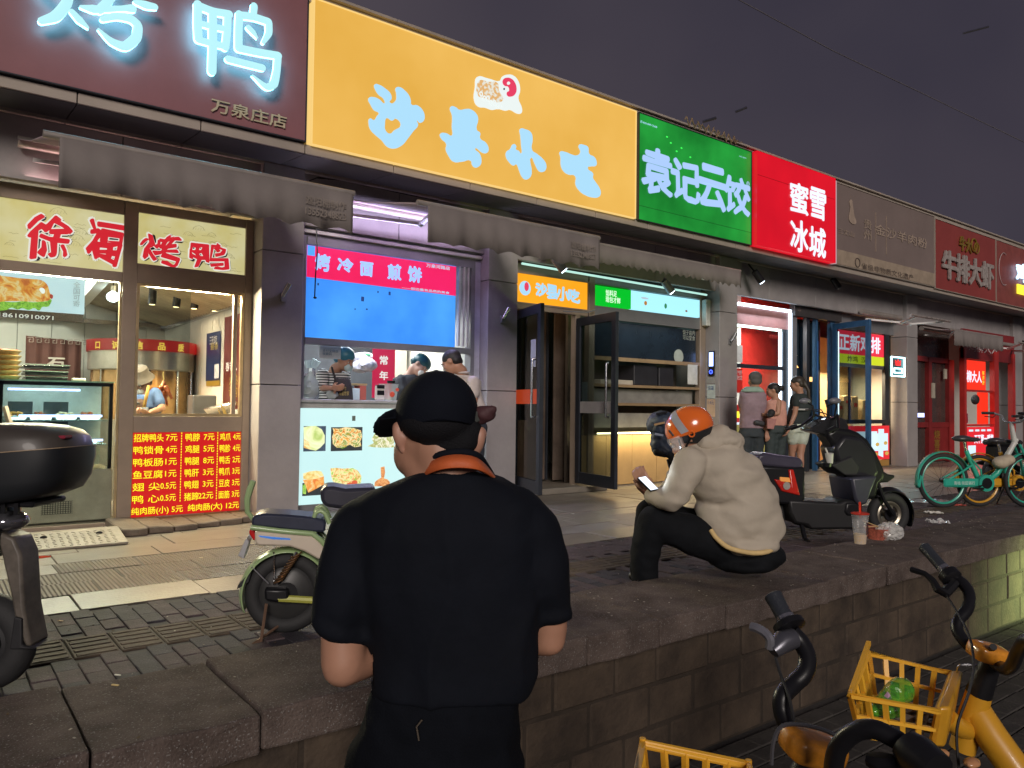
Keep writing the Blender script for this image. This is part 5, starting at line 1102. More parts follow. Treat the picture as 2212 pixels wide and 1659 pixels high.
# ================================================================ dark doorway and red shop
t = thing('dark_door', 'dim glass door with dark red lower frame beyond the neon pillar', 'door', (15.9, 7, 0)); box('dark_glass', 15.0, 16.9, 7.1, 7.14, .02, 2.72, mat('night_glass2', (.06, .045, .04), .2), t)
DR = mat('dark_red_frame', (.20, .02, .02), .4)
for (x0, x1) in ((15.0, 15.08), (15.82, 15.95), (16.72, 16.95)): box('door_stile', x0, x1, 7.02, 7.1, .02, 2.1, DR, t)
box('lower_rail', 15.08, 16.72, 7.03, 7.1, .72, .82, DR, t); box('upper_rail', 15.08, 16.72, 7.03, 7.1, 2.02, 2.12, DR, t); box('red_leaf', 15.95, 16.72, 7.05, 7.1, .05, .72, DR, t)
text('烧\n喜\n烫', (16.1, 16.35, .12, .66), 7.045, GOLD, t, bold=.03); box('keypad', 15.35, 15.62, 7.02, 7.04, .92, 1.0, emi('keypad_glow2', (.5, .55, 1), 2), t)
for (x, z, w, h) in ((15.15, 1.5, .12, .25), (16.45, 1.7, .1, .2), (15.9, 1.3, .12, .3)): box('paper_note', x, x + w, 6.99, 7.015, z, z + h, mat('cream_notice', (.42, .38, .3)), t)
rs = thing('red_shopfront', 'bright red framed shopfront with lit sign and white tiled room', 'shopfront', (18.2, 6.9, 0))
for (x0, x1) in ((16.95, 17.05), (18.45, 18.68), (19.45, 19.6)): box('upright', x0, x1, 6.82, 6.92, .02, 2.35, REDF, rs)
box('header', 16.95, 19.6, 6.84, 6.9, 2.14, 2.75, mat('header_red', (.22, .02, .02), .4), rs); text('鸡柳大人', (17.2, 18.7, 2.3, 2.5), 6.835, mat('white_dim', (.5, .42, .42)), rs, bold=.02)
box('lit_panel', 17.05, 18.2, 6.9, 6.95, 1.5, 2.12, emi('lit_red2', (.85, .03, .01), 1.0), rs); text('鸡柳大人', (17.0, 17.98, 1.66, 1.90), 6.895, emi('letter_white', (.8, .85, 1)), rs, bold=.03); text('鲜\n炸\n好', (18.02, 18.12, 1.62, 1.92), 6.895, emi('yellow_strip', (1, .85, .05)), rs)
for z in (1.46, .74): box('rail', 17.05, 18.45, 6.85, 6.93, z, z + .04, REDF, rs)
box('red_side', 18.0, 18.45, 6.95, 7.0, .78, 1.46, emi('lit_red2', (.85, .03, .01)), rs)
for i in range(7):
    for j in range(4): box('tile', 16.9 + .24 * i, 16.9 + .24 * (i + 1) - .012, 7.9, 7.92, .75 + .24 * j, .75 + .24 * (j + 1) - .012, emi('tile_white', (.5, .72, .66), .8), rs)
MB().ell((17.92, 7.0, 1.30), (.10, .08, .11), 2).build('hanging_black_bag', BLACKM, rs); box('small_stand', 17.3, 17.55, 7.0, 7.04, .80, 1.0, mat('stand_maroon', (.2, .02, .05)), rs)
box('picture_board', 17.05, 18.45, 6.84, 6.9, .08, .72, emi('board_red', (.75, .02, .03)), rs); text('天下第一鸡柳', (17.45, 18.4, .38, .56), 6.835, emi('letter_white', (.8, .85, 1)), rs, bold=.04); box('board_white', 17.15, 17.5, 6.83, 6.839, .12, .34, MATS['board_white'], rs)
for i in range(4): box('board_tag', 17.2 + .3 * i, 17.38 + .3 * i, 6.83, 6.839, .63, .67, MATS['board_white'], rs)
light('red_glow', (17.7, 6.7, 1.2), 1.2, 12, (1, .15, .1), (R(-60), 0, 0)); light('tiled_room_lamp', (17.6, 7.5, 2.0), .6, 12, (.9, 1, .95), (0, 0, 0))
box('far_shopfront_wall', 20.1, 24, 7.0, 7.1, .02, 2.9, mat('far_dim_wall', (.12, .07, .06)), bld)
# cables, cameras
for i, (P, lb) in enumerate((((9.62,6.664,2.932), 'black spotlight hanging under the soffit beside the pillar'), ((7.971,6.934,2.646), 'small security spotlight above the dumpling window'), ((5.82,6.697,2.654), 'small security spotlight above the orange door sign'), ((12.02,6.83,3.115), 'dark floodlight cluster under the soffit by the brown sign'))):
    t = thing('security_light', lb, 'spotlight', P); p = Vector(P); 
    MB().tube([p + Vector((-.08, 0, .10)), p + Vector((.04, -.04, -.04))], [.05, .055], 12).build('lamp_body', BLACK if i in (0, 3) else FRAMEG, t, smooth=True)
    MB().tube([p + Vector((.045, -.042, -.045)), p + Vector((.05, -.044, -.05))], .04, 12).build('lens', WHITEL if i != 3 else STEEL, t); MB().beam(p + Vector((-.08, 0, .1)), p + Vector((-.08, .1, .22)), .02).build('bracket', BLACK, t)
t = thing('overhead_cable', 'thin black overhead cable crossing the night sky', 'cable', (12, 6, 8))
MB().tube([(12.99,9.877,9.725), (16.71,9.547,9.438), (20.61,9.084,9.201), (25.33,7.997,8.472)], .012, 6).build('cable', mat('cable_grey', (.12, .11, .12)), t)
MB().tube([(21.23,8.544,10.87), (21.75,8.138,11.05)], .03, 6).build('clamp', STEEL, t)
t = thing('roof_wire_tangle', 'tangle of wires and a small lamp on the parapet above the green sign', 'wires', (7.704,6.061,4.497)); random.seed(9); b = MB()
for k in range(9):
    b.tube([Vector((7.158,5.979,4.452)).lerp(Vector((8.966,6.348,4.617)), (k + u) / 11) + Vector((0, 0, .06 * math.sin(u * 7 + k) + .03)) for u in (0, .3, .7, 1.1, 1.6)], .008, 5)
setp(b.build('wires', mat('wire_bronze', (.25, .17, .10), .5), t), kind='stuff'); MB().tube([(7.886,6.292,4.72), (8.023,6.185,4.773)], .02, 6).build('lamp_head', STEEL, t); MB().tube([(8.715,6.397,5.085), (8.836,6.302,5.148)], .018, 6).build('lamp_head', STEEL, t)
b = MB(); 
t = thing('facade_cable', 'thin wires sagging along the lintel under the yellow sign', 'cable', (4, 6.9, 3)); MB().tube([(2.954,6.92,3.185), (3.301,6.92,3.225), (3.793,6.92,3.203), (4.303,6.92,3.203)], .006, 5).tube([(2.865,6.9,3.138), (2.955,6.9,3.189), (3.065,6.9,3.19)], .006, 5).build('wire', BLACK, t)
# ================================================================ street objects and vehicles
def rigid(t, loc, rz): t.location = loc; t.rotation_euler = (0, 0, rz)
def lb(mb, name, m, par, **k): return mb.build(name, m, par, world=False, **k)
def wheel(par, x, z, Rw, rt, m_rim, spokes=20, hub=.03, tyre=RUBBER, name='wheel', wide=None):
    w = bpy.data.objects.new(name, None); COL.objects.link(w); w.parent = par; w.location = (x, 0, z)
    lb(MB().torus((0, 0, 0), (0, 1, 0), Rw - rt, rt, 44, 10), 'tyre', tyre, w, smooth=True)
    lb(MB().torus((0, 0, 0), (0, 1, 0), Rw - rt * 2.1, rt * .62, 44, 8), 'rim', m_rim, w, smooth=True)
    lb(MB().lathe([(hub, -.035), (hub, .035)], (0, 0, 0), (0, 1, 0), 16), 'hub', BLACK, w, smooth=True)
    if spokes:
        b = MB()
        for k in range(spokes):
            a = 2 * math.pi * k / spokes; s_ = .028 if k % 2 else -.028
            b.tube([(hub * math.cos(a + .5), s_, hub * math.sin(a + .5)), ((Rw - rt * 2.2) * math.cos(a), 0, (Rw - rt * 2.2) * math.sin(a))], .0016, 4)
        setp(lb(b, 'spoke', STEEL, w), kind='stuff')
    return w
def shared_bike(lab, loc, rz, paint, paint2=None, scale=.92, word=True, rimc=None):
    t = thing('bicycle', lab, 'bicycle', loc, rz, group='shared rental bicycles on the plaza', scale=scale)
    Rw = .315; H = Rw
    p2 = paint2 or paint
    wheel(t, -.46, H, Rw, .024, rimc or paint); wheel(t, .62, H, Rw, .024, rimc or paint, name='wheel')
    bb = Vector((.0, 0, .29)); head = Vector((.47, 0, .80)); st = Vector((-.17, 0, .66)); rh = Vector((-.46, 0, H))
    lb(MB().tube([bb + Vector((.0, 0, .02)), bb + Vector((.12, 0, .03)), bb + Vector((.22, 0, .11)), bb + Vector((.33, 0, .28))], [.034, .034, .034, .032], 12), 'down_tube', paint, t, smooth=True)
    lb(MB().tube([bb + Vector((.33, 0, .28)), head], [.032, .028], 12), 'upper_tube', p2, t, smooth=True)
    lb(MB().tube([bb, (-.10, 0, .50), st], [.032, .026, .024], 12), 'seat_tube', paint, t, smooth=True)
    for s_ in (-1, 1):
        lb(MB().tube([(-.10, s_ * .02, .50), (-.30, s_ * .055, .40), rh + Vector((0, s_ * .06, 0))], .012, 8), 'seat_stay', paint, t, smooth=True)
        lb(MB().tube([(-.12, s_ * .03, .56), (-.02, s_ * .045, .44), bb + Vector((.0, s_ * .03, .03))], .010, 8), 'brace', paint, t, smooth=True)
    # chain case and crank
    lb(MB().box(-.50, .02, -.075, -.045, .245, .345, .018), 'chain_case', paint, t)
    lb(MB().lathe([(.095, -.09), (.10, -.07), (.10, -.05), (.09, -.04)], (bb.x + .02, 0, bb.z), (0, 1, 0), 28), 'chainring_cover', paint, t, smooth=True)
    lb(MB().lathe([(.062, -.096), (.062, -.088)], (bb.x + .02, 0, bb.z), (0, 1, 0), 24), 'crank_disc', BLACK, t)
    lb(MB().beam((.02, -.10, .29), (-.13, -.10, .24), .022, .014).box(-.18, -.09, -.19, -.105, .225, .25, .004), 'pedal', BLACK, t)
    lb(MB().beam((.02, .08, .29), (.17, .08, .34), .022, .014).box(.13, .22, .09, .18, .33, .355, .004), 'pedal', BLACK, t)
    # fenders
    for (cx_, a0, a1, nm) in ((-.46, 20, 195, 'rear_fender'), (.62, 15, 165, 'front_fender')):
        b = MB(); pv = None
        for k in range(25):
            a = R(a0 + (a1 - a0) * k / 24); r_ = Rw + .025; ring = [b.bm.verts.new((cx_ + (r_ - abs(y) * .25) * math.cos(a), y, H + (r_ - abs(y) * .25) * math.sin(a))) for y in (-.034, -.018, 0, .018, .034)]
            if pv:
                for i in range(4): b.bm.faces.new((pv[i], pv[i + 1], ring[i + 1], ring[i]))
            pv = ring
        o = lb(b, nm, paint, t, smooth=True); sm = o.modifiers.new('thickness', 'SOLIDIFY'); sm.thickness = .004
    lb(MB().prism([(-.80, -.03, .26), (-.76, -.03, .38), (-.74, -.03, .36), (-.765, -.03, .24)], (0, .06, 0)), 'fender_flap', paint, t)
    # saddle
    b = MB().ell((-.22, 0, .80), (.12, .085, .038), 3).ell((-.10, 0, .79), (.12, .032, .028), 3)
    lb(b, 'saddle', mat('saddle_black', (.04, .04, .045), .35), t, smooth=True); lb(MB().tube([st, (-.195, 0, .78)], .016, 10), 'seat_post', STEEL, t, smooth=True)
    # steering
    lb(MB().tube([head + Vector((-.02, 0, -.06)), head + Vector((-.05, 0, .10)), head + Vector((-.065, 0, .19))], [.032, .026, .022], 12), 'head_stem', p2, t, smooth=True)
    for s_ in (-1, 1):
        lb(MB().tube([head + Vector((.0, s_ * .05, -.06)), (.56, s_ * .055, .56), (.62, s_ * .055, H)], .014, 8), 'fork_blade', paint, t, smooth=True)
        lb(MB().tube([head + Vector((-.065, 0, .19)), head + Vector((-.05, s_ * .12, .20)), head + Vector((-.02, s_ * .2, .27)), head + Vector((-.08, s_ * .26, .30))], .012, 8), 'handlebar', mat('bar_grey', (.3, .3, .32), .35, metal=.4), t, smooth=True)
        lb(MB().tube([head + Vector((-.08, s_ * .26, .30)), head + Vector((-.21, s_ * .29, .30))], .017, 10), 'grip', BLACK, t, smooth=True)
        lb(MB().tube([head + Vector((-.06, s_ * .24, .29)), head + Vector((-.10, s_ * .24, .25)), head + Vector((-.19, s_ * .27, .26))], .006, 6), 'brake_lever', BLACK, t)
    lb(MB().tube([(-.05, .05, .28), (-.10, .14, .012)], .010, 6), 'kickstand', BLACK, t)
    b = MB()
    for k in range(4): b.tube([(.36 + .22 * k, -.14, .66), (.36 + .22 * k, .14, .66), ], .003, 4) if False else None
    if word:
        me = text_mesh('青桔 街区骑行'); xs_ = [v.co.x for v in me.vertices]; x0 = min(xs_); L = max(xs_) - x0
        for v in me.vertices: v.co = Vector((-.38 + (v.co.x - x0) / L * .26, -.0765, .275 + v.co.y * .045))
        me.materials.clear(); link('lettering', me, mat('print_pale', (.6, .7, .65)), t, world=False)
    return t
TEAL = mat('teal_paint', (.03, .38, .27), .35, var=.12, coat=.2); TEALW = mat('white_paint', (.55, .56, .52), .4, var=.15)
YPAINT = mat('yellow_bike_paint', (.60, .30, .02), .4, var=.15, coat=.2)
AXA = math.atan2(-.61, .792)
t = shared_bike('teal green rental bicycle with white upper tube standing by the coping', (9.12,3.522,0), AXA + .12, TEAL, TEALW, .93)
t = shared_bike('orange yellow rental bicycle right behind the teal one', (9.29,3.211,0), AXA + .16, YPAINT, None, .90, word=False)
t.location.x += .30; t.location.y += .16
t = shared_bike('teal bicycle half cut off by the right edge, only its rear wheel showing', (10.77,3.081,0), AXA + .1, TEAL, TEALW, .93, word=False)
# saddles of further bikes, dark e-scooter between them
def shadow_ebike(lab, loc, rz, sc_=.9):
    t = thing('parked_ebike', lab, 'electric bike', loc, rz, scale=sc_)
    wheel(t, 0, .24, .24, .05, BLACKM, 0, .09); wheel(t, 1.15, .24, .24, .05, BLACKM, 0, .09)
    lb(MB().prism([(-.1, -.12, .40), (.35, -.12, .36), (.5, -.12, .28), (.85, -.12, .28), (.98, -.12, .9), (1.06, -.12, .88), (.95, -.12, .2), (.4, -.12, .18), (.1, -.12, .45)], (0, .24, 0)), 'body', BLACK, t, bevel=.03, smooth=True)
    lb(MB().box(-.12, .42, -.13, .13, .66, .74, .03), 'seat', BLACKM, t, smooth=True); lb(MB().box(-.08, .40, -.11, .11, .42, .66, .03), 'seat_box', BLACK, t)
    lb(MB().tube([(1.0, 0, .85), (.95, 0, 1.0)], .03, 8).tube([(.85, -.3, 1.06), (.95, 0, 1.0), (.85, .3, 1.06)], .014, 8), 'handlebar', BLACK, t)
    return t
shadow_ebike('dark electric bike parked behind the yellow rental bicycle', (11.41,4.22,0), AXA + .3)
t = thing('white_bag', 'crumpled pale bag hanging between the parked bicycles', 'bag', (9.273,3.359,0.5072)); blob('cloth', [('e', (9.261,3.369,0.4916), (.12, .08, .07)), ('e', (9.321,3.321,0.5234), (.09, .07, .06))], mat('cream_cloth', (.45, .38, .28), .7), t, voxel=.02, smooth=3)

# ---- black scooter
def sheet(cx, gy, k): return lambda x, y, d=0: (k * (x - cx), d, k * (gy - y))
S = sheet(560, 1415, .00105)
t = thing('electric_scooter', 'black electric scooter with red rear panel parked behind the seated rider', 'scooter', (5.839,3.396,-0.0331), AXA + .16); t.location.z = 0
def slab_(name, pts, w, m, bev=.012, y=0, par=None, S_=None, sm=True):
    S2 = S_ or S
    return lb(MB().prism([S2(x, y_, y - w / 2) for x, y_ in pts], (0, w, 0)), name, m, par or t, bevel=bev, smooth=sm)
slab_('seat', [(-60, 775), (0, 758), (100, 775), (200, 785), (280, 792), (308, 820), (312, 870), (250, 880), (-60, 850)], .24, mat('seat_leather', (.05, .045, .07), .3), .03)
slab_('seat_cover', [(-50, 772), (20, 756), (110, 770), (270, 790), (296, 806), (180, 800), (40, 785)], .20, mat('purple_grey_cover', (.28, .25, .36), .4, var=.4, vscale=30), .012)  # purple-grey top layer of the seat
slab_('seat_box', [(-80, 850), (200, 862), (318, 860), (318, 1110), (260, 1150), (-60, 1120)], .26, BLACK, .02)
slab_('red_panel', [(175, 880), (215, 878), (270, 1075), (120, 1040), (60, 950), (120, 960), (195, 1000)], .29, mat('red_glossy', (.50, .02, .012), .25, coat=.5), .01)
slab_('tail_glint', [(110, 935), (180, 940), (190, 975), (110, 965)], .295, emi('warm_reflection', (.9, .35, .08), .6), .004)  # warm reflection given as glow in the colour
b = S(155, 1000, -.148); lb(MB().lathe([(.03, 0), (.03, .004)], b, (0, -1, 0), 20), 'badge', mat('badge_silver', (.6, .55, .5), .3, metal=.6), t)
slab_('floorboard', [(180, 1105), (420, 1120), (600, 1130), (640, 1110), (780, 1120), (800, 1330), (360, 1330), (330, 1300), (230, 1280), (190, 1200)], .28, mat('scooter_floor', (.012, .012, .013), .5), .02)
slab_('side_box', [(640, 1125), (770, 1128), (775, 1220), (650, 1235), (620, 1200)], .30, BLACK, .02)
slab_('leg_shield', [(500, 610), (560, 690), (610, 830), (680, 940), (740, 1080), (800, 1120), (930, 1110), (960, 1000), (1000, 960), (1010, 900), (930, 740), (860, 650), (790, 600), (700, 570), (600, 560)], .18, BLACK, .04)
slab_('shield_panel', [(640, 620), (800, 640), (900, 760), (940, 900), (900, 960), (700, 950), (600, 850), (560, 720)], .24, mat('shield_dark', (.016, .016, .020), .35, coat=.2), .03)
slab_('knee_cover', [(670, 940), (890, 925), (800, 1140), (730, 1150), (700, 1100)], .34, mat('grey_cover', (.045, .047, .065), .4), .02)
slab_('head_cowl', [(380, 590), (385, 570), (500, 510), (600, 478), (680, 500), (705, 560), (700, 590), (620, 600), (560, 640), (500, 620), (430, 605)], .16, mat('cowl_gloss', (.02, .02, .022), .15, coat=.6), .03)
slab_('nose_fairing', [(880, 880), (960, 870), (1040, 920), (1100, 930), (1098, 950), (1040, 985), (960, 990), (900, 960)], .14, BLACK, .02)
slab_('nose_sticker', [(905, 915), (960, 920), (985, 960), (930, 980), (900, 950)], .145, mat('sticker', (.35, .10, .05), .4, var=.6, vscale=60), .004)
slab_('basket', [(530, 850), (700, 780), (760, 860), (740, 930), (640, 925)], .26, BLACKM, .01)
for s_ in (-1, 1):
    b = MB(); lb(b.tube([S(590, 500, s_ * .05), S(560, 470, s_ * .16), S(500, 560, s_ * .27), S(430, 590, s_ * .31)], .012, 8), 'handlebar', BLACK, t)
    lb(MB().tube([S(470, 560, s_ * .28), S(385, 590, s_ * .32)], .018, 10), 'grip', BLACK, t, smooth=True)
    lb(MB().tube([S(540, 480, s_ * .15), S(545, 400, s_ * .17), S(520, 375, s_ * .2)], .007, 6), 'mirror_stem', BLACK, t)
    lb(MB().ell(S(505, 362, s_ * .22), (.052, .025, .026), 2), 'mirror', mat('mirror_shell', (.16, .16, .18), .3), t, smooth=True)
lb(MB().tube([S(575, 490, .0), S(590, 420, .02), S(575, 350, .03)], .012, 6).tube([S(575, 400, .02), S(600, 380, -.03)], .010, 6), 'phone_holder', BLACK, t)
lb(MB().tube([S(520, 480, -.16), S(440, 455, -.18), S(400, 440, -.12), S(390, 500, -.1), S(420, 540, -.12)], .005, 5).tube([S(470, 500, -.16), S(430, 430, -.16), S(330, 430, -.1)], .005, 5), 'brake_cable', BLACK, t)
w_ = wheel(t, S(1085, 0)[0], .185, .185, .042, mat('alloy_rim', (.28, .25, .2), .35, metal=.8), 0, .05)
b = MB()
for k in range(5): a = 2 * math.pi * k / 5; b.beam((.03 * math.cos(a), 0, .03 * math.sin(a)), (.13 * math.cos(a), 0, .13 * math.sin(a)), .03, .03)
lb(b, 'rim_spoke', MATS['alloy_rim'], w_)
wheel(t, S(40, 0)[0], .185, .185, .042, MATS['alloy_rim'], 0, .05)
b = MB(); pv = None
for k in range(22):
    a = R(-28 + 160 * k / 21); r_ = .225; c0 = S(1085, 0)[0]; ring = [b.bm.verts.new((c0 + (r_ - abs(y) * .5) * math.cos(a), y, .185 + (r_ - abs(y) * .5) * math.sin(a))) for y in (-.06, -.035, 0, .035, .06)]
    if pv:
        for i in range(4): b.bm.faces.new((pv[i], pv[i + 1], ring[i + 1], ring[i]))
    pv = ring
o = lb(b, 'front_fender', BLACK, t, smooth=True); o.modifiers.new('thickness', 'SOLIDIFY').thickness = .006
for s_ in (-1, 1): lb(MB().tube([S(940, 960, s_ * .07), S(1000, 1120, s_ * .08), S(1085, 0, s_ * .08)[:2] + (.185,)], .016, 8), 'fork', BLACK, t, smooth=True)
lb(MB().beam(S(300, 1290, -.1), S(308, 1395, -.14), .03, .02).beam(S(308, 1395, -.14), S(318, 1415, -.18), .02, .02), 'kickstand', BLACK, t)
cup = thing('coffee_cup', 'small white cup with a spoon in the scooter front holder', 'cup', (5.729,3.304,0.6489)); MB().lathe([(.022, 0), (.032, .075), (.033, .078)], (5.688,3.275,0.6147), (-.15, 0, 1), 18).build('cup', WHITEP, cup, smooth=True); MB().tube([(5.682,3.277,0.6626), (5.655,3.295,0.7347)], .007, 6).build('straw', WHITEP, cup)
MB().lathe([(.035, 0), (.04, .03)], (5.667,3.291,0.5877), seg=16).build('holder', BLACK, cup)

# ---- pale e-bike behind the standing man
S7 = sheet(400, 1425, .000548)
t = thing('electric_bike', 'small cream and green electric bike with blue lit seat left of the standing man', 'electric bike', (1.339,3.388,-0.0097), AXA + .22); t.location.z = 0
LG = mat('pale_green_paint', (.30, .42, .20), .35, coat=.3, var=.1); CREAM = mat('cream_fairing', (.58, .50, .40), .35, var=.08, coat=.3)
def p7(name, pts, w, m, bev=.006, y=0, par=None): return lb(MB().prism([S7(x, y_, y - w / 2) for x, y_ in pts], (0, w, 0)), name, m, par or t, bevel=bev, smooth=True)
wheel(t, 0, .18, .182, .036, BLACKM, 0, .05); wheel(t, .92, .18, .182, .036, BLACKM, 0, .05)
lb(MB().lathe([(.10, -.03), (.12, -.015), (.12, .015), (.10, .03)], (0, 0, .18), (0, 1, 0), 28), 'hub_motor', mat('hub_dark', (.03, .03, .03), .4), t, smooth=True)
p7('rear_seat', [(130, 460), (165, 435), (240, 428), (400, 440), (600, 462), (690, 485), (710, 520), (700, 590), (600, 585), (130, 525)], .19, mat('ebike_seat', (.03, .035, .06), .3), .022)
p7('driver_saddle', [(660, 260), (680, 218), (760, 215), (860, 235), (1000, 228), (1100, 225), (1120, 330), (980, 410), (840, 400), (700, 380), (660, 330)], .22, mat('ebike_saddle', (.035, .035, .05), .3), .03)
p7('side_fairing', [(155, 565), (300, 580), (450, 600), (610, 615), (680, 690), (745, 775), (725, 800), (650, 803), (540, 735), (430, 695), (300, 685), (180, 680), (160, 650)], .20, CREAM, .014)
p7('fairing_line', [(185, 598), (430, 628), (435, 640), (300, 632), (200, 612)], .206, mat('blue_line', (.04, .05, .25), .3), .002)
for s_ in (-1, 1):
    lb(MB().tube([S7(125, 535, s_ * .09), S7(350, 568, s_ * .095), S7(600, 595, s_ * .095), S7(680, 660, s_ * .09), S7(760, 820, s_ * .07), S7(900, 1050, s_ * .05), S7(1300, 1100, s_ * .05)], .012, 10), 'frame_rail', LG, t, smooth=True)
    lb(MB().tube([S7(620, 600, s_ * .08), S7(600, 500, s_ * .08), S7(625, 430, s_ * .08), S7(665, 415, s_ * .08), S7(700, 440, s_ * .08), S7(735, 520, s_ * .08)], .0105, 10), 'grab_arch', LG, t, smooth=True)
    lb(MB().tube([S7(335, 1000, s_ * .07), S7(480, 750, s_ * .07)], .007, 8), 'shock_rod', STEEL, t)
    b = MB(); P = [Vector(S7(335, 990, s_ * .07)).lerp(Vector(S7(480, 765, s_ * .07)), k / 90) + Vector((math.cos(k * .63) * .020, math.sin(k * .63) * .022, math.cos(k * .63) * .008)) for k in range(91)]
    lb(b.tube(P, .0038, 5), 'shock_spring', mat('spring_bronze', (.35, .2, .1), .3, metal=.8), t, smooth=True)
    lb(MB().tube([S7(340, 1120, s_ * .06), S7(620, 1150, s_ * .055)], .016, 8), 'swing_arm', mat('yellow_green_arm', (.42, .42, .08), .4), t, smooth=True)
    lb(MB().tube([S7(300, 750, s_ * .05), S7(305, 1010, s_ * .06)], .0035, 6).tube([S7(130, 865, s_ * .05), S7(265, 1000, s_ * .06)], .0035, 6), 'fender_stay', STEEL, t)
lb(MB().tube([S7(125, 495), S7(80, 435), S7(75, 330), S7(95, 250), S7(120, 180)], [.010, .012, .014, .015, .013], 8), 'backrest_tube', LG, t, smooth=True)
p7('tail_light', [(105, 570), (150, 560), (160, 650), (140, 655), (105, 600)], .10, mat('tail_red', (.5, .01, .01), .25), .006)
p7('number_plate', [(85, 630), (110, 655), (70, 795), (25, 765)], .13, mat('plate_grey', (.35, .35, .36), .4), .003)
p7('motor_housing', [(235, 1035), (420, 1045), (430, 1130), (330, 1150), (240, 1130)], .15, BLACK, .012)
p7('battery_cover', [(740, 520), (860, 490), (1000, 520), (1000, 800), (760, 760)], .16, BLACK, .01)
b = MB(); pv = None
for k in range(24):
    a = R(28 + 175 * k / 23); r_ = .205; ring = [b.bm.verts.new(((r_ - abs(y) * .3) * math.cos(a), y, .18 + (r_ - abs(y) * .3) * math.sin(a))) for y in (-.055, -.03, 0, .03, .055)]
    if pv:
        for i in range(4): b.bm.faces.new((pv[i], pv[i + 1], ring[i + 1], ring[i]))
    pv = ring
o = lb(b, 'rear_fender', LG, t, smooth=True); o.modifiers.new('thickness', 'SOLIDIFY').thickness = .004
p7('mudflap', [(130, 900), (110, 990), (20, 1042), (25, 1015), (95, 930)], .09, BLACKM, .003)
lb(MB().tube([S7(255, 1150, -.08), S7(228, 1500 - 75, -.13), S7(228, 1425, -.13)], .007, 6).tube([S7(228, 1425, -.13), S7(170, 1425, -.15), S7(200, 1420, -.12), S7(360, 1350, -.02)], .006, 6), 'kickstand', mat('rusty_steel', (.2, .12, .08), .5, metal=.5), t)
lb(MB().tube([S7(1300, 1100), S7(1650, 900), S7(1750, 480)], .022, 10), 'front_tube', LG, t, smooth=True)
lb(MB().tube([S7(1750, 480, -.24), S7(1790, 430, 0), S7(1750, 480, .24)], .011, 8), 'handlebar', BLACK, t)
for s_ in (-1, 1): lb(MB().tube([S7(1750, 500, s_ * .05), (.92, s_ * .05, .18)], .012, 8), 'fork', LG, t)

# ---- delivery scooter at the left edge with a top case
t = thing('delivery_scooter', 'dark delivery scooter cut off by the left edge with a rounded top case', 'scooter', (0.223,3.265,0), AXA + math.pi * 0 + .1)
t.location = (-.02, 3.08, 0)
SD = lambda x, y, d_=0: (.000665 * (x - 60), d_, .000665 * (1560 - y))
case_o = bpy.data.objects.new('top_case', None); COL.objects.link(case_o); case_o.parent = t; case_o.location = (0, 0, 0)
t.rotation_euler = (0, 0, AXA)
t.location = tuple(Vector((0.2861,3.252,-0.0099)))[:2] + (0,)
b = MB()
def rounded(b, secs, seg=28, p=.42):
    """stacked rounded-rectangle rings: (z, cx, half-x, half-y)"""
    rs = []
    for z, cx_, hx, hy in secs:
        rs.append([b.bm.verts.new((cx_ + hx * math.copysign(abs(math.cos(2 * math.pi * k / seg)) ** p, math.cos(2 * math.pi * k / seg)), hy * math.copysign(abs(math.sin(2 * math.pi * k / seg)) ** p, math.sin(2 * math.pi * k / seg)), z)) for k in range(seg)])
    for A, B in zip(rs, rs[1:]):
        for k in range(seg): b.bm.faces.new((A[k], A[(k + 1) % seg], B[(k + 1) % seg], B[k]))
    b.bm.faces.new(rs[0][::-1]); b.bm.faces.new(rs[-1]); return b
z = lambda y: .000665 * (1560 - y)
lb(rounded(MB(), [(z(545), -.06, .20, .14), (z(535), -.03, .27, .18), (z(500), .0, .315, .205), (z(430), .015, .335, .215), (z(320), .025, .345, .22), (z(262), .025, .347, .222)], 32, .5), 'case_body', mat('case_black', (.011, .013, .016), .5, coat=.08), case_o, smooth=True)
lb(rounded(MB(), [(z(262), .025, .350, .226), (z(257), .025, .350, .226)], 32, .5), 'case_seam', mat('seam_tan', (.30, .22, .14), .4), case_o)
lb(rounded(MB(), [(z(257), .025, .347, .222), (z(205), .02, .342, .220), (z(165), .01, .325, .21), (z(130), -.01, .285, .185), (z(108), -.03, .225, .15), (z(95), -.05, .14, .10), (z(92), -.05, .06, .05)], 32, .6), 'case_lid', mat('lid_satin', (.055, .047, .040), .45, coat=.1), case_o, smooth=True)
case_o.rotation_euler = (0, R(-5), 0); case_o.location = (-.035, 0, .040); case_o.scale = (.9, .8, .93)
lb(MB().box(.330, .366, -.12, -.06, z(212), z(192), .004), 'case_reflector', mat('reflector_red', (.25, .03, .05), .2), case_o)
lb(MB().box(-.25, .12, -.10, .10, z(565), z(535), .006).box(.06, .075, -.11, -.10, z(600), z(540)).box(.015, .03, -.11, -.10, z(595), z(540)), 'rack_plate', BLACK, t)
lb(MB().prism([SD(-120, 560, -.09), SD(20, 560, -.09), SD(25, 700, -.09), SD(40, 760, -.09), SD(-120, 900, -.09)], (0, .18, 0)), 'tail_body', BLACK, t, bevel=.03, smooth=True)
lb(MB().ell(SD(45, 650, -.02), (.06, .07, .035), 3), 'tail_lamp', mat('chrome_dark', (.25, .25, .28), .12, metal=.8), t, smooth=True)
lb(MB().prism([SD(0, 700, -.05), SD(95, 735, -.05), SD(135, 820, -.05), SD(160, 1100, -.05), SD(205, 1300, -.05), SD(175, 1300, -.05), SD(125, 1200, -.05), SD(85, 1020, -.05), SD(40, 850, -.05)], (0, .11, 0)), 'mud_fender', mat('fender_dusty', (.10, .085, .07), .5, var=.4, vscale=12), t, bevel=.012, smooth=True)
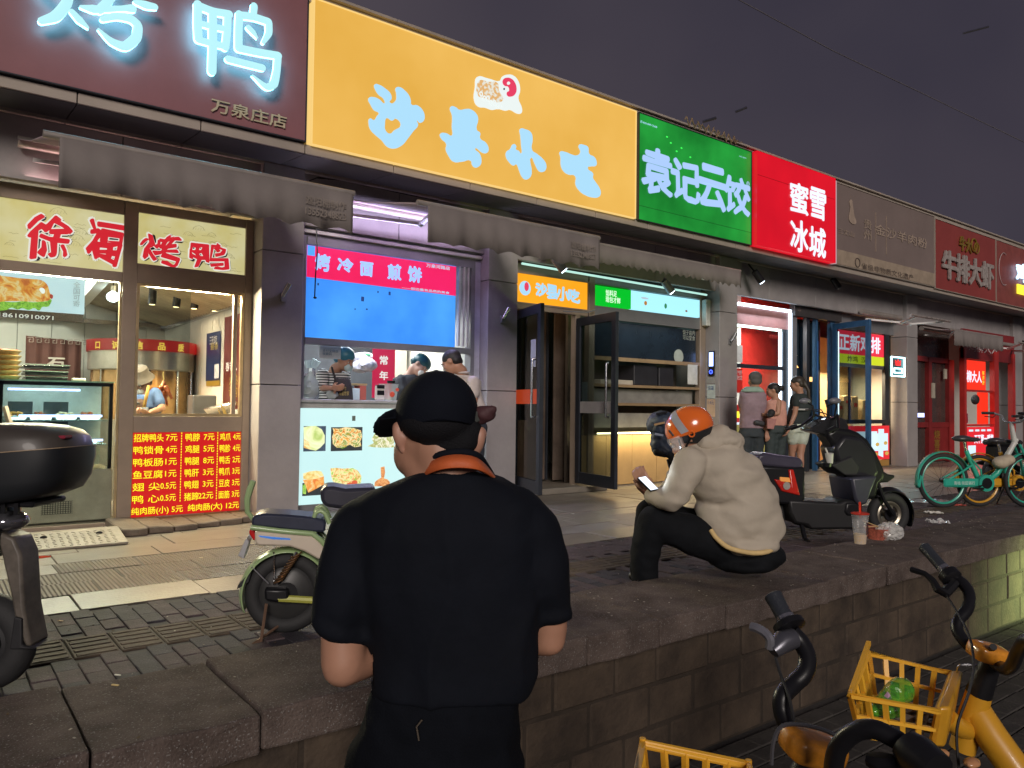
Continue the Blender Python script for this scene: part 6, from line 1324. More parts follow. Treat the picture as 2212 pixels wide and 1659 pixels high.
lb(MB().prism([SD(120, 1140, -.06), SD(160, 1150, -.06), SD(165, 1290, -.06), SD(235, 1305, -.06), SD(100, 1312, -.06)], (0, .12, 0)), 'fender_tip', BLACKM, t, bevel=.006)
wheel(t, SD(-75, 0)[0], .175, .172, .05, BLACKM, 0, .07)
lb(MB().prism([(-1.2, -.13, .25), (-.15, -.13, .30), (-.1, -.13, .55), (-.35, -.13, .66), (-.75, -.13, .64), (-.9, -.13, .4), (-1.15, -.13, .4)], (0, .26, 0)), 'body_shell', BLACK, t, bevel=.04, smooth=True)
lb(MB().prism([(-1.2, -.14, .25), (-1.1, -.14, .25), (-1.2, -.14, .9), (-1.3, -.14, .9)], (0, .28, 0)), 'leg_shield', BLACK, t, bevel=.02, smooth=True)
wheel(t, -1.38, .2, .2, .05, BLACKM, 0, .07); lb(MB().tube([(-1.25, -.28, .98), (-1.3, 0, .95), (-1.25, .28, .98)], .014, 8).tube([(-1.3, 0, .95), (-1.38, 0, .2)], .03, 8), 'handlebar', BLACK, t)
lb(MB().box(-.85, -.3, -.13, .13, .64, .70, .03), 'seat', BLACKM, t, smooth=True)

# ---- foreground rental bikes on the street
OY = mat('orange_box', (.62, .24, .02), .35, var=.3, vscale=30, coat=.4); BY = mat('basket_yellow', (.80, .42, .035), .4, var=.06)
def rods(pts, r, m, name, par, seg=8): return MB().tube([Vector(p) for p in pts], r, seg).build(name, m, par, smooth=True)
def smoothpts(P, n=5):
    P = [Vector(p) for p in P]; out = []
    for i in range(len(P) - 1):
        p0 = P[max(0, i - 1)]; p1 = P[i]; p2 = P[i + 1]; p3 = P[min(len(P) - 1, i + 2)]
        for k in range(n):
            u = k / n; out.append(.5 * ((2 * p1) + (p2 - p0) * u + (2 * p0 - 5 * p1 + 4 * p2 - p3) * u * u + (3 * p1 - p0 - 3 * p2 + p3) * u ** 3))
    out.append(P[-1]); return out
GR = mat('grip_rubber', (.03, .034, .042), .28, bump=.3, bscale=200)
def hand_grip(par, a, b_, r_, collar):
    a, b_ = Vector(a), Vector(b_); d_ = (b_ - a)
    MB().tube([a + d_ * .0, a + d_ * .05, a + d_ * .5, a + d_ * .95], [r_ * .8, r_ * 1.1, r_, r_ * 1.02], 16).build('grip', GR, par, smooth=True)
    MB().tube([a + d_ * .96, a + d_ * 1.10], [r_ * 1.12, r_ * 1.12], 16).build('collar', mat('chrome_ring', (.5, .5, .52), .2, metal=.9), par, smooth=True)
    MB().tube([a + d_ * 1.11, a + d_ * 1.2, a + d_ * 1.42, a + d_ * 1.5], [r_ * 1.3, collar, collar * 1.03, r_ * 1.2], 18).build('twist_bell', BLACK, par, smooth=True)
def basket(par, P, drop, dr, m=BY, cols=(5, 4), rows=2, th=.0056):
    """P: four rim corners fl, bl, br, fr;  drop: depth;  dr: pull-in of the floor"""
    P = [Vector(p) for p in P]; c = sum(P, Vector()) / 4; Bm = [p + (c - p) * dr - AZ * drop for p in P]
    b = MB().tube(P, th * 1.7, 6, closed=True); b.build('rim', m, par, smooth=True)
    names = ('left_side', 'back_side', 'right_side', 'front_side')
    for k in range(4):
        a0, a1, b0, b1 = P[k], P[(k + 1) % 4], Bm[k], Bm[(k + 1) % 4]; g = MB(); n = cols[0] if k % 2 else cols[1]
        for i in range(n + 1): u = i / n; g.beam(a0.lerp(a1, u), b0.lerp(b1, u), th * 2.2, th * 1.6)
        for j in range(rows + 1):
            u = (j) / rows; g.beam(a0.lerp(b0, u), a1.lerp(b1, u), th * 2.2, th * 1.6)
        g.build('lattice', m, par)
    g = MB()
    for i in range(1, 5): g.beam(Bm[0].lerp(Bm[3], i / 5), Bm[1].lerp(Bm[2], i / 5), th * 2, th * 1.4).beam(Bm[0].lerp(Bm[1], i / 5), Bm[3].lerp(Bm[2], i / 5), th * 2, th * 1.4)
    g.build('basket_floor', mat('basket_floor', (.10, .08, .06), .5), par)
    return Bm
# farther one
t = thing('rental_bicycle', 'orange yellow rental bicycle with a green bottle in its basket, by the street wall', 'bicycle', (3.65,1.342,-0.55), group='yellow rental bicycles on the street')
hand_grip(t, (2.514,1.135,0.6074), (2.481,1.061,0.5534), .0165, .030)
rods(smoothpts([(2.483,1.048,0.5341), (2.481,1.012,0.5238), (2.459,0.9798,0.4964), (2.412,0.9666,0.4615), (2.371,0.9741,0.4334), (2.35,0.9657,0.4063), (2.337,0.9269,0.3755), (2.347,0.8943,0.3663)]), .0165, BLACK, 'handlebar', t, 12)
rods([(2.467,1.023,0.5207), (2.424,1.032,0.4936), (2.406,1.046,0.5046), (2.415,1.063,0.5256), (2.417,1.086,0.5412), (2.426,1.13,0.5458)], [.016, .016, .013, .010, .008, .009], BLACK, 'brake_lever', t)
rods(smoothpts([(2.424,1.032,0.4907), (2.367,0.9763,0.4608), (2.268,0.9021,0.4197), (2.212,0.8716,0.367), (2.161,0.8623,0.311), (2.107,0.8694,0.2292), (2.092,0.8591,0.1365)]), .0035, BLACKM, 'brake_cable', t, 6)
b = MB().box(-.052, .052, -.04, .04, -.026, .026, .012)
o = b.build('lock_housing', OY, None, smooth=True); o.location = (2.332,0.8801,0.3737); o.rotation_euler = (R(8), R(12), AXA + .1); o.parent = t; o.location = Vector(o.location) - absloc(t); o.modifiers.new('round', 'SUBSURF').levels = 1
MB().tube([(2.294,0.8578,0.3997), (2.286,0.8514,0.4058)], .009, 10).build('housing_button', BLACK, t)
rods([(2.349,0.8807,0.3486), (2.348,0.8952,0.3029), (2.346,0.9115,0.2515)], [.026, .030, .034], BLACK, 'steering_stem', t, 14)
rods([(2.347,0.9105,0.2542), (2.346,0.9265,0.189), (2.336,0.9503,0.0884)], [.033, .036, .034], YPAINT, 'head_tube', t, 14)
rods([(2.352,0.9214,0.1998), (2.343,0.8797,0.1479), (2.351,0.8137,0.0626), (2.352,0.7528,-0.0126)], [.040, .042, .042, .042], YPAINT, 'main_frame', t, 14)
rods(smoothpts([(2.335,0.8661,0.35), (2.299,0.8301,0.3513), (2.247,0.7935,0.3814), (2.191,0.7586,0.4395), (2.139,0.7218,0.4814), (2.106,0.6714,0.4862)]), .0165, BLACK, 'handlebar', t, 12)
rods(smoothpts([(2.318,0.9561,0.3024), (2.313,0.9471,0.3261), (2.337,0.9152,0.331), (2.356,0.8883,0.3337)]), .003, STEEL, 'wire_loop', t, 5)
bk = [(1.87,1.023,0.3148), (2.191,1.142,0.3308), (2.381,0.9974,0.2757), (2.046,0.8892,0.2791)]
Bm = basket(t, bk, .105, .18)
MB().prism([Vector(bk[2]) + AZ * .01, Vector(bk[3]) + AZ * .01, Bm[3], Bm[2]], AX * .035).build('basket_bracket', YPAINT, t, bevel=.008, smooth=True)
rods([(2.221,0.9465,0.2065), (2.268,0.9368,0.1728), (2.326,0.9309,0.1504)], [.028, .026, .026], YPAINT, 'bracket_arm', t, 12)
MB().beam(bk[0], Vector(bk[1]) + AZ * .03, .012).build('raised_side', BY, t)
wheel_l = MB().torus(tuple(Vector((2.308,1.036,0.0652)))[:2] + (-.27,), tuple(AY), .27, .022, 40, 8).build('front_tyre', RUBBER, t, smooth=True)
blob('front_reflector', [('e', (2.027,0.8688,0.1878), (.016, .016, .012)), ('e', (2.084,0.8259,0.165), (.030, .02, .012))], mat('pearl_orange', (.5, .25, .12), .2, coat=.6), t, voxel=.008, smooth=2)
# bottle in the basket
bt = thing('plastic_bottle', 'crushed green plastic bottle lying in the bicycle basket', 'bottle', (2.074,1.02,0.2574))
GB = mat('green_plastic_clear', (.10, .42, .03), .08, var=.6, vscale=50, coat=1, alpha=.6)
blob('bottle_body', [('c', (2.016,1.001,0.2737), .026, (2.104,1.008,0.2848), .033), ('c', (1.961,1.006,0.2625), .016, (2.016,1.001,0.2737), .026), ('c', (1.955,1.01,0.2649), .010, (1.963,1.004,0.2625), .012), ('c', (1.986,0.9861,0.2629), .018, (2.014,0.9776,0.2568), .015)], GB, bt, voxel=.005, smooth=1, wr=.003, wrs=42)
MB().ell((2.006,0.9956,0.2849), (.012, .01, .02), 1).build('bottle_label', mat('label_pink', (.5, .3, .45), .2), bt)
lt = thing('basket_litter', 'grey crumpled litter in the bottom of the bicycle basket', 'litter', (2.159,1.019,0.2234)); random.seed(6)
for k in range(5): box('crumpled_piece', *(lambda p: (p[0] - .03, p[0] + .03, p[1] - .02, p[1] + .02, p[2], p[2] + .006))(Vector((2.146,1.029,0.2206)) + AX * random.uniform(-.08, .06) + AY * random.uniform(-.06, .06) + AZ * (.002 * k - .02)), mat('litter_grey', (.14, .12, .14), .4), lt)
# nearer one
t = thing('rental_bicycle', 'nearest yellow rental bicycle, its black grip and basket rim at the bottom edge', 'bicycle', (2.504,1.512,-0.55), group='yellow rental bicycles on the street')
hand_grip(t, (1.523,1.014,0.6175), (1.511,0.9745,0.576), .0185, .034)
rods(smoothpts([(1.505,0.9545,0.5505), (1.513,0.9366,0.5311), (1.506,0.9178,0.5068), (1.484,0.9104,0.4811), (1.457,0.9193,0.4603), (1.422,0.9213,0.4436), (1.413,0.9172,0.416), (1.406,0.8978,0.3892), (1.403,0.8761,0.371)]), [.0185] * 41, BLACK, 'handlebar', t, 12)
rods([(1.5,0.9465,0.5411), (1.472,0.9558,0.5356), (1.447,0.9627,0.5181)], [.022, .024, .016], mat('lever_bracket', (.10, .10, .12), .3, metal=.5), 'lever_bracket', t, 10)
rods(smoothpts([(1.442,0.9663,0.5241), (1.442,0.9653,0.5444), (1.441,0.9784,0.5556), (1.437,0.9938,0.5615), (1.436,1.007,0.5618)]), [.010] * 21, mat('lever_grey', (.22, .22, .25), .3, metal=.5), 'brake_lever', t, 8)
rods(smoothpts([(1.443,0.9533,0.5092), (1.436,0.9348,0.4759), (1.405,0.8968,0.451), (1.386,0.8744,0.4169), (1.374,0.8603,0.3727)]), .0035, BLACKM, 'brake_cable', t, 6)
rods(smoothpts([(1.336,0.8905,0.3385), (1.338,0.8875,0.3834), (1.35,0.8768,0.4135), (1.362,0.8425,0.4251), (1.381,0.8024,0.4219), (1.405,0.759,0.4058)]), .0042, mat('grey_cable', (.07, .07, .08), .35), 'gear_cable', t, 6)
o = MB().box(-.062, .062, -.045, .045, -.030, .030, .014).build('lock_housing', OY, None, smooth=True); o.parent = t; o.location = Vector((1.399,0.8404,0.3731)) - absloc(t); o.rotation_euler = (R(10), R(14), AXA + .25); o.modifiers.new('round', 'SUBSURF').levels = 1
rods([(1.402,0.8389,0.3545), (1.392,0.8486,0.3169)], [.03, .034], BLACK, 'steering_stem', t, 12)
rods(smoothpts([(1.298,0.7414,0.3908), (1.284,0.7247,0.4404), (1.285,0.6974,0.4775), (1.291,0.667,0.4927), (1.297,0.6375,0.4886), (1.297,0.6124,0.4801), (1.286,0.5712,0.4646)]), .0165, BLACK, 'handlebar', t, 12)
rods([(1.294,0.6143,0.4864), (1.289,0.5935,0.4767), (1.274,0.5547,0.4681)], [.026, .034, .03], BLACK, 'twist_bell', t, 14)
rods([(1.287,0.6717,0.4425), (1.288,0.646,0.4422), (1.288,0.6205,0.4549)], [.012, .02, .012], BLACK, 'brake_lever', t, 8)
bk = [(1.068,0.9956,0.351), (1.227,1.127,0.3233), (1.405,0.9913,0.2805), (1.246,0.8601,0.3114)]
basket(t, bk, .12, .15, cols=(5, 3), th=.0058)
for p in (bk[1], bk[2]): MB().tube([Vector(p) - AZ * .01, Vector(p) + AZ * .012], .007, 8).build('rim_post', BY, t)
MB().torus(tuple(Vector((1.45,1.06,0.1944)))[:2] + (-.27,), tuple(AY), .27, .022, 40, 8).build('front_tyre', RUBBER, t, smooth=True)

# ---- things left on the coping
t = thing('drink_cup', 'clear plastic cup with red lid and straw, milk tea left, on the coping', 'cup', (5.105,2.72,0.12)); base = Vector((5.128,2.732,0.121))
MB().lathe([(.038, 0), (.056, .20), (.058, .203)], base, (0, 0, 1), 24, cap=False).build('cup_wall', mat('cup_clear', (.6, .6, .6), .15, alpha=.35), t, smooth=True)
MB().lathe([(.037, .002), (.043, .068), (.018, .072)], base, seg=20).build('drink_rest', mat('milk_tea', (.62, .50, .36), .4, var=.3, vscale=60, col2=(.75, .45, .12)), t, smooth=True)
MB().lathe([(.0585, .202), (.060, .209), (.045, .214)], base, seg=24).build('lid', mat('red_lid', (.55, .04, .02), .35), t, smooth=True)
MB().tube([base + Vector((0, 0, .18)), base + AX * -.003 + AZ * .285], .008, 8).build('straw', mat('straw_red', (.7, .05, .02), .3), t, smooth=True)
MB().box(base.x - .012, base.x + .008, base.y - .053, base.y - .051, base.z + .07, base.z + .15).build('print', mat('cup_print', (.08, .03, .03)), t)
t = thing('takeaway_bowl', 'crumpled clear bag round a half eaten takeaway bowl with chopsticks', 'food bag', (5.335,2.673,0.12)); base = Vector((5.448,2.73,0.121))
MB().lathe([(.06, 0), (.088, .075), (.094, .082), (.083, .075), (.055, .05)], base - AX * .045, seg=24).build('bowl', mat('bowl_red', (.45, .12, .08), .4, var=.5, vscale=50), t, smooth=True)
MB().tube([base - AX * .15 + AZ * .13, base + AX * .0 + AZ * .075], .004, 5).build('chopstick', WOODP, t); MB().tube([base - AX * .13 + AZ * .085, base + AX * .0 + AZ * .095], .004, 5).build('chopstick', WOODP, t)
b = MB().ell(base + AX * .04 + AZ * .052, (.112, .08, .064), 4)
for v in b.bm.verts:
    k = noise.noise(v.co * 38) + .5 * noise.noise(v.co * 80); v.co += v.normal * 0 + (v.co - (base + AX * .04 + AZ * .052)).normalized() * (-.03 * abs(k) + .01); v.co.z = max(v.co.z, .121)
b.build('plastic_film', mat('film_bag', (.75, .75, .72), .2, alpha=.55, coat=.5), t)
def crumple(name, lab, c, rx, ry, h, m, cat, sd):
    t = thing(name, lab, cat, c); b = MB(); N = 12; g = {}
    for i in range(N + 1):
        for j in range(N + 1):
            u, v = i / N * 2 - 1, j / N * 2 - 1; x = rx * u * (1 + .25 * noise.noise(Vector((u, v, sd)) * 2)); y = ry * v * (1 + .25 * noise.noise(Vector((v, u, sd + 3)) * 2))
            p = Vector(c) + AX * x + AY * y; p.z += .003 + h * abs(noise.noise(Vector((u * 2.4, v * 2.4, sd)))) * 2
            g[i, j] = b.bm.verts.new(p)
    for i in range(N):
        for j in range(N): b.bm.faces.new((g[i, j], g[i + 1, j], g[i + 1, j + 1], g[i, j + 1]))
    o = b.build('film', m, t); o.modifiers.new('thickness', 'SOLIDIFY').thickness = .0012
    return t
FILM = mat('film_litter', (.7, .7, .68), .15, alpha=.6, coat=.6)
crumple('plastic_litter', 'crushed clear plastic lid lying on the coping right of the bag', (6.631,2.88,0.12), .075, .06, .025, FILM, 'litter', 1)
crumple('paper_napkin', 'crumpled white napkin on the plaza beyond the coping', (8.152,3.577,0.003), .07, .06, .02, mat('napkin', (.6, .58, .52), .8), 'litter', 2)
crumple('plastic_litter', 'flat clear plastic litter under the teal bicycle', (9.146,4.062,0.003), .28, .16, .02, FILM, 'litter', 3)
crumple('red_litter', 'small red scrap on the plaza under the bicycles', (9.068,3.739,0.003), .08, .05, .015, mat('red_scrap', (.45, .08, .06), .6), 'litter', 4)
for i, (p, c_, lb_) in enumerate((((0.6198,3.204,0.003), (.7, .68, .6), 'white cigarette end on the paving bricks near the coping'), ((0.5236,2.737,0.122), (.5, .35, .12), 'yellowish dry leaf strip on the near coping stone'), ((0.5526,4.14,0.003), (.5, .3, .15), 'tan scrap on the dark bricks by the slabs'), ((5.017,5.527,0.003), (.75, .75, .72), 'white scrap on the slabs before the glass doors'), ((1.507,5.298,0.003), (.7, .65, .5), 'pale scrap on the ribbed slabs by the e-bike'))):
    t = thing('litter_scrap', lb_, 'litter', p); p = Vector(p); MB().beam(p - AX * .012 + AZ * .003, p + AX * .012 - AY * .006 + AZ * .003, .007, .003).build('scrap', mat('scrap_%d' % i, c_, .7), t)
# ================================================================ people
def mrot(ax, deg): return Matrix.Rotation(R(deg), 3, ax)
TEE = mat('black_tee', (.0042, .0056, .0100), .85, spec=.18, bump=1, bscale=11, var=.25, vscale=4)
def hand(name, wrist, fwd, palm, par, s=1.0, curl=35, m=SKIN, vox=.0045):
    """palm with four unequal bent fingers and a thumb; palm = direction the palm faces"""
    w = Vector(wrist); f = Vector(fwd).normalized(); p = Vector(palm).normalized(); p = (p - f * p.dot(f)).normalized(); sx = f.cross(p)
    pr = [('c', w - f * .02 * s, .024 * s, w + f * .025 * s, .024 * s)]
    for k in range(4): pr.append(('c', w + f * .02 * s + sx * (.018 - .012 * k) * s, .014 * s, w + f * .085 * s + sx * (.029 - .0195 * k) * s, .0105 * s))
    for k, L in enumerate((.068, .078, .072, .056)):
        o = w + f * .085 * s + sx * (.029 - .0195 * k) * s; a = R(curl); b_ = R(curl * 2.1)
        p1 = o + (f * math.cos(a) + p * math.sin(a)) * L * .5 * s; p2 = p1 + (f * math.cos(b_) + p * math.sin(b_)) * L * .5 * s
        pr += [('c', o, .0095 * s, p1, .0085 * s), ('c', p1, .0085 * s, p2, .0072 * s)]
    o = w + f * .03 * s + sx * .026 * s; q = o + (f * .6 + sx * .6 + p * .5).normalized() * .035 * s
    pr += [('c', o, .014 * s, q, .011 * s), ('c', q, .0105 * s, q + (f * .9 + p * .5).normalized() * .03 * s, .0085 * s)]
    return blob(name, pr, m, par, voxel=vox, smooth=2)
def face_bits(par, c, fw, up, s, mask=None, glasses=False):
    """eyes, brows and mouth set on a head centred c, facing fw"""
    M = frame_rot(fw, up); 
    def P(x, y, z): return Vector(c) + M @ Vector((x * s, y * s, z * s))
    for k in (-1, 1):
        MB().ell(P(k * .031, .086, .0), (.0135 * s, .008 * s, .0075 * s), 2, M).build('eye', mat('eye_white', (.5, .48, .45), .3), par, smooth=True)
        MB().ell(P(k * .031, .0925, .0), (.006 * s, .004 * s, .006 * s), 2, M).build('iris', mat('eye_dark', (.02, .012, .01), .2), par, smooth=True)
        MB().ell(P(k * .031, .092, .020), (.019 * s, .005 * s, .0035 * s), 2, M).build('eyebrow', HAIR, par, smooth=True)
    if not mask: MB().ell(P(0, .086, -.062), (.022 * s, .007 * s, .006 * s), 2, M).build('mouth', mat('lip', (.35, .12, .10), .4), par, smooth=True)
def head_prims(c, fw, up=(0, 0, 1), s=1.0, neck=None, jaw=1.0):
    M = frame_rot(fw, up); C0 = Vector(c)
    def P(x, y, z): return C0 + M @ Vector((x * s, y * s, z * s))
    pr = [('e', P(0, -.008, .025), (.076 * s, .092 * s, .088 * s), M), ('e', P(0, .030, -.035), (.060 * s * jaw, .062 * s, .072 * s), M), ('e', P(0, .045, -.085), (.034 * s, .035 * s, .026 * s), M),
          ('c', P(0, .085, .005), .010 * s, P(0, .106, -.028), .013 * s), ('e', P(0, .087, -.062), (.024 * s, .010 * s, .012 * s), M), ('e', P(0, .080, .022), (.052 * s, .014 * s, .012 * s), M)]
    for k in (-1, 1): pr += [('e', P(k * .078, -.008, -.006), (.010 * s, .020 * s, .031 * s), M @ mrot('Z', -k * 18)), ('e', P(k * .045, .062, -.03), (.022 * s, .022 * s, .022 * s), M)]
    if neck: pr.append(('c', P(0, -.03, -.06), .052 * s, neck, .058 * s))
    return pr, P, M

# ---------------- standing man in the foreground, back to us
t = thing('person', 'person standing with back turned, black T-shirt, dark cap and orange neck strap', 'person', (1.042,1.585,-0.55))
t.location = tuple(Vector((0.9774,1.52,0.3621)))[:2] + (-.55,)
hc = Vector((0.9497,1.544,0.9767)); fw = AY * .80 - AX * .42 - AZ * .38; upv = AZ + AY * .45 - AX * .12
M = frame_rot(fw, upv)
def Ph(x, y, z_): return hc + M @ Vector((x, y, z_))
nk = Vector((0.9696,1.482,0.862))
pr, P_, _ = head_prims(hc, fw, upv, 1.04, None, 1.12)
pr = [p for p in pr if not (p[0] == 'e' and p[2][0] < .012)]
pr += [('c', Vector((0.9476,1.509,0.9405)), .062, nk, .066), ('e', Vector((0.9163,1.572,0.9112)), (.040, .05, .050)), ('c', Vector((0.9186,1.569,0.922)), .045, Vector((0.9482,1.517,0.8601)), .060), ('c', Vector((0.9177,1.556,0.955)), .045, Vector((0.9587,1.495,0.8985)), .062), ('c', nk, .07, Vector((0.9709,1.483,0.8144)), .08)]
# arms and hands joined with the neck and hidden trunk: one body
Le, Lw = Vector((0.7762,1.621,0.4402)), Vector((1.036,1.724,0.4232)); Ls = Vector((0.8098,1.622,0.736))
Re, Rw_ = Vector((1.185,1.381,0.4855)), Vector((1.147,1.665,0.4187)); Rs = Vector((1.126,1.378,0.741))
pr += [('c', Ls, .055, Vector((0.7809,1.633,0.5375)), .052), ('c', Vector((0.7809,1.633,0.5375)), .052, Le, .050), ('c', Le, .048, Le.lerp(Lw, .35), .044), ('c', Le.lerp(Lw, .35), .044, Lw, .027), ('c', Rs, .05, Re + AZ * .03, .042), ('c', Re + AZ * .03, .042, Re, .036), ('c', Re, .038, Rw_, .027)]
pr += [('l', [((0.9758,1.491,0.8345), .10, .07), ((0.9691,1.498,0.7705), .16, .08), ((0.9829,1.495,0.579), .15, .09), ((0.9804,1.504,0.366), .15, .09), ((0.9713,1.516,0.2381), .16, .10)])]
hip = Vector((0.9762,1.524,0.255))
for k in (-1, 1):
    h_ = hip + AX * .085 * k; kn = Vector((h_.x, h_.y, -.10)) + AX * .02 * k + AY * .03; an = Vector((kn.x, kn.y, -.47)) - AY * .02
    pr += [('c', h_, .08, kn, .055), ('c', kn, .052, an, .038), ('c', an, .036, an + AY * .10 - AZ * .04, .03)]
blob('body', pr, SKIN, t, voxel=.009, smooth=4)
# ears
for k, c_, a in ((-1, Vector((0.878,1.555,0.9567)), -35), (1, Vector((1.008,1.436,0.9479)), 30)):
    Me = Matrix.Rotation(yaw - math.pi / 2, 3, 'Z') @ mrot('Z', a) @ mrot('X', 18) @ mrot('Y', k * 8)
    blob('ear', [('e', c_, (.016, .020, .036), Me), ('e', c_ + AZ * .019 - AX * .004 * -k, (.019, .015, .018), Me), ('e', c_ - AZ * .028 + AX * .006 * -k, (.010, .011, .013), Me), ('c', c_ + AX * .01 * -k, .018, c_ + AX * .03 * -k + AY * .02, .02)], mat('skin_ear', (.46, .24, .17), .5, var=.06), t, voxel=.0045, smooth=3)
for P0, w_, nm in ((Lw, 1, 0), (Rw_, -1, 1)): hand('hand', P0, AX * .35 * w_ + AY * .6 + AZ * .35, AX * w_ * .6 + AZ * .2 - AY * .4, t, 1.0)
# hair
hp = [('e', Ph(0, -.012, .028), (.084, .098, .090), M), ('e', Vector((0.9451,1.502,0.9917)), (.090, .085, .058)), ('c', Vector((0.9135,1.521,0.9776)), .036, Vector((0.9948,1.452,0.9686)), .036), ('c', Vector((0.916,1.488,0.9567)), .028, Vector((0.9807,1.438,0.9494)), .027), ('c', Vector((0.9317,1.464,0.9408)), .018, Vector((0.9688,1.435,0.9373)), .018), ('c', Vector((0.8998,1.544,0.9877)), .022, Vector((0.9004,1.538,0.9666)), .014)]
blob('hair', hp, mat('short_black_hair', (.008, .008, .010), .8, spec=.2, bump=.6, bscale=260), t, voxel=.006, smooth=4)
# cap
CAP = mat('navy_black_cap', (.005, .0065, .012), .85, spec=.15, bump=.4, bscale=320, var=.2)
cc = Vector((0.9501,1.517,1.012)); Mc = frame_rot(AY * .9 - AX * .38 - AZ * .25, AZ + AY * .25 - AX * .05)
bm_ = MB().ell(cc, (.093, .110, .098), 4, Mc)
bmesh.ops.bisect_plane(bm_.bm, geom=bm_.bm.verts[:] + bm_.bm.edges[:] + bm_.bm.faces[:], plane_co=cc - AZ * .045, plane_no=(Mc @ Vector((0, .02, 1))), clear_inner=True)
o = bm_.build('cap_crown', CAP, t, smooth=True); o.modifiers.new('thickness', 'SOLIDIFY').thickness = .004
b = MB()
for k in range(6):
    a = math.pi * k / 6 + .2
    b.tube([cc + Mc @ Vector((math.sin(u) * math.cos(a) * .0938, math.sin(u) * math.sin(a) * .1108, math.cos(u) * .0988)) for u in [x * .12 for x in range(0, 13)]], .0013, 4)
b.build('cap_seam', mat('cap_seam', (.01, .011, .016), .8), t)
MB().ell(cc + Mc @ Vector((0, 0, .1)), (.009, .009, .005), 2).build('cap_button', CAP, t, smooth=True)
# brim, pointing left and down
br = MB(); BL = Vector((0.8828,1.594,1.005)); bf = (-AX * .36 + AY * .48 - AZ * .80).normalized(); bs = (AY * .80 + AX * .42 + AZ * .05).normalized(); bn = bf.cross(bs).normalized()
ring = []
for k in range(15):
    a = math.pi * k / 14; q = BL + bs * (.078 * math.cos(a)) + bf * (.068 * math.sin(a) - .008) + bn * (.014 * math.cos(a) ** 2)
    ring.append(br.bm.verts.new(q))
br.bm.faces.new(ring); bmesh.ops.triangulate(br.bm, faces=br.bm.faces[:]); o = br.build('cap_brim', CAP, t); o.modifiers.new('thickness', 'SOLIDIFY').thickness = .005
blob('brim_body', [('e', BL + bf * .022, (.072, .046, .008), Matrix((bs, bf, bn)).transposed()), ('c', BL - bf * .01, .012, Vector((0.9002,1.581,0.9976)), .02)], CAP, t, voxel=.006, smooth=2)
# maroon cloth loop and buckle on the right of the cap
MR = mat('maroon_tab', (.07, .025, .03), .7, bump=.3)
blob('cap_tab', [('c', Vector((1.02,1.438,1.013)), .019, Vector((1.032,1.415,1.023)), .0095), ('e', Vector((1.027,1.426,1.011)), (.024, .014, .017)), ('c', Vector((1.02,1.438,1)), .014, Vector((1.031,1.423,1.003)), .008), ('c', Vector((1.036,1.413,1.023)), .009, Vector((1.032,1.422,1.006)), .007)], MR, t, voxel=.004, smooth=2)
MB().box(-.007, .007, -.004, .004, -.012, .012, .002, Matrix.Translation(Vector((1.002,1.433,1.005))) @ Matrix.Rotation(R(-20), 4, 'Y')).build('buckle', mat('buckle_grey', (.12, .13, .12), .35, metal=.5), t)
# collar and orange strap
MB().tube(smoothpts([(0.9255,1.566,0.8583), (0.9123,1.512,0.8927), (0.9132,1.466,0.9143), (0.9284,1.435,0.9249), (0.9592,1.412,0.9274), (0.9908,1.407,0.9176), (1.023,1.427,0.8976), (1.066,1.458,0.867)]), .0085, 10).build('shirt_collar', TEE, t, smooth=True)
ors = MB(); top = smoothpts([(0.9196,1.552,0.8554), (0.9096,1.496,0.8898), (0.9123,1.442,0.9128), (0.9367,1.409,0.9211), (0.9711,1.393,0.915), (1.012,1.41,0.8939), (1.058,1.439,0.8646)]); bot = smoothpts([(0.925,1.567,0.8453), (0.9013,1.477,0.8729), (0.9033,1.423,0.8891), (0.9263,1.393,0.8944), (0.9612,1.376,0.8912), (1.004,1.391,0.8771), (1.073,1.441,0.8509)])
A = [ors.bm.verts.new(p) for p in top]; B = [ors.bm.verts.new(p) for p in bot]
for i in range(len(A) - 1): ors.bm.faces.new((A[i], A[i + 1], B[i + 1], B[i]))
o = ors.build('neck_strap', mat('orange_strap', (.62, .13, .035), .6, bump=.2, bscale=300), t, smooth=True); o.modifiers.new('thickness', 'SOLIDIFY').thickness = .005
# T-shirt
sh = [('l', [((0.983,1.484,0.8793), .062, .070), ((0.9808,1.486,0.8665), .095, .080), ((0.9775,1.495,0.8424), .150, .092), ((0.9734,1.5,0.8071), .200, .108), ((0.9736,1.502,0.7377), .212, .122), ((0.9845,1.498,0.6204), .205, .128), ((0.9934,1.495,0.5138), .196, .124), ((0.9983,1.495,0.4284), .193, .122), ((0.9913,1.502,0.3749), .178, .120)]),
      ('c', Vector((0.8575,1.59,0.7765)), .062, Vector((0.8188,1.622,0.7353)), .072), ('c', Vector((0.8188,1.622,0.7353)), .072, Vector((0.8037,1.63,0.6507)), .078), ('c', Vector((0.8037,1.63,0.6507)), .078, Vector((0.7846,1.635,0.5732)), .074),
      ('e', Vector((0.7779,1.636,0.5248)), (.074, .070, .028), Matrix.Rotation(R(24), 3, AY) @ Matrix.Rotation(yaw - math.pi / 2, 3, 'Z')), ('c', Vector((1.098,1.404,0.7846)), .058, Vector((1.125,1.386,0.7401)), .066), ('c', Vector((1.125,1.386,0.7401)), .066, Vector((1.147,1.372,0.655)), .064), ('c', Vector((1.147,1.372,0.655)), .064, Vector((1.17,1.375,0.5821)), .052), ('e', Vector((1.177,1.372,0.5467)), (.050, .055, .024), Matrix.Rotation(R(-8), 3, AY) @ Matrix.Rotation(yaw - math.pi / 2, 3, 'Z'))]
blob('t_shirt', sh, TEE, t, voxel=.009, smooth=6, wr=.0075, wrs=5.5, wrst=(1, 1, .5))
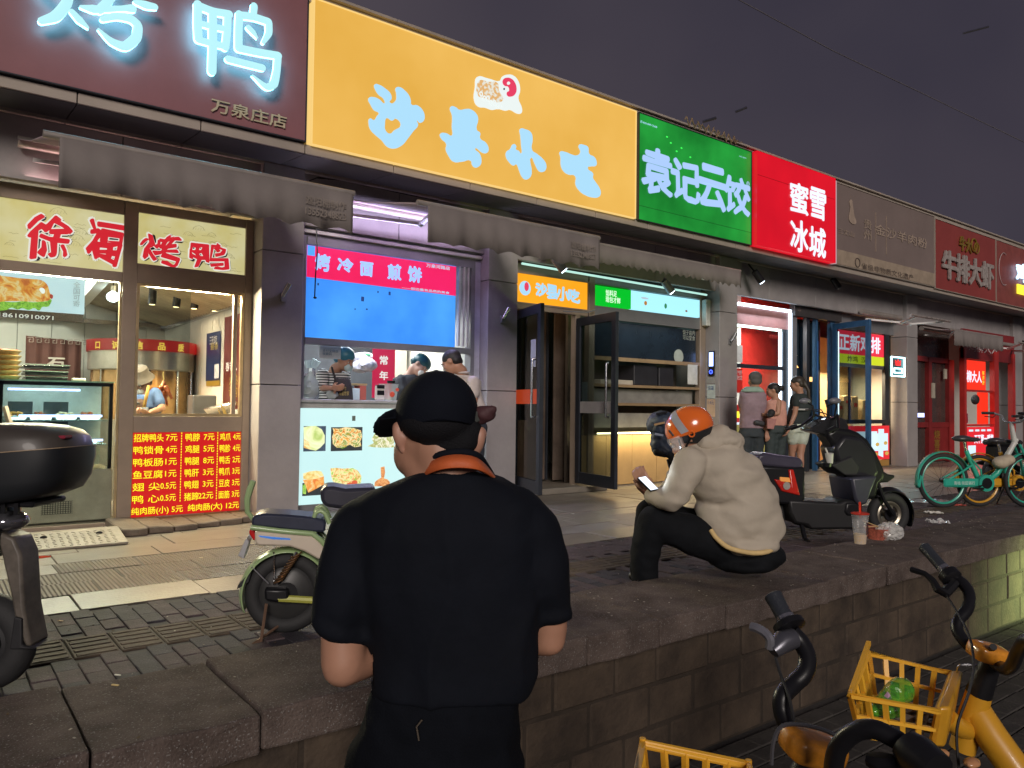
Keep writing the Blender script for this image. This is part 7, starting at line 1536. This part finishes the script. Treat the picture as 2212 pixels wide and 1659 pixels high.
bm_ = bmesh.new(); ts_ = t.children[-1].data; bm_.from_mesh(ts_); O_ = absloc(t)
def cut(sel, a, b_):      # open hem: cut the cloth along the line a-b (seen square on) and drop what lies below
    a, b_ = Vector(a) - O_, Vector(b_) - O_; no = (b_ - a).cross(AY).normalized(); no = no if no.z > 0 else -no
    vs = [v for v in bm_.verts if sel(v.co)]; es = [e for e in bm_.edges if all(sel(v.co) for v in e.verts)]; fs = [f for f in bm_.faces if all(sel(v.co) for v in f.verts)]
    bmesh.ops.bisect_plane(bm_, geom=vs + es + fs, plane_co=a, plane_no=no, clear_inner=True)
xl = (Vector((0.8484,1.602,0.4704)) - O_).dot(AX); xr = (Vector((1.143,1.373,0.5283)) - O_).dot(AX); zb = (Vector((0.8394,1.611,0.4276)) - O_).z
cut(lambda c: c.dot(AX) < xl and c.z > zb - .02, (0.7403,1.671,0.5079), (0.8361,1.599,0.4713))
cut(lambda c: c.dot(AX) > xr, (1.159,1.374,0.5256), (1.199,1.342,0.5391))
bm_.to_mesh(ts_); bm_.free(); t.children[-1].modifiers.new('thickness', 'SOLIDIFY').thickness = .006
# trousers with belt line
TR = mat('black_trousers', (.004, .005, .008), .9, spec=.12, bump=.4, bscale=200, var=.3)
tp = [('l', [((0.9828,1.515,0.3836), .165, .11), ((0.9786,1.52,0.3193), .175, .12), ((0.9725,1.528,0.2335), .190, .125), ((0.9706,1.533,0.1478), .200, .12)])]
for k in (-1, 1):
    h_ = hip + AX * (.10 * k - .01) - AZ * .05; kn = Vector((h_.x, h_.y, -.10)) + AX * .03 * k + AY * .03; an = Vector((kn.x, kn.y, -.47)) - AY * .02
    tp += [('c', h_, .105, kn, .078), ('c', kn, .076, an, .062)]
blob('trousers', tp, TR, t, voxel=.012, smooth=5, wr=.006, wrs=9)
for k in (-1, 1):
    an = hip + AX * .13 * k; an.z = -.52; blob('shoe', [('c', an - AY * .03, .036, an + AY * .13, .034), ('e', an + AY * .05 - AZ * .012, (.045, .12, .018), Matrix.Rotation(yaw - math.pi / 2, 3, 'Z'))], BLACK, t, voxel=.01)
rods([(0.8589,1.423,0.3197), (0.8569,1.43,0.347), (0.8685,1.427,0.3599)], .002, mat('faded_gold_tag', (.06, .045, .03), .7), 'pocket_tag', t)

# ---------------- seated rider
t = thing('person', 'person sitting on the coping in beige hooded jacket and orange helmet, holding a phone', 'person', (3.665,2.577,0.1468))
JK = mat('beige_jacket', (.45, .395, .315), .8, bump=1, bscale=13, var=.08, vscale=3)
W = 4.15
Hh = Vector((3.294,2.708,0.8905)); fwh = -AX * .80 + AY * .35 - AZ * .62; uph = AZ * .9 - AX * .45
Mh = frame_rot(fwh, uph)
Ls = Vector((3.209,2.627,0.7645)); Le = Vector((3.134,2.693,0.5344)); Lw = Vector((3.13,2.821,0.5855)); Rs = Vector((3.461,2.812,0.745)); Re = Vector((3.431,2.971,0.5024)); Rw2 = Vector((3.237,2.917,0.5454))
hipL = Vector((3.532,2.484,0.3064)); knL = Vector((3.128,2.828,0.4278)); anL = Vector((3.167,2.899,0.0842)); hipR = hipL + AY * .2; knR = knL + AY * .28 + AX * .05; anR = anL + AY * .25 + AX * .02
pr, P_, _ = head_prims(Hh, fwh, uph, 1.15, Vector((3.361,2.66,0.8225)))
pr += [('c', Ls, .05, Le, .042), ('c', Le, .04, Lw, .028), ('c', Rs, .05, Re, .042), ('c', Re, .04, Rw2, .028), ('c', Vector((3.361,2.66,0.8225)), .07, Vector((3.46,2.626,0.6912)), .14), ('c', Vector((3.46,2.626,0.6912)), .13, Vector((3.551,2.565,0.4307)), .11), ('c', hipL, .065, knL, .06), ('c', knL, .06, anL, .045), ('c', hipR, .065, knR, .06), ('c', knR, .06, anR, .045)]
blob('body', pr, SKIN, t, voxel=.013, smooth=4)
face_bits(t, Hh, fwh, uph, 1.15)
# jacket
jk = [('e', Vector((3.553,2.562,0.4758)), (.205, .19, .215)), ('e', Vector((3.598,2.531,0.3987)), (.165, .18, .130)), ('e', Vector((3.484,2.609,0.6507)), (.215, .19, .165)), ('e', Vector((3.423,2.653,0.7316)), (.19, .20, .120)), ('e', Vector((3.307,2.667,0.7348)), (.11, .12, .105)), ('c', Vector((3.564,2.546,0.6929)), .10, Vector((3.647,2.489,0.4977)), .10), ('c', Vector((3.415,2.63,0.482)), .11, Vector((3.459,2.575,0.3724)), .13), ('e', Vector((3.552,2.531,0.307)), (.180, .175, .058)),
      ('c', Vector((3.209,2.627,0.7487)), .084, Vector((3.162,2.643,0.6397)), .076), ('c', Vector((3.162,2.643,0.6397)), .076, Vector((3.137,2.691,0.5424)), .062), ('c', Vector((3.137,2.691,0.5424)), .060, Vector((3.126,2.812,0.5665)), .043), ('c', Rs, .09, Re, .07), ('c', Re, .065, Rw2, .045),
      ('c', Vector((3.374,2.661,0.8506)), .085, Vector((3.508,2.584,0.8434)), .062), ('e', Vector((3.455,2.623,0.8631)), (.12, .12, .065))]
blob('jacket', jk, JK, t, voxel=.012, smooth=16, wr=.010, wrs=3.6, wrst=(1, 1, 2.2))
blob('hood', [('c', Vector((3.344,2.647,0.8558)), .050, Vector((3.413,2.591,0.9014)), .046), ('c', Vector((3.413,2.591,0.9014)), .046, Vector((3.515,2.565,0.8564)), .044), ('c', Vector((3.318,2.616,0.8496)), .045, Vector((3.462,2.531,0.8411)), .030), ('e', Vector((3.44,2.597,0.8644)), (.10, .10, .045))], JK, t, voxel=.010, smooth=4, wr=.006, wrs=9)
# hem of yellow shirt
hm = smoothpts([(3.304,2.568,0.395), (3.305,2.53,0.3571), (3.338,2.475,0.3131), (3.417,2.403,0.2914), (3.515,2.371,0.2923), (3.634,2.392,0.3084)])
MB().tube(hm, .013, 10).build('shirt_hem', mat('yellow_cream_shirt', (.62, .45, .20), .8), t, smooth=True)
for a, b_, c_ in (((3.163,2.568,0.5844), (3.216,2.506,0.6488), (3.296,2.45,0.6765)), ((3.214,2.532,0.4962), (3.258,2.472,0.5422), (3.338,2.421,0.573)), ((3.291,2.515,0.3956), (3.353,2.449,0.3758), (3.464,2.382,0.3827))): pass
# trousers
TN = mat('navy_black_trousers', (.005, .006, .008), .85, spec=.2, bump=.4, bscale=150, var=.3)
blob('trousers', [('e', Vector((3.632,2.535,0.2438)), (.135, .18, .085)), ('e', Vector((3.571,2.559,0.1993)), (.19, .18, .046)), ('c', Vector((3.514,2.537,0.2721)), .100, Vector((3.318,2.672,0.3476)), .108), ('c', Vector((3.318,2.672,0.3476)), .108, Vector((3.138,2.821,0.4279)), .083), ('c', Vector((3.135,2.824,0.4198)), .082, Vector((3.14,2.876,0.2461)), .078), ('c', Vector((3.14,2.876,0.2461)), .078, anL, .070), ('c', hipR, .12, knR, .085), ('c', knR, .08, anR, .065)], TN, t, voxel=.013, smooth=5, wr=.006, wrs=7)
for a in (anL, anR): 
    q = Vector((a.x, a.y, .034)); blob('shoe', [('c', q + AX * .03, .036, q - AX * .03 + AY * .12, .030)], BLACK, t, voxel=.012)
# hands and phone
hand('hand', Lw + (Lw - Le).normalized() * .02, -AX * .5 + AZ * .75 + AY * .1, AY * .7 + AX * .3, t, 1.05, 38, vox=.006)
hand('hand', Rw2, -AX * .5 + AZ * .5, -AY * .5 + AZ * .4, t, 1.0, 35, vox=.006)
ph = thing('phone', 'white lit phone held by the seated rider', 'phone', (3.136,2.865,0.6258))
Pp = [(3.037,2.839,0.6609), (3.099,2.842,0.6659), (3.104,2.752,0.603), (3.05,2.756,0.5978)]
nrm = (Vector(Pp[1]) - Vector(Pp[0])).cross(Vector(Pp[3]) - Vector(Pp[0])).normalized()
if nrm.dot(AY) > 0: nrm = -nrm
MB().prism(Pp, -nrm * .010).build('phone_body', BLACK, ph, bevel=.002)
cN = sum((Vector(p) for p in Pp), Vector()) / 4
MB().prism([Vector(p).lerp(cN, .07) + nrm * .0015 for p in Pp], -nrm * .001).build('screen', emi('phone_screen', (.75, .85, 1), 1.6), ph)
light('phone_light', cN + nrm * .02, .06, .35, (.8, .9, 1), nrm.to_track_quat('-Z', 'Y').to_euler())
# helmet
OR = mat('orange_helmet', (.78, .15, .02), .22, var=.05, coat=.7)
hcn = Vector((3.285,2.701,0.9314)); Mq = frame_rot(-AX * .85 + AY * .35 - AZ * .42, AZ * .95 - AX * .35)
def HP(x, y, z_): return hcn + Mq @ Vector((x, y, z_))
b = MB().ell(hcn, (.112, .132, .112), 4, Mq)
bmesh.ops.bisect_plane(b.bm, geom=b.bm.verts[:] + b.bm.edges[:] + b.bm.faces[:], plane_co=HP(0, 0, -.028), plane_no=Mq @ Vector((0, -.12, 1)), clear_inner=True)
o = b.build('helmet_shell', OR, t, smooth=True); o.modifiers.new('thickness', 'SOLIDIFY').thickness = .012
b = MB().ell(hcn, (.1145, .1345, .1145), 4, Mq)
for no, d0 in (((0, 1, -.25), -.006), ((0, -1, .25), -.036)): bmesh.ops.bisect_plane(b.bm, geom=b.bm.verts[:] + b.bm.edges[:] + b.bm.faces[:], plane_co=HP(0, 0, 0) + Mq @ Vector(no).normalized() * d0, plane_no=Mq @ Vector(no), clear_inner=True)
bmesh.ops.bisect_plane(b.bm, geom=b.bm.verts[:] + b.bm.edges[:] + b.bm.faces[:], plane_co=HP(0, 0, -.01), plane_no=Mq @ Vector((0, 0, 1)), clear_inner=True)
b.build('grey_stripe', mat('helmet_grey', (.36, .36, .38), .3), t, smooth=True)
b = MB().ell(hcn, (.108, .128, .110), 3, Mq); bmesh.ops.bisect_plane(b.bm, geom=b.bm.verts[:] + b.bm.edges[:] + b.bm.faces[:], plane_co=HP(0, 0, -.02), plane_no=Mq @ Vector((0, -.12, 1)), clear_outer=True)
bmesh.ops.bisect_plane(b.bm, geom=b.bm.verts[:] + b.bm.edges[:] + b.bm.faces[:], plane_co=HP(0, 0, -.085), plane_no=Mq @ Vector((0, -.5, 1)), clear_inner=True)
bmesh.ops.bisect_plane(b.bm, geom=b.bm.verts[:] + b.bm.edges[:] + b.bm.faces[:], plane_co=HP(0, .035, 0), plane_no=Mq @ Vector((0, 1, .2)), clear_outer=True)
b.build('neck_guard', BLACKM, t, smooth=True)
for k in (1, -1):
    MB().torus(HP(k * .113, .015 - .03, -.03) , Mq @ Vector((1, 0, 0)), .014, .0045, 20, 6).build('ear_knob', OR, t, smooth=True)
    MB().tube([HP(k * .113, .075, -.002), HP(k * .108, .085, .035)], .006, 6).build('vent_slot', BLACK, t)
    MB().tube([HP(k * .10, .06, -.03), HP(k * .08, .075, -.09), HP(k * .03, .09, -.13)], .006, 6).tube([HP(k * .10, -.01, -.04), HP(k * .08, .055, -.09)], .006, 6).build('chin_strap', BLACK, t)
b = MB().lathe([(.125, -.05), (.135, .0), (.132, .02)], HP(0, .005, -.03), Mq @ Vector((0, 0, 1)), 40, cap=False)
bmesh.ops.bisect_plane(b.bm, geom=b.bm.verts[:] + b.bm.edges[:] + b.bm.faces[:], plane_co=HP(0, .045, 0), plane_no=Mq @ Vector((0, 1, 0)), clear_inner=True)
b.build('clear_visor', mat('visor_clear', (.7, .62, .55), .08, alpha=.35, coat=1), t, smooth=True)
# dark helmet-mounted bag beyond the face
bgm = mat('navy_bag', (.035, .05, .08), .5, bump=.3, bscale=90, var=.4, vscale=20)
bt_ = thing('motor_helmet', 'dark navy full face helmet with straps beyond the orange helmet', 'helmet', (3.631,3.208,0.8635))
blob('shell', [('e', (3.636,3.201,0.9287), (.078, .10, .085)), ('c', (3.636,3.201,0.9566), .055, (3.633,3.209,0.7984), .060), ('e', (3.648,3.198,0.7708), (.055, .07, .04))], bgm, bt_, voxel=.01, smooth=2, wr=.006, wrs=20)
for k, (a, b_) in enumerate((((3.531,3.168,0.9301), (3.566,3.116,0.9449)), ((3.536,3.167,0.8754), (3.561,3.123,0.8676)), ((3.555,3.173,0.9939), (3.594,3.117,1.009)))): MB().beam(a, b_, .012, .012).build('strap_band', (mat('tan_buckle', (.4, .25, .12), .4), mat('pale_patch', (.35, .4, .5), .4), BLACK)[k], bt_)
blob('dark_chin', [('c', (3.596,3.2,0.7627), .03, (3.662,3.15,0.7545), .028), ('c', (3.647,3.137,0.7373), .018, (3.655,3.132,0.7052), .014)], BLACKM, bt_, voxel=.01)
MB().tube([(3.675,3.179,0.7154), (3.674,3.123,0.572), (3.617,3.108,0.4127), (3.445,3.12,0.264), tuple(Vector((3.396,3.098,0.1665))[:2]) + (.0,)], .014, 8).build('stand_pole', BLACK, bt_)

# ---------------- people further off
def standing(lab, W_, reg_pts, s, fwd, top_m, leg_m, hair_m=HAIR, arms=None, shorts=None, skinleg=False, hairp=None, legs=True, feet=None, lean=0, sleeves=True, extra=None, mask=False, base=None, headup=(0, 0, 1)):
    head, neck, shL, shR, hipc = [Vector(p) for p in reg_pts]
    t = thing('person', lab, 'person', base or (hipc.x, hipc.y, 0))
    pr, P_, M_ = head_prims(head, fwd, headup, s, neck)
    sd = (shR - shL).normalized(); 
    pr += [('c', neck, .05 * s, (shL + shR) / 2 - AZ * .02, .07 * s), ('l', [((shL + shR) / 2 - AZ * .01, .14 * s, .07 * s), ((shL + shR) / 2 - AZ * .14 * s, .145 * s, .085 * s), (hipc + AZ * .16 * s, .125 * s, .08 * s), (hipc, .15 * s, .095 * s)])]
    for (A_, B_, C_) in arms: pr += [('c', A_, .045 * s, B_, .036 * s), ('c', B_, .036 * s, C_, .024 * s)]
    fe = []
    if legs:
        for k in (-1, 1):
            h_ = hipc + AX * .08 * k * s - AZ * .04; f_ = Vector(feet[(k + 1) // 2]) if feet else Vector((h_.x, h_.y, .06)); kn = h_.lerp(f_, .5) + Vector(fwd) * .02
            pr += [('c', h_, .082 * s, kn, .052 * s), ('c', kn, .052 * s, kn.lerp(f_, .35), .054 * s), ('c', kn.lerp(f_, .35), .054 * s, f_, .036 * s)]; fe.append((h_, kn, f_))
    blob('body', pr, SKIN, t, voxel=.013, smooth=3)
    face_bits(t, head, fwd, headup, s, mask)
    hr = hairp(P_, M_, s) if hairp else [('e', P_(0, -.015, .04), (.084 * s, .097 * s, .082 * s), M_), ('e', P_(0, -.05, -.01), (.078 * s, .055 * s, .06 * s), M_)]
    if hair_m: blob('hair', hr, hair_m, t, voxel=.011, smooth=2)
    tp = [('l', [(neck - AZ * .035 * s, .07 * s, .06 * s), ((shL + shR) / 2 - AZ * .005, .155 * s, .085 * s), ((shL + shR) / 2 - AZ * .15 * s, .165 * s, .105 * s), (hipc + AZ * .16 * s, .155 * s, .105 * s), (hipc + AZ * .03 * s, .165 * s, .11 * s)])]
    if sleeves:
        for (A_, B_, C_) in arms: tp += [('c', A_, .062 * s, A_.lerp(B_, .62), .058 * s)]
    blob('top', tp, top_m, t, voxel=.013, smooth=4, wr=.004, wrs=9)
    for (A_, B_, C_) in arms:
        hand('hand', C_, (C_ - B_), Vector(fwd) * .5 + AZ * .2, t, s * .95, 30, vox=.008)
    if legs:
        lp = [('l', [(hipc + AZ * .06 * s, .15 * s, .10 * s), (hipc - AZ * .08 * s, .17 * s, .115 * s)])]
        for (h_, kn, f_) in fe:
            lp += [('c', h_, .098 * s, h_.lerp(kn, .45) if skinleg else kn, .085 * s if skinleg else .072 * s)]
            if not skinleg: lp += [('c', kn, .07 * s, f_, .058 * s)]
            blob('shoe', [('c', f_ - Vector(fwd) * .02 - AZ * .01, .038 * s, f_ + Vector((fwd[0], fwd[1], 0)).normalized() * .12 * s - AZ * .02, .034 * s)], mat('cream_shoe', (.55, .50, .38), .6, var=.3, vscale=30) if skinleg else BLACK, t, voxel=.012)
        blob('shorts' if skinleg else 'trousers', lp, leg_m, t, voxel=.013, smooth=4, wr=.004, wrs=10)
    return t, P_, M_
W1 = 10.4
man_f = -AX * .15 + AY * 1.0
mp = [(8.94,6.233,1.425), (8.933,6.242,1.315), (8.846,6.312,1.254), (8.981,6.145,1.238), (8.929,6.267,0.7441)]
t, P_, M_ = standing('grey haired person in mauve and green shirt at the ice cream window', W1, mp, 1.02, man_f, mat('mauve_shirt', (.27, .19, .22), .8, bump=.2), mat('dark_loose_trousers', (.03, .04, .045), .8),
    mat('grey_hair', (.09, .085, .08), .7), arms=[(Vector((8.975,6.15,1.221)), Vector((9.002,6.138,0.9799)), Vector((8.999,6.086,0.7322))), (Vector((8.833,6.322,1.236)), Vector((8.893,6.41,1.01)), Vector((9.056,6.481,0.8511)))])
blob('green_yoke', [('l', [((8.91,6.246,1.337), .09, .08), ((8.912,6.247,1.298), .145, .098), ((8.912,6.247,1.261), .170, .105)])], mat('sage_yoke', (.26, .36, .30), .8), t, voxel=.012)
MB().box(*[0] * 0) if False else None
blob('waist_pouch', [('c', (8.853,6.144,0.8596), .035, (8.938,6.104,0.8433), .035)], mat('pouch_dark', (.05, .05, .055), .6), t, voxel=.012)
W2 = 10.35
t, P_, M_ = standing('person in pink sleeveless top with hair in a bun at the ice cream window', W2, [(9.096,6.055,1.292), (9.121,6.038,1.197), (9.086,6.067,1.145), (9.168,6.004,1.146), (9.144,6.036,0.7926)], .86, -AX * .95 + AY * .3 - AZ * .05, mat('pink_top', (.55, .28, .22), .8), mat('dark_teal_trousers', (.035, .05, .05), .8),
    hairp=lambda P, M, s: [('e', P(0, -.015, .04), (.084 * s, .099 * s, .08 * s), M), ('e', P(0, -.06, -.01), (.07 * s, .05 * s, .06 * s), M), ('e', P(0, -.12, .03), (.035 * s, .04 * s, .035 * s), M)],
    arms=[(Vector((9.117,5.981,1.145)), Vector((9.053,5.948,0.9829)), Vector((8.997,6.017,0.9646))), (Vector((9.181,6.121,1.146)), Vector((9.157,6.144,1.015)), Vector((9.043,6.107,0.9805)))], sleeves=False)
MB().torus((9.184,5.986,1.319), (.5, .5, .3), .03, .012, 14, 6).build('hair_band', BLACKM, t)
bg_ = thing('shoulder_bag', 'pink brown bag held at the waist by the person in the pink top', 'bag', (8.936,5.966,0.8468)); MB().prism([(8.887,6.002,0.9137), (8.988,5.924,0.9068), (8.959,5.952,0.7709), (8.894,6.002,0.7784)], AY * .05).build('bag_body', mat('dusty_pink_bag', (.38, .16, .14), .5), bg_, bevel=.006)
cp = thing('black_cap', 'black cap or pouch held against the pink top', 'cap', (8.911,5.956,0.9822)); blob('cap_body', [('e', (8.911,5.956,0.9906), (.055, .05, .05)), ('e', (8.896,5.969,0.9515), (.05, .05, .025))], BLACKM, cp, voxel=.01)
W3 = 10.3
t, P_, M_ = standing('slim person with long ponytail, black cropped tee, white shorts and sneakers', W3, [(9.301,5.83,1.38), (9.33,5.811,1.286), (9.299,5.838,1.208), (9.394,5.765,1.21), (9.33,5.829,0.806)], .90, -AX * .92 + AY * .38 - AZ * .12, mat('black_crop_tee', (.02, .028, .028), .8), mat('white_shorts', (.50, .56, .46), .7),
    mat('dark_brown_hair', (.035, .026, .018), .5), hairp=lambda P, M, s: [('e', P(0, -.015, .04), (.084 * s, .10 * s, .08 * s), M), ('e', P(0, -.06, -.01), (.07 * s, .05 * s, .06 * s), M), ('c', P(0, -.10, .04), .030 * s, P(.0, -.15, -.12), .028 * s), ('c', P(.0, -.15, -.12), .028 * s, P(.0, -.13, -.38), .018 * s)],
    arms=[(Vector((9.199,5.766,1.147)), Vector((9.183,5.784,0.969)), Vector((9.099,5.819,0.774))), (Vector((9.47,5.859,1.177)), Vector((9.475,5.862,0.9861)), Vector((9.407,5.896,0.8123)))], skinleg=True, feet=[(9.422,5.933,0.1527), (9.322,5.785,0.1177)], sleeves=False)
blob('sleeve', [('c', (9.2,5.763,1.19), .055, (9.194,5.771,1.105), .05)], MATS['black_crop_tee'], t, voxel=.012); MB().torus((9.299,5.781,1.038), (0, 0, 1), .10, .012, 20, 6).build('waistband', mat('white_band', (.5, .5, .48), .7), t)
bg_ = thing('small_handbag', 'small pale handbag hanging behind the girl in white shorts', 'bag', (9.323,5.958,0.8629)); blob('bag_body', [('e', (9.326,5.956,0.8629), (.05, .04, .055))], mat('pale_green_bag', (.35, .42, .3), .6), bg_, voxel=.01)

# duck shop worker leaning on the counter
W5 = 7.15
wk = [(1.635,7.763,1.208), (1.654,7.789,1.125), (1.595,7.798,1.09), (1.739,7.711,1.118), (1.722,8.023,0.8932)]
arms_ = [(Vector((1.734,7.69,1.109)), Vector((1.779,7.597,0.9716)), Vector((1.66,7.476,0.9433))), (Vector((1.555,7.829,1.089)), Vector((1.521,7.796,0.9634)), Vector((1.556,7.555,0.9498)))]
t, P_, M_ = standing('duck shop worker in grey bucket hat, white mask and blue T-shirt, leaning over a phone', W5, wk, .93, -AY * .85 - AX * .12 - AZ * .42, mat('blue_tee', (.10, .17, .36), .8, bump=.2), BLACKM, HAIR, arms=arms_, legs=False, mask=True, headup=(0, 0, 1))
HATM = mat('grey_bucket_hat', (.16, .13, .11), .8, bump=.3)
MB().lathe([(.118, .0), (.096, .035), (.086, .055), (.080, .11), (.055, .13), (.01, .135)], P_(0, -.012, .030), M_ @ Vector((0, .10, 1)), 28).build('bucket_hat', HATM, t, smooth=True)
blob('face_mask', [('e', P_(0, .078, -.062), (.052, .028, .038), M_)], mat('white_mask', (.62, .6, .56), .7), t, voxel=.007)
b = MB()
for k in (-1, 1): b.torus(P_(k * .034, .100, .0), M_ @ Vector((0, 1, 0)), .025, .0025, 20, 5)
b.tube([P_(-.01, .10, .0), P_(.01, .10, 0)], .002, 4).tube([P_(.058, .10, 0), P_(.08, .0, .0)], .002, 4).tube([P_(-.058, .10, 0), P_(-.08, .0, .0)], .002, 4).build('glasses', BLACK, t)
MB().tube(smoothpts([(1.664,7.616,1.173), (1.647,7.593,1.107), (1.636,7.604,1.04), (1.635,7.645,0.9824)]), .016, 8).build('apron_strap', mat('ochre_strap', (.55, .33, .08), .7), t, smooth=True)
blob('apron', [('e', (1.642,7.715,0.9986), (.09, .07, .07))], mat('brown_apron', (.12, .06, .04), .8), t, voxel=.012)
pz = thing('phone', 'dark phone held by the duck shop worker over the counter', 'phone', (1.601,7.469,0.9673)); MB().prism([(1.572,7.491,0.9814), (1.631,7.446,0.9824), (1.627,7.425,0.9422), (1.565,7.473,0.9412)], -AY * .01).build('phone_body', mat('phone_dark', (.06, .06, .07), .3), pz, bevel=.003)

# pancake kitchen: striped worker, dark worker, customer
W6 = 7.75
t, P_, M_ = standing('pancake worker in black and white striped top, apron, mask and blue hair net', W6, [(3.386,7.162,1.474), (3.317,7.243,1.384), (3.226,7.29,1.35), (3.421,7.266,1.345), (3.318,7.23,1.043)], .98, AX * .80 - AY * .45 - AZ * .30, mat('striped_top', (.02, .02, .025), .8, wave=None), BLACKM, mat('blue_hair_net', (.04, .20, .30), .4, bump=.4), 
    arms=[(Vector((3.18,7.225,1.325)), Vector((3.168,7.189,1.188)), Vector((3.204,7.035,1.187))), (Vector((3.43,7.26,1.335)), Vector((3.429,7.202,1.205)), Vector((3.297,7.115,1.179)))], legs=False, mask=True,
    hairp=lambda P, M, s: [('e', P(0, -.02, .055), (.098 * s, .115 * s, .088 * s), M), ('e', P(0, -.07, .0), (.08 * s, .06 * s, .06 * s), M)])
for o in t.children:
    if o.name.startswith('top'):     # horizontal stripes woven into the cloth
        m = MATS['striped_top']; n = m.node_tree; tcn = n.nodes.new('ShaderNodeTexCoord'); sx_ = n.nodes.new('ShaderNodeSeparateXYZ'); mm = n.nodes.new('ShaderNodeMath'); mm.operation = 'MULTIPLY'; mm.inputs[1].default_value = 38
        fr = n.nodes.new('ShaderNodeMath'); fr.operation = 'FRACT'; gt = n.nodes.new('ShaderNodeMath'); gt.operation = 'GREATER_THAN'; gt.inputs[1].default_value = .5; mx = n.nodes.new('ShaderNodeMixRGB'); mx.inputs[1].default_value = (.02, .02, .025, 1); mx.inputs[2].default_value = (.7, .7, .68, 1)
        n.links.new(tcn.outputs['Object'], sx_.inputs[0]); n.links.new(sx_.outputs[2], mm.inputs[0]); n.links.new(mm.outputs[0], fr.inputs[0]); n.links.new(fr.outputs[0], gt.inputs[0]); n.links.new(gt.outputs[0], mx.inputs[0]); n.links.new(mx.outputs[0], n.nodes['Principled BSDF'].inputs['Base Color'])
blob('face_mask', [('e', P_(0, .074, -.055), (.058, .034, .045), M_)], mat('pale_blue_mask', (.45, .58, .60), .7), t, voxel=.008)
blob('apron', [('l', [((3.34,7.116,1.286), .075, .06), ((3.338,7.108,1.201), .10, .075), ((3.342,7.11,1.065), .11, .08)]), ('c', (3.258,7.188,1.401), .014, (3.264,7.111,1.283), .014)], mat('dark_apron', (.035, .03, .03), .8), t, voxel=.012)
me = text_mesh('小吞牛\n冷面世家')
xs_ = [v.co.x for v in me.vertices]; ys_ = [v.co.y for v in me.vertices]; p0 = Vector((3.266,7.027,1.116)); p1 = Vector((3.346,6.966,1.117)); p2 = Vector((3.264,7.026,1.204))
for v in me.vertices: v.co = p0 + (p1 - p0) * ((v.co.x - min(xs_)) / (max(xs_) - min(xs_))) + (p2 - p0) * ((v.co.y - min(ys_)) / (max(ys_) - min(ys_)))
me.materials.clear(); link('apron_lettering', me, mat('gold_thread', (.5, .38, .12), .6), t)
W7 = 8.6
t, P_, M_ = standing('kitchen worker in black top with dark green hair net, bending down', W7, [(4.423,7.437,1.469), (4.355,7.492,1.409), (4.263,7.565,1.348), (4.357,7.493,1.315), (4.308,7.54,1.054)], 1.0, AX * .75 - AY * .3 - AZ * .60, mat('black_work_top', (.02, .02, .025), .8), BLACKM, mat('green_hair_net', (.015, .07, .075), .4, bump=.4),
    arms=[(Vector((4.239,7.521,1.311)), Vector((4.247,7.459,1.124)), Vector((4.29,7.301,1.078))), (Vector((4.408,7.58,1.318)), Vector((4.45,7.554,1.151)), Vector((4.457,7.425,1.08)))], legs=False, mask=True, headup=(.4, .3, 1), hairp=lambda P, M, s: [('e', P(0, -.02, .055), (.10 * s, .12 * s, .085 * s), M), ('e', P(0, -.07, .0), (.08 * s, .06 * s, .05 * s), M)])
blob('face_mask', [('e', P_(0, .074, -.055), (.055, .032, .042), M_)], MATS['white_mask'], t, voxel=.008)
W8 = 7.3
t, P_, M_ = standing('customer in pale collared shirt with short dark hair at the pancake counter', W8, [(3.995,6.126,1.441), (4.069,6.072,1.357), (4.087,6.188,1.28), (4.158,6.006,1.289), (4.138,6.037,0.878)], 1.0, -AX * .88 + AY * .20 - AZ * .52, mat('pale_shirt', (.52, .46, .44), .75, bump=.25), mat('dark_jeans', (.03, .035, .05), .8),
    arms=[(Vector((4.114,5.941,1.256)), Vector((4.115,5.921,1.078)), Vector((3.999,6.012,1.037))), (Vector((4.098,6.205,1.26)), Vector((4.06,6.215,1.097)), Vector((3.934,6.186,1.075)))], base=(4.7, 6.6, 0), headup=(.35, -.25, 1))
for o in t.children: pass
blob('shirt_collar', [('l', [((4.077,6.066,1.358), .055, .055), ((4.086,6.06,1.333), .075, .07)])], MATS['pale_shirt'], t, voxel=.01)
